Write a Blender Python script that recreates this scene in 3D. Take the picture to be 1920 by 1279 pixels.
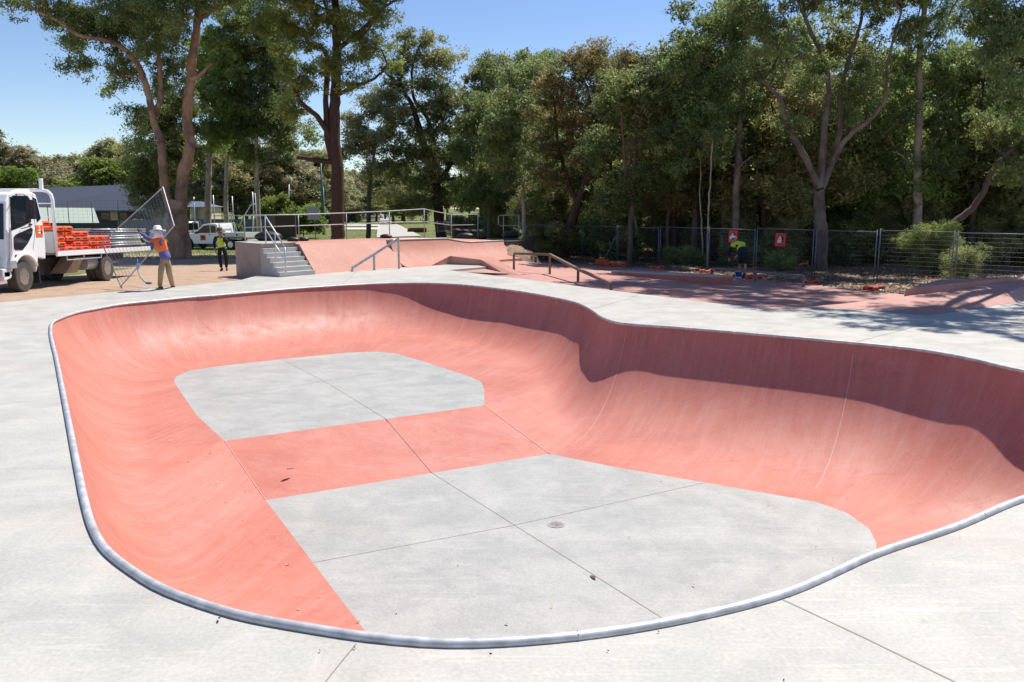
SUN = (59.0, 44.0)
EXPO = 0.45
import bpy, bmesh, math, random
import numpy as np
from mathutils import Vector, Matrix
from math import sin, cos, tan, pi, radians, sqrt, atan, atan2

for _o in list(bpy.data.objects):
    bpy.data.objects.remove(_o)
sc = bpy.context.scene
COL = sc.collection
random.seed(7)
RNG = np.random.default_rng(7)

# ------------------------------------------------------------------ camera
F, CX, CY, HZ, H = 1550.0, 960.0, 639.5, 391.0, 2.25
TH = atan((CY - HZ) / F)
cam_d = bpy.data.cameras.new('camera')
cam_d.sensor_width = 36.0
cam_d.lens = F / 1920.0 * 36.0
cam_d.clip_start = 0.05
cam_d.clip_end = 5000
cam = bpy.data.objects.new('camera', cam_d)
COL.objects.link(cam)
cam.location = (0, 0, H)
cam.rotation_euler = (pi / 2 - TH, 0, 0)
sc.camera = cam


def ray(px, py):
    x = (px - CX) / F
    u = -(py - CY) / F
    return Vector((x, cos(TH) + u * sin(TH), -sin(TH) + u * cos(TH)))


def W(px, py, z=0.0):          # a point of the photograph on the level z
    d = ray(px, py)
    t = (z - H) / d.z
    return Vector((d.x * t, d.y * t, z))


def D(px, py, Y):              # ... at the distance Y
    d = ray(px, py)
    t = Y / d.y
    return Vector((d.x * t, Y, H + d.z * t))


def AX(px, py, X):             # ... on the plane x = X
    d = ray(px, py)
    t = X / d.x
    return Vector((X, d.y * t, H + d.z * t))


# ------------------------------------------------------------------ scene helpers
def tag(o, label=None, cat=None, group=None, kind=None):
    if label: o['label'] = label
    if cat: o['category'] = cat
    if group: o['group'] = group
    if kind: o['kind'] = kind
    return o


def thing(name, label, cat, loc=(0, 0, 0), rz=0.0, group=None):
    o = bpy.data.objects.new(name, None)
    o.empty_display_size = 0.2
    COL.objects.link(o)
    o.location = loc
    o.rotation_euler = (0, 0, rz)
    return tag(o, label, cat, group)


def copy_tree(o, parent=None):
    c = o.copy()
    COL.objects.link(c)
    if parent is not None:
        c.parent = parent
    for ch in list(o.children):
        copy_tree(ch, c)
    return c


class MB:
    """collects shapes, becomes ONE mesh object"""
    def __init__(s):
        s.v = []; s.f = []; s.m = []; s.cm = 0

    def add(s, vs, fs, m=None):
        b = len(s.v)
        s.v += [tuple(p) for p in vs]
        for f in fs:
            s.f.append(tuple(i + b for i in f))
            s.m.append(s.cm if m is None else m)
        return s

    def box(s, c, d, rz=0.0, rot=None, m=None, taper=1.0):
        x, y, z = d[0] / 2, d[1] / 2, d[2] / 2
        t = taper
        vs = [(-x, -y, -z), (x, -y, -z), (x, y, -z), (-x, y, -z), (-x * t, -y * t, z), (x * t, -y * t, z), (x * t, y * t, z), (-x * t, y * t, z)]
        R = rot if rot is not None else Matrix.Rotation(rz, 3, 'Z')
        vs = [R @ Vector(p) + Vector(c) for p in vs]
        return s.add(vs, [(0, 3, 2, 1), (4, 5, 6, 7), (0, 1, 5, 4), (1, 2, 6, 5), (2, 3, 7, 6), (3, 0, 4, 7)], m)

    def bar(s, a, b, w, h, m=None):        # rectangular bar from a to b
        a = Vector(a); b = Vector(b)
        d = (b - a); L = d.length; d.normalize()
        up = Vector((0, 0, 1)) if abs(d.z) < 0.95 else Vector((0, 1, 0))
        sx = d.cross(up).normalized(); uy = sx.cross(d).normalized()
        vs = []
        for p in (a, b):
            for i, j in ((-1, -1), (1, -1), (1, 1), (-1, 1)):
                vs.append(p + sx * (w / 2 * i) + uy * (h / 2 * j))
        return s.add(vs, [(0, 1, 2, 3), (7, 6, 5, 4), (0, 4, 5, 1), (1, 5, 6, 2), (2, 6, 7, 3), (3, 7, 4, 0)], m)

    def tube(s, path, r, n=8, closed=False, cap=True, m=None):
        P = [Vector(p) for p in path]
        k = len(P)
        rr = r if isinstance(r, (list, tuple)) else [r] * k
        vs = []; fs = []
        prev = None
        for i in range(k):
            if closed:
                d = P[(i + 1) % k] - P[i - 1]
            else:
                d = P[min(i + 1, k - 1)] - P[max(i - 1, 0)]
            if d.length < 1e-9: d = Vector((0, 0, 1))
            d.normalize()
            if prev is None:
                up = Vector((0, 0, 1)) if abs(d.z) < 0.9 else Vector((1, 0, 0))
                a = d.cross(up).normalized()
            else:
                a = (prev - d * prev.dot(d))
                if a.length < 1e-6: a = d.orthogonal()
                a.normalize()
            prev = a
            b = d.cross(a)
            for j in range(n):
                t = 2 * pi * j / n
                vs.append(P[i] + (a * cos(t) + b * sin(t)) * rr[i])
        for i in range(k if closed else k - 1):
            i2 = (i + 1) % k
            for j in range(n):
                j2 = (j + 1) % n
                fs.append((i * n + j, i * n + j2, i2 * n + j2, i2 * n + j))
        if cap and not closed:
            fs.append(tuple(range(n - 1, -1, -1)))
            fs.append(tuple((k - 1) * n + j for j in range(n)))
        return s.add(vs, fs, m)

    def prism(s, poly, off, m=None):       # polygon (3-D points) swept along the vector off
        poly = [Vector(p) for p in poly]; off = Vector(off)
        n = len(poly)
        vs = poly + [p + off for p in poly]
        fs = [tuple(range(n - 1, -1, -1)), tuple(range(n, 2 * n))]
        for i in range(n):
            j = (i + 1) % n
            fs.append((i, j, j + n, i + n))
        return s.add(vs, fs, m)

    def lathe(s, prof, c=(0, 0, 0), n=20, axis='Z', m=None):   # prof: (radius, height)
        vs = []; fs = []
        for r, h in prof:
            for j in range(n):
                t = 2 * pi * j / n
                p = (r * cos(t), r * sin(t), h)
                if axis == 'X': p = (p[2], p[0], p[1])
                elif axis == 'Y': p = (p[0], p[2], p[1])
                vs.append((p[0] + c[0], p[1] + c[1], p[2] + c[2]))
        k = len(prof)
        for i in range(k - 1):
            for j in range(n):
                j2 = (j + 1) % n
                fs.append((i * n + j, i * n + j2, (i + 1) * n + j2, (i + 1) * n + j))
        fs.append(tuple(range(n - 1, -1, -1)))
        fs.append(tuple((k - 1) * n + j for j in range(n)))
        return s.add(vs, fs, m)

    def ball(s, c, r, nu=12, nv=8, m=None):
        r = (r, r, r) if not isinstance(r, (tuple, list)) else r
        vs = []; fs = []
        for i in range(nv + 1):
            ph = pi * i / nv
            for j in range(nu):
                t = 2 * pi * j / nu
                vs.append((c[0] + r[0] * sin(ph) * cos(t), c[1] + r[1] * sin(ph) * sin(t), c[2] + r[2] * cos(ph)))
        for i in range(nv):
            for j in range(nu):
                j2 = (j + 1) % nu
                fs.append((i * nu + j, (i + 1) * nu + j, (i + 1) * nu + j2, i * nu + j2))
        return s.add(vs, fs, m)

    def build(s, name, mats, parent=None, org=None, smooth=False, bevel=0.0, seg=2):
        me = bpy.data.meshes.new(name)
        vs = s.v
        if org is not None:
            ox, oy, oz = org
            vs = [(p[0] - ox, p[1] - oy, p[2] - oz) for p in vs]
        me.from_pydata(vs, [], s.f)
        mats = mats if isinstance(mats, (list, tuple)) else [mats]
        for mt in mats: me.materials.append(mt)
        if len(mats) > 1:
            me.polygons.foreach_set('material_index', s.m)
        bm = bmesh.new(); bm.from_mesh(me)
        bmesh.ops.remove_doubles(bm, verts=bm.verts, dist=1e-6)
        bmesh.ops.recalc_face_normals(bm, faces=bm.faces)
        bm.to_mesh(me); bm.free()
        if smooth:
            me.polygons.foreach_set('use_smooth', [True] * len(me.polygons))
            if smooth != 'all':
                me.set_sharp_from_angle(angle=radians(40))
        o = bpy.data.objects.new(name, me)
        COL.objects.link(o)
        if parent is not None: o.parent = parent
        if bevel:
            b = o.modifiers.new('bevel', 'BEVEL'); b.width = bevel; b.segments = seg; b.limit_method = 'ANGLE'; b.angle_limit = radians(35)
            b.harden_normals = False
        return o


def np_mesh(name, verts, faces, mat, parent=None, tint=None, smooth=False, uv=None):
    verts = np.asarray(verts, dtype=np.float32); faces = np.asarray(faces, dtype=np.int32)
    me = bpy.data.meshes.new(name)
    nv, nf, k = len(verts), len(faces), faces.shape[1]
    me.vertices.add(nv); me.vertices.foreach_set('co', verts.ravel())
    me.loops.add(nf * k); me.loops.foreach_set('vertex_index', faces.ravel())
    me.polygons.add(nf)
    me.polygons.foreach_set('loop_start', np.arange(0, nf * k, k, dtype=np.int32))
    if tint is not None:
        a = me.attributes.new('tint', 'FLOAT', 'FACE')
        a.data.foreach_set('value', np.asarray(tint, dtype=np.float32))
    if uv is not None:
        l = me.uv_layers.new(name='uv')
        l.data.foreach_set('uv', np.asarray(uv, dtype=np.float32)[faces.ravel()].ravel())
    me.update(calc_edges=True)
    me.validate()
    if smooth: me.polygons.foreach_set('use_smooth', [True] * nf)
    if mat is not None: me.materials.append(mat)
    o = bpy.data.objects.new(name, me)
    COL.objects.link(o)
    if parent is not None: o.parent = parent
    return o


def fill_poly(loops, z=None):
    """triangulate a polygon with holes; loops of 3-D points -> verts, tris"""
    bm = bmesh.new(); edges = []
    for lp in loops:
        vs = [bm.verts.new(p) for p in lp]
        for i in range(len(vs)):
            edges.append(bm.edges.new((vs[i], vs[(i + 1) % len(vs)])))
    bmesh.ops.triangle_fill(bm, use_beauty=True, use_dissolve=False, edges=edges, normal=(0, 0, 1))
    bm.verts.index_update()
    vs = [tuple(v.co) for v in bm.verts]
    fs = []
    for f in bm.faces:
        t = [v.index for v in f.verts]
        if f.normal.z < 0: t.reverse()
        fs.append(tuple(t))
    bm.free()
    return vs, fs


def catmull(pts, n, closed=True):
    P = [np.array(p, float) for p in pts]; k = len(P); out = []
    segs = k if closed else k - 1
    for i in range(segs):
        if closed:
            p0, p1, p2, p3 = P[i - 1], P[i], P[(i + 1) % k], P[(i + 2) % k]
        else:
            p0, p1, p2, p3 = P[max(i - 1, 0)], P[i], P[i + 1], P[min(i + 2, k - 1)]
        # centripetal
        def tj(t, a, b): return t + max(np.linalg.norm(b - a), 1e-6) ** 0.5
        t0 = 0; t1 = tj(t0, p0, p1); t2 = tj(t1, p1, p2); t3 = tj(t2, p2, p3)
        for j in range(n):
            t = t1 + (t2 - t1) * j / n
            A1 = (t1 - t) / (t1 - t0) * p0 + (t - t0) / (t1 - t0) * p1
            A2 = (t2 - t) / (t2 - t1) * p1 + (t - t1) / (t2 - t1) * p2
            A3 = (t3 - t) / (t3 - t2) * p2 + (t - t2) / (t3 - t2) * p3
            B1 = (t2 - t) / (t2 - t0) * A1 + (t - t0) / (t2 - t0) * A2
            B2 = (t3 - t) / (t3 - t1) * A2 + (t - t1) / (t3 - t1) * A3
            out.append((t2 - t) / (t2 - t1) * B1 + (t - t1) / (t2 - t1) * B2)
    if not closed: out.append(P[-1])
    return np.array(out)


def in_poly(x, y, poly):
    x = np.asarray(x); y = np.asarray(y); c = np.zeros(x.shape, bool)
    n = len(poly)
    for i in range(n):
        x1, y1 = poly[i][0], poly[i][1]; x2, y2 = poly[i - 1][0], poly[i - 1][1]
        cond = ((y1 > y) != (y2 > y)) & (x < (x2 - x1) * (y - y1) / (y2 - y1 + 1e-12) + x1)
        c ^= cond
    return c


def dist_poly(x, y, poly):
    d = np.full(x.shape, 1e9); n = len(poly)
    for i in range(n):
        x1, y1 = poly[i - 1][0], poly[i - 1][1]; x2, y2 = poly[i][0], poly[i][1]
        dx, dy = x2 - x1, y2 - y1
        t = np.clip(((x - x1) * dx + (y - y1) * dy) / (dx * dx + dy * dy + 1e-12), 0, 1)
        d = np.minimum(d, np.hypot(x - x1 - t * dx, y - y1 - t * dy))
    return d
# ------------------------------------------------------------------ materials
class NT:
    def __init__(s, name):
        s.mat = bpy.data.materials.new(name); s.mat.use_nodes = True
        s.t = s.mat.node_tree; s.n = s.t.nodes; s.l = s.t.links
        s.b = s.n['Principled BSDF']; s.out = s.n['Material Output']

    def node(s, typ, **kw):
        nd = s.n.new(typ)
        for k, v in kw.items():
            if k in nd.inputs: nd.inputs[k].default_value = v
            else: setattr(nd, k, v)
        return nd

    def coord(s, kind='Object', scale=(1, 1, 1), rot=(0, 0, 0)):
        tc = s.n.new('ShaderNodeTexCoord'); mp = s.n.new('ShaderNodeMapping')
        s.l.new(tc.outputs[kind], mp.inputs['Vector'])
        mp.inputs['Scale'].default_value = scale
        mp.inputs['Rotation'].default_value = rot
        return mp.outputs['Vector']

    def noise(s, vec, scale, detail=4.0, rough=0.55, dist=0.0):
        nd = s.n.new('ShaderNodeTexNoise')
        nd.inputs['Scale'].default_value = scale; nd.inputs['Detail'].default_value = detail
        nd.inputs['Roughness'].default_value = rough; nd.inputs['Distortion'].default_value = dist
        s.l.new(vec, nd.inputs['Vector'])
        return nd.outputs['Fac']

    def ramp(s, fac, stops):
        r = s.n.new('ShaderNodeValToRGB'); e = r.color_ramp.elements
        while len(e) < len(stops): e.new(0.5)
        for i, (p, c) in enumerate(stops):
            e[i].position = p
            e[i].color = (c, c, c, 1) if not isinstance(c, (tuple, list)) else (c[0], c[1], c[2], 1)
        s.l.new(fac, r.inputs['Fac'])
        return r.outputs['Color']

    def mix(s, fac, a, b, mode='MIX'):
        m = s.n.new('ShaderNodeMix'); m.data_type = 'RGBA'; m.blend_type = mode
        for sock, v in ((m.inputs[0], fac), (m.inputs[6], a), (m.inputs[7], b)):
            if isinstance(v, bpy.types.NodeSocket): s.l.new(v, sock)
            elif isinstance(v, (tuple, list)): sock.default_value = (v[0], v[1], v[2], 1)
            else: sock.default_value = v if sock.type == 'VALUE' else (v, v, v, 1)
        return m.outputs[2]

    def math(s, op, a, b=0.0):
        m = s.n.new('ShaderNodeMath'); m.operation = op
        for sock, v in ((m.inputs[0], a), (m.inputs[1], b)):
            if isinstance(v, bpy.types.NodeSocket): s.l.new(v, sock)
            else: sock.default_value = v
        return m.outputs[0]

    def bump(s, hgt, strength=0.3, dist=0.01):
        b = s.n.new('ShaderNodeBump'); b.inputs['Strength'].default_value = strength; b.inputs['Distance'].default_value = dist
        s.l.new(hgt, b.inputs['Height']); s.l.new(b.outputs['Normal'], s.b.inputs['Normal'])

    def set(s, color=None, rough=None, metal=None, spec=None, coat=None):
        for k, v in (('Base Color', color), ('Roughness', rough), ('Metallic', metal), ('Specular IOR Level', spec), ('Coat Weight', coat)):
            if v is None: continue
            sock = s.b.inputs[k]
            if isinstance(v, bpy.types.NodeSocket): s.l.new(v, sock)
            elif isinstance(v, (tuple, list)): sock.default_value = (v[0], v[1], v[2], 1)
            else: sock.default_value = v
        return s.mat


def plain(name, col, rough=0.6, metal=0.0, var=0.12, scale=6.0, spec=0.5, bump=0.0):
    n = NT(name); v = n.coord()
    f = n.noise(v, scale, 5)
    c = n.mix(n.ramp(f, [(0.3, 0), (0.75, 1)]), tuple(max(0, x * (1 - var)) for x in col), tuple(min(1, x * (1 + var)) for x in col))
    if bump: n.bump(n.noise(v, scale * 6, 4), bump, 0.01)
    r = n.ramp(n.noise(v, scale * 2.3, 3), [(0.3, max(0.02, rough - 0.07)), (0.7, min(1, rough + 0.08))])
    return n.set(c, r, metal, spec)


def concrete(name, base, light, dark, stain=None, rough=0.6, spec=0.35):
    n = NT(name); v = n.coord()
    big = n.noise(v, 0.32, 5, 0.6, 0.6); mid = n.noise(v, 1.7, 6, 0.65, 0.4); fine = n.noise(v, 38, 3, 0.7)
    sw = n.noise(n.coord(scale=(0.5, 2.6, 1), rot=(0, 0, 0.5)), 1.1, 6, 0.7, 1.2)       # trowel sweeps
    c = n.mix(n.ramp(big, [(0.32, 0), (0.68, 1)]), dark, base)
    c = n.mix(n.math('MULTIPLY', n.ramp(mid, [(0.42, 0), (0.75, 1)]), 0.65), c, light)
    c = n.mix(n.math('MULTIPLY', n.ramp(sw, [(0.52, 0), (0.72, 1)]), 0.45), c, light)
    c = n.mix(n.math('MULTIPLY', n.ramp(n.noise(v, 0.9, 7, 0.7, 1.5), [(0.54, 0), (0.70, 1)]), 0.30), c, tuple(x * .68 for x in dark))
    if stain:
        c = n.mix(n.math('MULTIPLY', n.ramp(n.noise(v, 0.55, 4, 0.6, 0.8), [(0.56, 0), (0.75, 1)]), 0.55), c, stain)
    c = n.mix(n.math('MULTIPLY', n.ramp(n.noise(v, 9, 2, 0.5), [(0.70, 0), (0.76, 1)]), 0.18), c, tuple(x * .55 for x in dark))
    for k, (ang, seed) in enumerate(((0.5, 3.1), (-0.85, 7.7), (1.35, 1.3))):      # thin pale scuffs
        sv = n.coord(scale=(0.55, 11.0, 1), rot=(0, 0, ang))
        sc1 = n.ramp(n.noise(sv, 1.0 + .13 * seed, 3, 0.5, 0.9), [(0.655, 0), (0.69, 1), (0.70, 1), (0.74, 0)])
        c = n.mix(n.math('MULTIPLY', sc1, 0.26), c, tuple(min(1, x * 1.22) for x in light))
    c = n.mix(n.math('MULTIPLY', n.ramp(n.noise(v, 4.5, 6, 0.75, 2.0), [(0.60, 0), (0.70, 1)]), 0.22), c, tuple(x * .72 for x in dark))
    c = n.mix(0.12, c, n.ramp(fine, [(0.3, 0.10), (0.7, 0.9)]))
    n.bump(n.mix(0.4, fine, mid), 0.12, 0.004)
    return n.set(c, n.ramp(mid, [(0.3, rough - 0.1), (0.7, rough + 0.12)]), 0, spec)


M = {}
M['deck'] = concrete('deck concrete', (0.44, 0.424, 0.370), (0.53, 0.508, 0.447), (0.36, 0.348, 0.310), (0.54, 0.41, 0.31), 0.55)
M['floor'] = concrete('bowl floor concrete', (0.355, 0.356, 0.328), (0.445, 0.441, 0.405), (0.295, 0.300, 0.278), (0.37, 0.345, 0.29), 0.5, 0.4)
M['oldconc'] = concrete('weathered concrete', (0.40, 0.34, 0.28), (0.50, 0.44, 0.38), (0.24, 0.19, 0.16), (0.22, 0.16, 0.13), 0.75)
M['stepconc'] = concrete('step concrete', (0.46, 0.45, 0.42), (0.55, 0.54, 0.51), (0.38, 0.37, 0.35), None, 0.7)
M['pathconc'] = concrete('path concrete', (0.42, 0.38, 0.33), (0.52, 0.48, 0.43), (0.34, 0.30, 0.26), None, 0.8)


def red_wall(name, uv=True):
    n = NT(name)
    v = n.coord('UV' if uv else 'Object')
    # v of the UV runs up the transition: streaks follow it
    streak = n.noise(n.coord('UV' if uv else 'Object', scale=(1.7, 0.16, 1) if uv else (0.6, 0.6, .6)), 2.2, 7, 0.68, 0.5)
    streak2 = n.noise(n.coord('UV' if uv else 'Object', scale=(5.5, 0.35, 1) if uv else (1, 1, 1)), 2.0, 6, 0.7, 0.3)
    o = n.coord('Object')
    blot = n.noise(o, 0.7, 6, 0.62, 0.8); mid = n.noise(o, 3.2, 6, 0.7, 0.4); fine = n.noise(o, 42, 3, 0.7)
    c = n.mix(n.ramp(blot, [(0.34, 0), (0.66, 1)]), (0.435, 0.126, 0.082), (0.515, 0.172, 0.116))
    c = n.mix(n.math('MULTIPLY', n.ramp(streak, [(0.46, 0), (0.70, 1)]), 0.52), c, (0.54, 0.235, 0.185))
    c = n.mix(n.math('MULTIPLY', n.ramp(streak2, [(0.50, 0), (0.68, 1)]), 0.34), c, (0.56, 0.26, 0.21))
    c = n.mix(n.math('MULTIPLY', n.ramp(mid, [(0.56, 0), (0.75, 1)]), 0.45), c, (0.345, 0.082, 0.054))
    for ang, sd_ in ((0.4, 1.1), (-0.7, 1.7), (1.2, 2.3)):
        sv = n.coord('Object', scale=(0.5, 7.0, 2.0), rot=(0, 0.2, ang))
        sc1 = n.ramp(n.noise(sv, sd_, 4, 0.6, 1.1), [(0.62, 0), (0.66, 1), (0.68, 1), (0.74, 0)])
        c = n.mix(n.math('MULTIPLY', sc1, 0.13), c, (0.62, 0.34, 0.28))
    c = n.mix(n.math('MULTIPLY', n.ramp(n.noise(o, 1.3, 6, 0.7, 1.6), [(0.58, 0), (0.70, 1)]), 0.30), c, (0.37, 0.085, 0.058))
    c = n.mix(0.07, c, n.ramp(fine, [(0.3, 0.1), (0.7, 0.8)]))
    n.bump(n.mix(0.5, fine, mid), 0.10, 0.004)
    return n.set(c, n.ramp(mid, [(0.3, 0.48), (0.7, 0.66)]), 0, 0.32)


M['redwall'] = red_wall('red bowl concrete')
M['red'] = red_wall('red flat concrete', False)


def course_red():
    n = NT('faded red course concrete'); o = n.coord()
    blot = n.noise(o, 0.5, 6, 0.65, 0.8); mid = n.noise(o, 2.2, 7, 0.7, 0.6); fine = n.noise(o, 30, 3, 0.7)
    c = n.mix(n.ramp(blot, [(0.32, 0), (0.68, 1)]), (0.41, 0.18, 0.14), (0.50, 0.26, 0.21))
    c = n.mix(n.math('MULTIPLY', n.ramp(mid, [(0.52, 0), (0.76, 1)]), 0.6), c, (0.56, 0.36, 0.31))
    c = n.mix(n.math('MULTIPLY', n.ramp(n.noise(o, 5, 5, .7), [(0.6, 0), (0.75, 1)]), 0.25), c, (0.32, 0.15, 0.12))
    c = n.mix(0.08, c, n.ramp(fine, [(0.3, 0.1), (0.7, 0.8)]))
    n.bump(fine, 0.1, 0.004)
    return n.set(c, 0.65, 0, 0.3)


M['course'] = course_red()


def bank_red():           # the same faded concrete with scuffs and wax
    n = NT('scuffed red bank concrete'); o = n.coord()
    blot = n.noise(o, 0.6, 6, 0.65, 0.8); mid = n.noise(o, 2.6, 7, 0.72, 0.9); fine = n.noise(o, 30, 3, 0.7)
    c = n.mix(n.ramp(blot, [(0.3, 0), (0.7, 1)]), (0.44, 0.185, 0.125), (0.50, 0.24, 0.18))
    c = n.mix(n.math('MULTIPLY', n.ramp(mid, [(0.55, 0), (0.70, 1)]), 0.5), c, (0.60, 0.36, 0.31))
    c = n.mix(n.math('MULTIPLY', n.ramp(n.noise(o, 1.7, 7, .75, 1.5), [(0.62, 0), (0.70, 1)]), 0.55), c, (0.72, 0.62, 0.58))
    c = n.mix(0.08, c, n.ramp(fine, [(0.3, 0.1), (0.7, 0.8)]))
    return n.set(c, 0.68, 0, 0.25)


M['bank'] = bank_red()
M['galv'] = plain('galvanised steel', (0.50, 0.52, 0.54), 0.42, 0.55, 0.18, 9)
M['railgalv'] = plain('dull galvanised rail', (0.36, 0.37, 0.38), 0.55, 0.35, 0.2, 9)
M['coping'] = plain('galvanised coping pipe', (0.50, 0.505, 0.51), 0.52, 0.30, 0.28, 9)
M['wire'] = plain('galvanised wire', (0.15, 0.155, 0.165), 0.55, 0.4)
M['fencesteel'] = plain('dull fence steel', (0.16, 0.175, 0.21), 0.55, 0.4)
M['oldsteel'] = plain('dull weathered steel', (0.33, 0.33, 0.33), 0.6, 0.3, 0.25, 12)
M['railsteel'] = plain('worn steel rail', (0.40, 0.41, 0.42), 0.45, 0.4, 0.2)
M['rust'] = plain('brown weathered steel', (0.20, 0.135, 0.10), 0.6, 0.35, 0.35, 8)
M['joint'] = plain('joint filler', (0.27, 0.235, 0.185), 0.9)
M['jointlight'] = plain('pale joint filler', (0.58, 0.33, 0.28), 0.8)
M['white'] = plain('white vehicle paint', (0.80, 0.81, 0.82), 0.25, 0, 0.03, 3, 0.5)
M['whitepl'] = plain('white cloth', (0.82, 0.82, 0.82), 0.8, 0, 0.05)
M['offwhite'] = plain('grey white painted steel', (0.62, 0.63, 0.64), 0.45, 0, 0.08)
M['rubber'] = plain('tyre rubber', (0.022, 0.022, 0.022), 0.8, 0, 0.3)
M['tyredust'] = plain('dusty tyre rubber', (0.075, 0.066, 0.058), 0.9, 0, 0.3, 12)
M['black'] = plain('black plastic', (0.018, 0.018, 0.02), 0.5)
M['chassis'] = plain('dark chassis steel', (0.020, 0.019, 0.019), 0.7, 0, 0.3)
M['chrome'] = plain('dull alloy wheel', (0.50, 0.49, 0.48), 0.30, 0.85, 0.35, 14)
M['orange'] = plain('orange plastic', (0.72, 0.085, 0.022), 0.5, 0, 0.15, 3)
M['orangesign'] = plain('orange sign', (0.80, 0.14, 0.02), 0.5, 0, 0.05)
M['redsign'] = plain('red sign board', (0.62, 0.035, 0.022), 0.5, 0, 0.08)
M['navy'] = plain('navy cloth', (0.010, 0.012, 0.035), 0.9, 0, 0.2)
M['purple'] = plain('blue work shirt', (0.115, 0.105, 0.30), 0.9, 0, 0.25, 8)
M['hivisor'] = plain('orange hi vis cloth', (0.85, 0.16, 0.035), 0.85, 0, 0.12, 8)
M['hivisye'] = plain('yellow hi vis cloth', (0.50, 0.72, 0.03), 0.85, 0, 0.10, 8)
M['reflect'] = plain('reflective tape', (0.60, 0.62, 0.60), 0.4)
M['khaki'] = plain('khaki cloth', (0.33, 0.235, 0.14), 0.9, 0, 0.15, 9)
M['blackcloth'] = plain('black cloth', (0.012, 0.013, 0.016), 0.9, 0, 0.2)
M['skin'] = plain('skin', (0.42, 0.22, 0.15), 0.6, 0, 0.08)
M['hair'] = plain('brown hair', (0.05, 0.03, 0.02), 0.7)
M['leather'] = plain('dark leather boots', (0.03, 0.024, 0.02), 0.6)
M['hatbrown'] = plain('brown felt hat', (0.13, 0.075, 0.04), 0.9)
M['strap'] = plain('blue webbing', (0.03, 0.16, 0.42), 0.8)
M['redlens'] = plain('red lens', (0.5, 0.03, 0.02), 0.25)
M['timber'] = plain('tray timber', (0.36, 0.27, 0.19), 0.8, 0, 0.25, 5)
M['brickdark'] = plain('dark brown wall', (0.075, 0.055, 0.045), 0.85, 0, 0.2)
M['planter'] = plain('red brown edging', (0.10, 0.045, 0.03), 0.8, 0, 0.2)
M['greenpole'] = plain('green pole paint', (0.03, 0.10, 0.075), 0.4)
M['signback'] = plain('sign back aluminium', (0.30, 0.30, 0.33), 0.45, 0.4)
M['roofblue'] = plain('blue grey roof sheet', (0.135, 0.15, 0.19), 0.45, 0.1, 0.08, 2)
M['cream'] = plain('cream render', (0.60, 0.50, 0.34), 0.85)
M['darkwall'] = plain('dark wall', (0.05, 0.05, 0.055), 0.8)
M['palegreen'] = plain('pale green sheet', (0.55, 0.63, 0.50), 0.5, 0.05, 0.06)
M['fencegreen'] = plain('dark green fence sheet', (0.018, 0.040, 0.035), 0.6)
M['fencegrey'] = plain('grey fence sheet', (0.17, 0.18, 0.20), 0.6)
M['timberlight'] = plain('timber door', (0.55, 0.40, 0.25), 0.6)
M['concretefar'] = plain('distant concrete', (0.60, 0.58, 0.54), 0.7)
M['rock'] = plain('mulch heap', (0.27, 0.185, 0.13), 0.95, 0, 0.5, 7, 0.2, 0.9)
M['bluelabel'] = plain('blue label', (0.02, 0.06, 0.30), 0.4)
M['power'] = plain('power line', (0.05, 0.05, 0.05), 0.6)


def glass(name, col=(0.012, 0.018, 0.025)):
    n = NT(name)
    return n.set(col, 0.06, 0, 0.6)


M['glass'] = glass('dark tinted glass')


def stripe_tape():
    n = NT('red and white tape'); v = n.coord('Object')
    w = n.n.new('ShaderNodeTexWave'); w.wave_type = 'BANDS'; w.bands_direction = 'DIAGONAL'
    w.inputs['Scale'].default_value = 1.4
    n.l.new(v, w.inputs['Vector'])
    c = n.ramp(w.outputs['Fac'], [(0.48, (0.6, 0.03, 0.02)), (0.52, (0.75, 0.72, 0.7))])
    return n.set(c, 0.5)


M['tape'] = stripe_tape()


def corr(name, col):
    n = NT(name); v = n.coord('Object')
    w = n.n.new('ShaderNodeTexWave'); w.wave_type = 'BANDS'; w.bands_direction = 'X'
    w.inputs['Scale'].default_value = 1.2
    n.l.new(v, w.inputs['Vector'])
    n.bump(w.outputs['Fac'], 0.35, 0.03)
    c = n.mix(n.noise(v, 2, 4), tuple(x * .85 for x in col), tuple(min(1, x * 1.1) for x in col))
    return n.set(c, 0.45, 0.05)


M['shedsheet'] = corr('pale green corrugated sheet', (0.56, 0.63, 0.50))
M['roofsheet'] = corr('blue grey corrugated roof', (0.078, 0.086, 0.108))


def bark(name, a, b, c3, scale=3.0, stretch=5.0, rough=0.85, bump=0.5):
    n = NT(name)
    v = n.coord('Object', scale=(stretch, stretch, 1))
    s1 = n.noise(v, scale * 0.5, 6, 0.65, 0.7); o = n.coord('Object'); bl = n.noise(o, 0.9, 5, 0.6, 0.6)
    c = n.mix(n.ramp(s1, [(0.35, 0), (0.65, 1)]), a, b)
    c = n.mix(n.ramp(bl, [(0.45, 0), (0.62, 1)]), c, c3)
    n.bump(s1, bump, 0.05)
    return n.set(c, rough, 0, 0.25)


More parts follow.
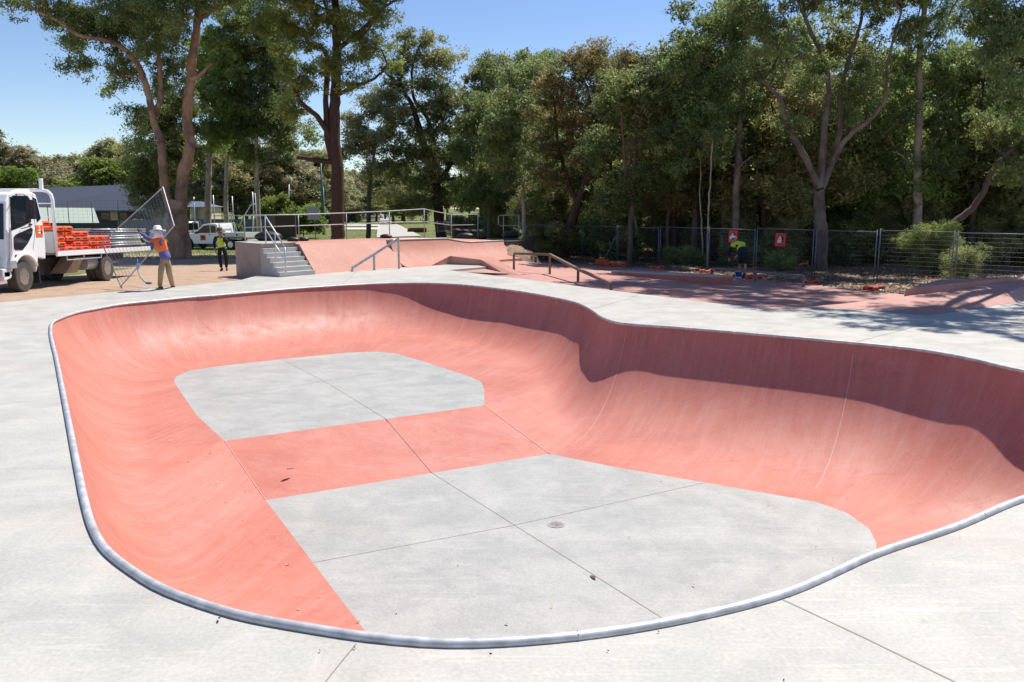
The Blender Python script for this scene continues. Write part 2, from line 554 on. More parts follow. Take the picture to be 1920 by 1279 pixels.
M['bark_orange'] = bark('orange gum bark', (0.27, 0.155, 0.090), (0.45, 0.29, 0.185), (0.15, 0.105, 0.08), 2.2, 2.2, 0.85, 0.8)
M['bark_pale'] = bark('pale gum bark', (0.36, 0.30, 0.24), (0.50, 0.44, 0.36), (0.27, 0.215, 0.17), 2.0, 2.0, 0.8, 0.2)
M['bark_dark'] = bark('dark stringy bark', (0.050, 0.030, 0.022), (0.125, 0.075, 0.055), (0.085, 0.050, 0.036), 5.0, 6.0)
M['bark_mixed'] = bark('patchy gum bark', (0.10, 0.075, 0.06), (0.17, 0.135, 0.11), (0.25, 0.205, 0.17), 4.0, 3.0)
M['bark_grey'] = bark('grey brown bark', (0.085, 0.065, 0.052), (0.16, 0.125, 0.10), (0.12, 0.08, 0.06), 4.0, 4.0)


def leaf(name, dark, mid, light, transl=0.48, rough=0.5):
    n = NT(name)
    at = n.n.new('ShaderNodeAttribute'); at.attribute_name = 'tint'
    oi = n.n.new('ShaderNodeObjectInfo')
    c = n.ramp(at.outputs['Fac'], [(0.05, dark), (0.5, mid), (0.95, light)])
    hs = n.n.new('ShaderNodeHueSaturation')
    n.l.new(n.math('ADD', n.math('MULTIPLY', oi.outputs['Random'], 0.05), 0.475), hs.inputs['Hue'])
    n.l.new(n.math('ADD', n.math('MULTIPLY', oi.outputs['Random'], 0.35), 0.83), hs.inputs['Value'])
    n.l.new(c, hs.inputs['Color'])
    c = hs.outputs['Color']
    n.set(c, rough, 0, 0.4)
    tr = n.n.new('ShaderNodeBsdfTranslucent')
    hv = n.n.new('ShaderNodeHueSaturation'); hv.inputs['Value'].default_value = 1.45
    n.l.new(c, hv.inputs['Color'])
    n.l.new(n.mix(0.25, hv.outputs['Color'], (0.16, 0.21, 0.03)), tr.inputs['Color'])
    mx = n.n.new('ShaderNodeMixShader'); mx.inputs[0].default_value = transl
    n.l.new(n.b.outputs[0], mx.inputs[1]); n.l.new(tr.outputs[0], mx.inputs[2])
    n.l.new(mx.outputs[0], n.out.inputs['Surface'])
    return n.mat


M['leaf_olive'] = leaf('olive gum leaves', (0.110, 0.136, 0.054), (0.235, 0.249, 0.099), (0.485, 0.405, 0.186))
M['leaf_dark'] = leaf('dark gum leaves', (0.083, 0.113, 0.048), (0.164, 0.211, 0.076), (0.329, 0.355, 0.131))
M['leaf_green'] = leaf('mid green leaves', (0.127, 0.190, 0.057), (0.235, 0.324, 0.091), (0.423, 0.486, 0.159))
M['leaf_bright'] = leaf('bright green leaves', (0.090, 0.145, 0.024), (0.160, 0.235, 0.042), (0.240, 0.310, 0.070), 0.55)
M['leaf_grey'] = leaf('grey green leaves', (0.156, 0.157, 0.094), (0.299, 0.282, 0.173), (0.503, 0.447, 0.276))
M['leaf_brown'] = leaf('reddish gum leaves', (0.122, 0.128, 0.046), (0.246, 0.234, 0.085), (0.453, 0.357, 0.144))
M['leaf_red'] = leaf('maroon leaves', (0.05, 0.02, 0.02), (0.11, 0.045, 0.045), (0.16, 0.07, 0.07))
M['litterleaf'] = leaf('dry litter', (0.10, 0.065, 0.04), (0.26, 0.175, 0.11), (0.45, 0.33, 0.22), 0.1)
M['grassblade'] = leaf('grass blades', (0.06, 0.10, 0.02), (0.12, 0.17, 0.035), (0.22, 0.24, 0.08), 0.3)


def ground_mat():
    n = NT('ground of dirt grass and mulch'); o = n.coord()
    at = n.n.new('ShaderNodeAttribute'); at.attribute_name = 'zone'
    sep = n.n.new('ShaderNodeSeparateColor'); n.l.new(at.outputs['Color'], sep.inputs[0])
    big = n.noise(o, 0.25, 6, 0.65, 0.6); mid = n.noise(o, 1.6, 7, 0.7, 0.5); fine = n.noise(o, 16, 5, 0.75)
    dirt = n.mix(n.ramp(mid, [(0.3, 0), (0.7, 1)]), (0.33, 0.225, 0.155), (0.46, 0.335, 0.245))
    dirt = n.mix(n.math('MULTIPLY', n.ramp(fine, [(0.5, 0), (0.75, 1)]), 0.6), dirt, (0.25, 0.165, 0.115))
    grass = n.mix(n.ramp(mid, [(0.3, 0), (0.7, 1)]), (0.095, 0.125, 0.035), (0.165, 0.19, 0.06))
    grass = n.mix(n.math('MULTIPLY', n.ramp(big, [(0.5, 0), (0.68, 1)]), 0.7), grass, (0.26, 0.215, 0.12))
    mulch = n.mix(n.ramp(fine, [(0.35, 0), (0.68, 1)]), (0.12, 0.078, 0.05), (0.36, 0.25, 0.165))
    mulch = n.mix(n.ramp(mid, [(0.40, 0), (0.68, 1)]), mulch, (0.20, 0.135, 0.09))
    wob = n.math('MULTIPLY', n.math('SUBTRACT', mid, 0.5), 0.9)
    def edge(ch): return n.ramp(n.math('ADD', sep.outputs[ch], wob), [(0.42, 0), (0.58, 1)])
    c = n.mix(edge(1), dirt, grass)
    c = n.mix(edge(2), c, mulch)
    n.bump(n.mix(0.5, fine, mid), 0.8, 0.05)
    return n.set(c, 0.95, 0, 0.15)


M['ground'] = ground_mat()
# ------------------------------------------------------------------ the bowl
DS, DD = -1.30, -1.72            # levels of the shallow and of the deep floor
lip_pts = [('a', W(95, 622)), ('', W(100, 605)), ('', W(117, 596.7)), ('', W(146, 587)), ('', W(187, 579)), ('', W(229, 571.7)), ('b', W(292, 565)),
           ('', W(356, 558.8)), ('', W(400, 555.5)), ('', W(534, 543.7)), ('', W(640, 536.5)), ('', W(712, 533)), ('c', W(789, 532)), ('', W(860, 535)),
           ('', W(960, 546)), ('d', W(1019, 555.6)), ('', W(1078.7, 568.7)), ('e', W(1108, 582)), ('', W(1134, 599)), ('f', W(1166, 608)), ('', W(1257, 615)),
           ('', W(1435, 630)), ('g', W(1604, 645.4)), ('', W(1731, 659)), ('', W(1820, 675)), ('h', W(1920, 698)),
           ('', (7.85, 10.4, 0)), ('i', (8.0, 9.3, 0)), ('', (7.45, 8.2, 0)), ('', (6.0, 7.25, 0)),
           ('j', W(1920, 938)), ('', W(1790.7, 991.7)), ('', W(1642, 1042)), ('k', W(1464, 1119)), ('', W(1257, 1170)), ('', W(1108, 1194)), ('l', W(960, 1208)),
           ('', W(831, 1211)), ('', W(694, 1200)), ('', W(593, 1185)), ('m', W(475, 1164)), ('', W(420, 1150)), ('', W(312, 1112)), ('', W(256, 1080)),
           ('n', W(200, 1036)), ('', W(175, 995)), ('', W(159, 942)), ('o', W(148, 890)), ('p', W(128, 787)), ('', W(107, 680))]
flr_pts = [('a', W(326, 716, DS)), ('', W(330, 706, DS)), ('b', W(356, 695, DS)), ('', W(415, 686, DS)), ('', W(534, 673, DS)), ('', W(653, 661, DS)), ('c', W(712, 659.5, DS)),
           ('', W(748, 664, DS)), ('', W(801, 680, DS)), ('d', W(878, 705, DS)), ('', W(902, 716, DS)), ('', W(908, 729, DS)), ('e', W(908, 760, DS)),
           ('f', W(1030, 851, DD)), ('', W(1160, 877, DD)), ('', W(1316, 904, DD)), ('g', W(1530, 941, DD)), ('', W(1589, 962, DD)), ('h', W(1630, 992, DD)), ('', W(1643, 1018, DD)),
           ('i', W(1643, 1039, DD)), ('', (4.1, 8.7, DD)), ('j', (3.2, 7.95, DD)), ('k', (1.9, 7.2, DD)), ('l', (0.4, 6.75, DD)), ('m', (-0.7, 6.95, DD)),
           ('n', W(690, 1190, DD)), ('', W(593, 1063, DD)), ('o', W(498, 938, DD)), ('p', W(421, 827, DS)), ('', W(368, 778, DS))]


def arclen(P):
    P = np.asarray(P); d = np.linalg.norm(np.diff(np.vstack([P, P[:1]]), axis=0), axis=1)
    return np.concatenate([[0], np.cumsum(d)])


def resample(P, s):
    P = np.asarray(P); a = arclen(P); Q = np.vstack([P, P[:1]])
    s = np.mod(s, a[-1])
    return np.stack([np.interp(s, a, Q[:, i]) for i in range(Q.shape[1])], 1)


NS = 14
lip_c = catmull([p for _, p in lip_pts], NS)
la = arclen(lip_c)
lip_s = {t: la[i * NS] for i, (t, _) in enumerate(lip_pts) if t}
flr = np.array([tuple(p) for _, p in flr_pts])
fa = arclen(flr)
flr_s = {t: fa[i] for i, (t, _) in enumerate(flr_pts) if t}
keys = [t for t, _ in lip_pts if t]
NB = 620
ls = np.linspace(0, la[-1], NB, endpoint=False)
fs_ = np.interp(ls, [lip_s[k] for k in keys] + [la[-1]], [flr_s[k] for k in keys] + [fa[-1]])
# soften the matching
ker = np.ones(15) / 15
dlt = fs_ - np.linspace(0, fa[-1], NB, endpoint=False)
dlt = np.convolve(np.concatenate([dlt[-20:], dlt, dlt[:20]]), ker, 'same')[20:-20]
fs_ = np.linspace(0, fa[-1], NB, endpoint=False) + dlt
LP = resample(lip_c, ls)
# floor points sit exactly on the floor outline; resample with softened corners on the outer side only
FP = resample(flr, fs_)
NPR = 22
TMK = dict(a=74, b=72, c=70, d=64, e=60, f=68, g=67, h=72, i=73, j=74, k=74, l=74, m=74, n=74, o=74, p=74)
TMX = np.interp(ls, [lip_s[k] for k in keys] + [la[-1]], [TMK[k] for k in keys] + [TMK['a']])
wv = np.zeros((NB, NPR + 1, 3)); wuv = np.zeros((NB, NPR + 1, 2))
for i in range(NB):
    L, Fl = LP[i], FP[i]
    hv = Fl[:2] - L[:2]; g = np.linalg.norm(hv); e = hv / g
    d = -Fl[2]
    ha = min(g * .88, d / tan(radians(TMX[i]) / 2))
    th = 2 * atan(d / ha); R = ha / sin(th)
    nflat = 4
    for j in range(NPR + 1):
        if j <= NPR - nflat:
            t = th * (1 - j / (NPR - nflat))
            x = ha - R * sin(t); z = Fl[2] + R * (1 - cos(t))
        else:
            q = (j - (NPR - nflat)) / nflat
            x = ha + (g - ha) * q; z = Fl[2]
        wv[i, j] = (L[0] + e[0] * x, L[1] + e[1] * x, z)
# smooth along the perimeter a little (not the rim or the floor edge)
for _ in range(3):
    sm = (np.roll(wv, 1, 0) + wv + np.roll(wv, -1, 0)) / 3
    wgt = np.ones(NPR + 1); wgt[0] = 0; wgt[-1] = 0
    wv = wv * (1 - wgt[None, :, None]) + sm * wgt[None, :, None]
dv = np.concatenate([np.zeros((NB, 1)), np.cumsum(np.linalg.norm(np.diff(wv, axis=1), axis=2), axis=1)], 1)
us = 0.5 * (ls + fs_)
wuv[..., 0] = us[:, None]; wuv[..., 1] = dv
# one extra column closes the UV seam
wv = np.concatenate([wv, wv[:1]], 0); wuv = np.concatenate([wuv, wuv[:1] + np.array([us[-1] + us[1] - us[0] - us[0], 0])], 0)
idx = np.arange((NB + 1) * (NPR + 1)).reshape(NB + 1, NPR + 1)
wf = np.stack([idx[:-1, :-1], idx[1:, :-1], idx[1:, 1:], idx[:-1, 1:]], -1).reshape(-1, 4)[:, ::-1]
bowl = thing('skate_bowl', 'large red concrete skate bowl with grey floor panels and steel coping', 'skate bowl', (0, 0, 0))
np_mesh('transition_wall', wv.reshape(-1, 3), wf[:, ::-1], M['redwall'], bowl, smooth=True, uv=wuv.reshape(-1, 2))


def panel(name, pts, mat, label=None):
    vs, fs = fill_poly([[tuple(p) for p in pts]])
    b = MB(); b.v = vs; b.f = fs; b.m = [0] * len(fs)
    o = b.build(name, mat, bowl)
    if label: o['label'] = label
    return o


iP = {t: i for i, (t, _) in enumerate(flr_pts) if t}
fl = [tuple(p) for _, p in flr_pts]
panel('floor_panel', fl[0:iP['e'] + 1] + fl[iP['p']:], M['floor'], 'shallow grey floor panel at the far end of the bowl')
panel('floor_panel', fl[iP['f']:iP['o'] + 1], M['floor'], 'deep grey floor panel with the round drain')
bb = MB()
p, o_, e, f = [Vector(fl[iP[k]]) for k in ('p', 'o', 'e', 'f')]
N1 = 14
vs = []
for i in range(N1 + 1):
    for j in range(N1 + 1):
        q = p.lerp(e, i / N1).lerp(o_.lerp(f, i / N1), j / N1)
        vs.append(tuple(q))
bb.add(vs, [(i * (N1 + 1) + j, i * (N1 + 1) + j + 1, (i + 1) * (N1 + 1) + j + 1, (i + 1) * (N1 + 1) + j) for i in range(N1) for j in range(N1)])
bb.build('sloping_band', M['red'], bowl, smooth=True)
# coping pipe around the lip
cp = MB()
nrm = []
lipd = resample(lip_c, np.linspace(0, la[-1], 420, endpoint=False))
cp.tube([(q[0], q[1], 0.012) for q in lipd], 0.030, 10, closed=True)
cpo = cp.build('coping', M['coping'], bowl, smooth='all')
for k in range(0, 420, 26):
    a_, b_ = lipd[k], lipd[(k + 1) % 420]
    q0 = Vector((a_[0], a_[1], .012)); dd = (Vector((b_[0], b_[1], .012)) - q0).normalized()
    MB().tube([q0 - dd * .006, q0 - dd * .003, q0 + dd * .003, q0 + dd * .006], [.030, .0325, .0325, .030], 10).build('weld_seam', M['galv'], cpo, smooth='all')


# joints in the bowl
def strip(path, w, z, mb):
    P = [Vector(q) for q in path]
    for a, b in zip(P[:-1], P[1:]):
        d = (b - a); n = Vector((-d.y, d.x, 0)).normalized() * (w / 2); up = Vector((0, 0, z))
        mb.add([a - n + up, b - n + up, b + n + up, a + n + up], [(0, 1, 2, 3)])
    return mb


jm = MB()
strip([W(533, 676, DS), W(620, 722, DS), W(729, 789, DS)], 0.007, 0.004, jm)
strip([W(802, 882, DD), W(965, 985, DD), W(1262, 1172, DD), (1.7, 7.3, DD)], 0.0065, 0.004, jm)
strip([W(588, 1055, DD), W(965, 985, DD), W(1318, 906, DD)], 0.007, 0.004, jm)
strip([W(362, 751, DS), W(520, 729, DS), W(700, 700, DS)], 0.006, 0.004, jm)
pa = p.lerp(e, (Vector(W(729, 789, DS)) - p).length / (e - p).length); pb = o_.lerp(f, (Vector(W(802, 882, DD)) - o_).length / (f - o_).length)
strip([pa, pa.lerp(pb, .5), pb], 0.008, 0.006, jm)
jm.build('joint', M['joint'], bowl)
for a_, b_ in ((p, o_), (e, f)):
    q_ = MB(); strip([a_, a_.lerp(b_, .5), b_], 0.010, 0.010, q_); q_.build('band_joint', M['jointlight'], bowl)
for lx, ly in ((1604, 645), (1172, 609), (890, 537), (1060, 564)):
    w_ = W(lx, ly); jl = MB()
    i = int(np.argmin(np.hypot(LP[:, 0] - w_.x, LP[:, 1] - w_.y)))
    a = wv[i]; tn = wv[(i + 1) % NB] - wv[i]; tn = tn / np.linalg.norm(tn, axis=1, keepdims=True)
    for j in range(1, NPR - 3):
        n0 = np.cross(tn[j], a[j + 1] - a[j]); n0 /= np.linalg.norm(n0)
        if n0[2] < 0: n0 = -n0
        hw = 0.007
        jl.add([a[j] - tn[j] * hw + n0 * .004, a[j] + tn[j] * hw + n0 * .004, a[j + 1] + tn[j + 1] * hw + n0 * .004, a[j + 1] - tn[j + 1] * hw + n0 * .004], [(0, 1, 2, 3)])
    jl.build('wall_joint', M['jointlight'], bowl)
# drain
dc = W(1043, 984, DD)
dr = MB()
rg = [(0.085, 0.003), (0.112, 0.003), (0.112, 0.006), (0.085, 0.006)]
vs = []; n = 24
for r, h in rg:
    for j in range(n): vs.append((dc.x + r * cos(2 * pi * j / n), dc.y + r * sin(2 * pi * j / n), DD + h))
dr.add(vs, [(k * n + j, k * n + (j + 1) % n, ((k + 1) % 4) * n + (j + 1) % n, ((k + 1) % 4) * n + j) for k in range(4) for j in range(n)])
for k in range(3):
    a = k * pi / 3
    dr.bar((dc.x - .1 * cos(a), dc.y - .1 * sin(a), DD + .006), (dc.x + .1 * cos(a), dc.y + .1 * sin(a), DD + .006), .014, .004)
drain = dr.build('drain_grate', M['oldsteel'], bowl)
dh = MB(); dh.add([(dc.x + .088 * cos(2 * pi * j / n), dc.y + .088 * sin(2 * pi * j / n), DD + .0045) for j in range(n)], [tuple(range(n))])
dh.build('drain_hole', M['joint'], drain)

# ------------------------------------------------------------------ concrete deck around it
deck_poly = [W(0, 567.5), W(100, 558), W(200, 549), W(300, 540), W(400, 531), W(452, 525), W(487, 515.5), W(505, 514), W(525, 520.2)]
U = Vector((0.58, 0.815, 0)); Wd = Vector((-0.64, 0.768, 0))
B0 = W(525, 520)
def PU(u, w, z=0.0): return B0 + U * u + Wd * w + Vector((0, 0, z))
deck_poly += [PU(1.5, 0.02), PU(2.6, .05), PU(4.2, .02), PU(5.4, 0.0), W(808, 498.3), W(864.6, 494.2), W(921, 499.5), W(841, 506.5), W(985, 523.6), W(1040, 531), W(1148, 544.6), W(1240, 556), W(1340, 568.5),
              W(1433, 577.5), W(1466, 579.5), W(1580, 578), W(1660, 584.5), W(1744, 591), W(1814, 581), W(1920, 565), Vector((19, 24, 0)), Vector((30, 26, 0)), Vector((30, -9, 0)), Vector((-24, -9, 0)), Vector((-23, 4, 0)), Vector((-16.5, 13.2, 0))]
deck_poly = [Vector((q.x, q.y, 0)) for q in deck_poly]
hole = [tuple(q) for q in resample(lip_c, np.linspace(0, la[-1], 260, endpoint=False))]
vs, fs = fill_poly([[tuple(q) for q in deck_poly], hole])
dk = MB(); dk.v = vs; dk.f = list(fs); dk.m = [0] * len(fs)
nd = len(deck_poly)
dk.add([tuple(q) for q in deck_poly] + [(q.x, q.y, -0.75) for q in deck_poly], [(i, (i + 1) % nd, (i + 1) % nd + nd, i + nd) for i in range(nd)])
deck = dk.build('concrete_pavement', M['deck'])
tag(deck, 'pale grey concrete pavement around the bowl', 'pavement', kind='structure')
dj = MB()
strip([W(1464, 1123), W(1620, 1196), W(1790, 1279), W(1900, 1330)], 0.006, 0.004, dj)
strip([W(668, 1208), W(640, 1242), W(606, 1285)], 0.006, 0.004, dj)
strip([W(128, 745), W(60, 752), W(-60, 765)], 0.006, 0.004, dj)
strip([W(1108, 580), W(1180, 560), W(1200, 551)], 0.010, 0.004, dj)
strip([W(1600, 643), W(1700, 617), W(1760, 600)], 0.010, 0.004, dj)
strip([W(640, 535), W(655, 522), W(668, 509.5)], 0.012, 0.004, dj)
dj.build('pavement_joint', M['joint'], deck)

# ------------------------------------------------------------------ street course beside it
CR = -0.30
crease_far, crease_near = W(1120, 499, CR), W(1310, 556, CR)
cl = [PU(4.6, 0.06, -.02), PU(9, 0.3, -.03), PU(13.5, 0.1, -.10), W(1004, 492, -.22), crease_far, crease_near, W(1320, 590, CR), W(1150, 575, CR), W(960, 545, CR), W(850, 515, -.2)]
cm = MB()
cen = sum((Vector(q) for q in cl), Vector()) / len(cl); cen.z = -0.13
cm.add([cen] + [tuple(q) for q in cl], [(0, i + 1, (i + 1) % len(cl) + 1) for i in range(len(cl))])
tag(cm.build('course_slope', M['course'], smooth='all'), 'pink faded red concrete slope of the street course', 'pavement', kind='structure')
cr = [crease_far, W(1221, 503, CR), W(1300, 513, CR), W(1358, 521.5, CR), W(1450, 525, CR), W(1533, 535, CR), W(1617, 544, CR), W(1720, 555, CR), W(1760, 640, CR), W(1466, 640, CR), W(1320, 600, CR), crease_near]
vs, fs = fill_poly([[(q[0], q[1], q[2]) for q in cr]])
cm = MB(); cm.v = vs; cm.f = fs; cm.m = [0] * len(fs)
tag(cm.build('course_floor', M['course']), 'faded red concrete floor of the street course', 'pavement', kind='structure')
# red bank rising on the right of the deck
bk = thing('red_bank', 'faded red concrete bank with a low ledge rising beside the deck on the right', 'skate bank')
lo = [W(1466, 579.5), W(1580, 578), W(1660, 584.5), W(1744, 591), W(1814, 581), W(1920, 565)]
lo = [Vector((q.x, q.y, 0.004)) for q in lo] + [Vector((19, 24, .004))]
hi = [W(1466, 579, 0.006), W(1580, 569.5, .05), W(1688, 557, .14), W(1760, 546, .22), W(1882, 521, .38), W(1960, 519, .40), Vector((22, 26.5, .4))]
m = MB()
m.add([tuple(q) for q in lo] + [tuple(q) for q in hi], [(i, i + 1, i + 8, i + 7) for i in range(6)])
m.add([tuple(q) for q in hi] + [(q.x, q.y, -.5) for q in hi], [(i, i + 1, i + 8, i + 7) for i in range(6)])
m.build('bank_slope', M['course'], bk)
m = MB()
a, b = W(1688, 556.5, .14), W(1772, 547, .22)
d2, c2 = D(1698, 542, a.y + .12), D(1777, 532.5, b.y + .12)
f2 = d2 + Vector((2.2, 2.6, .02)); c3 = c2 + Vector((3.0, 2.0, .02))
vsl = [d2, c2, c3, f2]
m.add([a - Vector((0, 0, .6)), b - Vector((0, 0, .6)), c3 - Vector((-.1, .05, .9)), f2 - Vector((0, 0, .9)), d2, c2, c3, f2],
      [(0, 1, 5, 4), (1, 2, 6, 5), (2, 3, 7, 6), (3, 0, 4, 7), (4, 5, 6, 7)])
m.build('ledge', M['course'], bk)

# ------------------------------------------------------------------ platform: stairs, bank, quarter pipe
PZ = 1.04
plat = thing('skate_platform', 'raised skate platform with concrete stairs, red bank and red quarter pipe', 'skate platform', B0)
m = MB()
def ubox(mb, u0, u1, w0, w1, z0, z1):
    ps = [PU(u0, w0, z0), PU(u1, w0, z0), PU(u1, w1, z0), PU(u0, w1, z0)]
    mb.prism(ps, (0, 0, z1 - z0))
ubox(m, 0.0, 1.55, 1.5, 3.74, -.6, PZ)
m.build('concrete_block', M['oldconc'], plat, B0, bevel=.012)
m = MB()
prof = [PU(0, 1.498, -.4), PU(0, 0, -.4)]
rz_ = PZ / 7
for i in range(6):
    prof += [PU(0, .25 * i, rz_ * (i + 1)), PU(0, .25 * (i + 1), rz_ * (i + 1))]
prof[-1] = PU(0, 1.498, rz_ * 6)
m.prism(prof, U * 1.5)
m.build('stair_flight', M['stepconc'], plat, B0)
m = MB()
ubox(m, 0.0, 1.55, 1.44, 3.74, PZ + .001, PZ + .02)
m.build('top_slab', M['deck'], plat, B0)
m = MB()                                                 # straight bank
bp = [PU(1.55, .02, -.4), PU(1.55, .02, .0), PU(1.55, 1.22, 1.0), PU(1.55, 3.74, 1.0), PU(1.55, 3.74, -.4)]
m.prism(bp, U * 4.9)
m.build('bank', M['bank'], plat, B0)
m = MB()                                                 # quarter pipe with a drooping lip to the right
NQ = 14; sec = []
for k in range(25):
    u = 5.95 + 7.6 * k / 24
    zt = float(np.interp(u, [5.9, 9.4, 10.3, 10.9, 13.6], [1.01, .965, .83, .755, .745]))
    base = -.45; top = .92
    ha = top - base; th = 2 * atan(zt / ha); R = ha / sin(th)
    row = [PU(u, base, -.4)]
    for j in range(NQ + 1):
        t = th * j / NQ
        row.append(PU(u, base + R * sin(t), R * (1 - cos(t)) + .005))
    row += [PU(u, 3.74, float(np.interp(u, [5.9, 9.4, 11.5, 13.6], [.99, .95, .84, .78]))), PU(u, 3.74, -.4)]
    sec.append(row)
nr = len(sec[0])
vs = [q for r in sec for q in r]
fs = [(k * nr + j, (k + 1) * nr + j, (k + 1) * nr + j + 1, k * nr + j + 1) for k in range(24) for j in range(nr - 1)]
fs += [tuple(range(nr)), tuple(24 * nr + j for j in range(nr))]
m.add(vs, fs)
m.build('quarter_pipe', M['bank'], plat, B0, smooth=True)
m = MB(); m.tube([r[NQ + 1] + Vector((0, 0, .012)) for r in sec], .03, 8)
m.build('coping', M['galv'], plat, B0, smooth='all')
m = MB()
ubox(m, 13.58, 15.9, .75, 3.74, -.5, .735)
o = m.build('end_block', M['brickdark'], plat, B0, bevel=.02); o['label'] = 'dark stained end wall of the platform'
# a heap of mulch beside the end wall
hp = MB(); hc = W(978, 488, -.15)
n1, n2 = 26, 10; vs = []
rr = np.random.default_rng(3)
for i in range(n2 + 1):
    for j in range(n1):
        q = i / n2; t = 2 * pi * j / n1
        r = q * (1.0 + .15 * rr.random()); z = .75 * (1 - q ** 1.3) + (.09 * rr.random() if i < n2 else -.3)
        vs.append(hc + U * (1.9 * r * cos(t)) + Wd * (1.3 * r * sin(t)) + Vector((0, 0, z)) + Wd * .9)
hp.add(vs, [(i * n1 + j, i * n1 + (j + 1) % n1, (i + 1) * n1 + (j + 1) % n1, (i + 1) * n1 + j) for i in range(n2) for j in range(n1)])
tag(hp.build('mulch_heap', M['rock'], smooth='all'), 'brown heap of mulch against the dark end wall of the skate platform', 'mulch heap')

# ------------------------------------------------------------------ hubba ledge
def on_line(A, B_, px):
    k = (px - CX) / F
    # depth along the optical axis at height 0
    def kk(q): return q.x / (q.y * cos(TH) + (H - q.z) * sin(TH))
    lo_, hi_ = 0.0, 1.0
    for _ in range(40):
        mid_ = (lo_ + hi_) / 2
        if kk(A.lerp(B_, mid_)) < k: lo_ = mid_
        else: hi_ = mid_
    return A.lerp(B_, lo_)
P1, P2, P3 = W(808, 498.3), W(865, 494.2), W(921, 499.5)
S = [(P1, .02), (on_line(P1, P2, 844), .36), (on_line(P2, P3, 902), .24), (W(957, 520, -.28), .06)]
front = [Vector((q.x, q.y, q.z)) for q, h in S]
tops = [D(808, 498, P1.y + .02), D(844, 480, S[1][0].y), D(902, 487, S[2][0].y), W(954, 518.5, -.20)]
backs = [W(815, 496.5, .0), D(868, 477, S[1][0].y + .75), D(925, 482, S[2][0].y + .55), W(990, 522, -.20)]
m = MB()
fb = [Vector((q.x, q.y, -.6)) for q in tops]; bbk = [Vector((q.x, q.y, -.6)) for q in backs]
vs = tops + backs + fb + bbk
fs = []
for i in range(3):
    fs += [(i, i + 1, i + 5, i + 4), (i, i + 1, i + 9, i + 8), (i + 4, i + 5, i + 13, i + 12)]
fs += [(0, 4, 12, 8), (3, 7, 15, 11)]
m.add(vs, fs)
m.v = m.v
tag(m.build('hubba_ledge', M['bank']), 'kinked red concrete ledge behind the tip of the grey deck', 'skate ledge')
# long low ledge in the street course
m = MB()
t0, t1 = W(1146, 512.5, CR), W(1338, 533.5, CR)
_d = (t1 - t0).normalized(); _n = Vector((-_d.y, _d.x, 0))
t2, t3 = t1 + _n * .62 + _d * .25, t0 + _n * .62 + _d * 1.2
h0, h1 = .10, .30
tl = MB()
vsb = [t0, t1, t2, t3]
hs = [h0, h1, h1, h0 * 1.6]
ledge = thing('long_ledge', 'long low red ledge with a grey top in the shade of the street course', 'skate ledge', (t1.x, t1.y, CR))
m.add([(q.x, q.y, q.z - .05) for q in vsb] + [(q.x, q.y, q.z + hh - .05) for q, hh in zip(vsb, hs)], [(0, 1, 5, 4), (1, 2, 6, 5), (2, 3, 7, 6), (3, 0, 4, 7), (4, 5, 6, 7)])
m.build('ledge_body', M['red'], ledge, (t1.x, t1.y, CR))
m = MB()
m.add([(q.x, q.y, q.z + hh - .049) for q, hh in zip(vsb, hs)] + [(q.x, q.y, q.z + hh) for q, hh in zip(vsb, hs)], [(0, 1, 5, 4), (1, 2, 6, 5), (2, 3, 7, 6), (3, 0, 4, 7), (4, 5, 6, 7)])
m.build('ledge_top', M['deck'], ledge, (t1.x, t1.y, CR))

# ------------------------------------------------------------------ rails
def grind_rail(name, label, tops_, bases, mat, w=.055, group='steel grind rails'):
    org = Vector(bases[0])
    t = thing(name, label, 'grind rail', org, group=group)
    for a, b in zip(tops_, bases):
        q = Vector((a.x, a.y, b.z))
        MB().bar(q - Vector((0, 0, .03)), a - Vector((0, 0, w * .5)), w, w).build('post', mat, t, org)
    m = MB()
    for a, b in zip(tops_[:-1], tops_[1:]):
        m.bar(a, b, w, w)
    m.build('rail', mat, t, org)
    return t


def top_over(px, py, base):
    return D(px, py, base.y)
b1, b2, b3 = W(661, 509.5), W(701.5, 506.5), W(748.5, 504)
grind_rail('grind_rail', 'grey steel rail sloping up to a tall post in front of the quarter pipe', [top_over(660, 502.5, b1), top_over(701, 477, b2), top_over(747, 447.5, b3)], [b1, b2, b3], M['railsteel'], .075)
b = [W(963.5, 508, -.12), W(1031, 516, -.20), W(1084, 536, -.30), W(1146, 556, -.30)]
grind_rail('grind_rail', 'brown steel kinked rail on four posts behind the deck edge', [top_over(963.5, 475.5, b[0]), top_over(1031, 477.5, b[1]), top_over(1084, 505, b[2]), top_over(1146, 532, b[3])], b, M['rust'], .085)
b = [W(1335, 518, CR), W(1416.5, 528, CR), W(1507, 537, CR)]
grind_rail('grind_rail', 'low dark flat rail standing in the shade near the blue bucket', [top_over(1335, 503, b[0]), top_over(1416.5, 509.5, b[1]), top_over(1507, 517.5, b[2])], b, M['fencesteel'], .075)

# stair handrail
hu = .28
org = PU(hu, 0)
hr = thing('stair_handrail', 'galvanised two bar handrail running down the concrete stairs', 'handrail', org)
zt, zb = PZ + .98, .98
pts = [PU(hu, 1.75, zt), PU(hu, 1.55, zt), PU(hu, 0.05, zb), PU(hu, 0.05, 0.0)]
MB().tube(pts[:3], .024, 8).build('top_rail', M['galv'], hr, org, smooth='all')
MB().tube([PU(hu, 1.55, zt - .48), PU(hu, .05, zb - .45)], .02, 8).build('mid_rail', M['galv'], hr, org, smooth='all')
for w_, z0, z1 in ((.05, 0, zb), (.80, rz_ * 4 - .02, zb + .53), (1.55, PZ - .02, zt)):
    MB().tube([PU(hu, w_, z0), PU(hu, w_, z1)], .022, 8).build('post', M['galv'], hr, org, smooth='all')

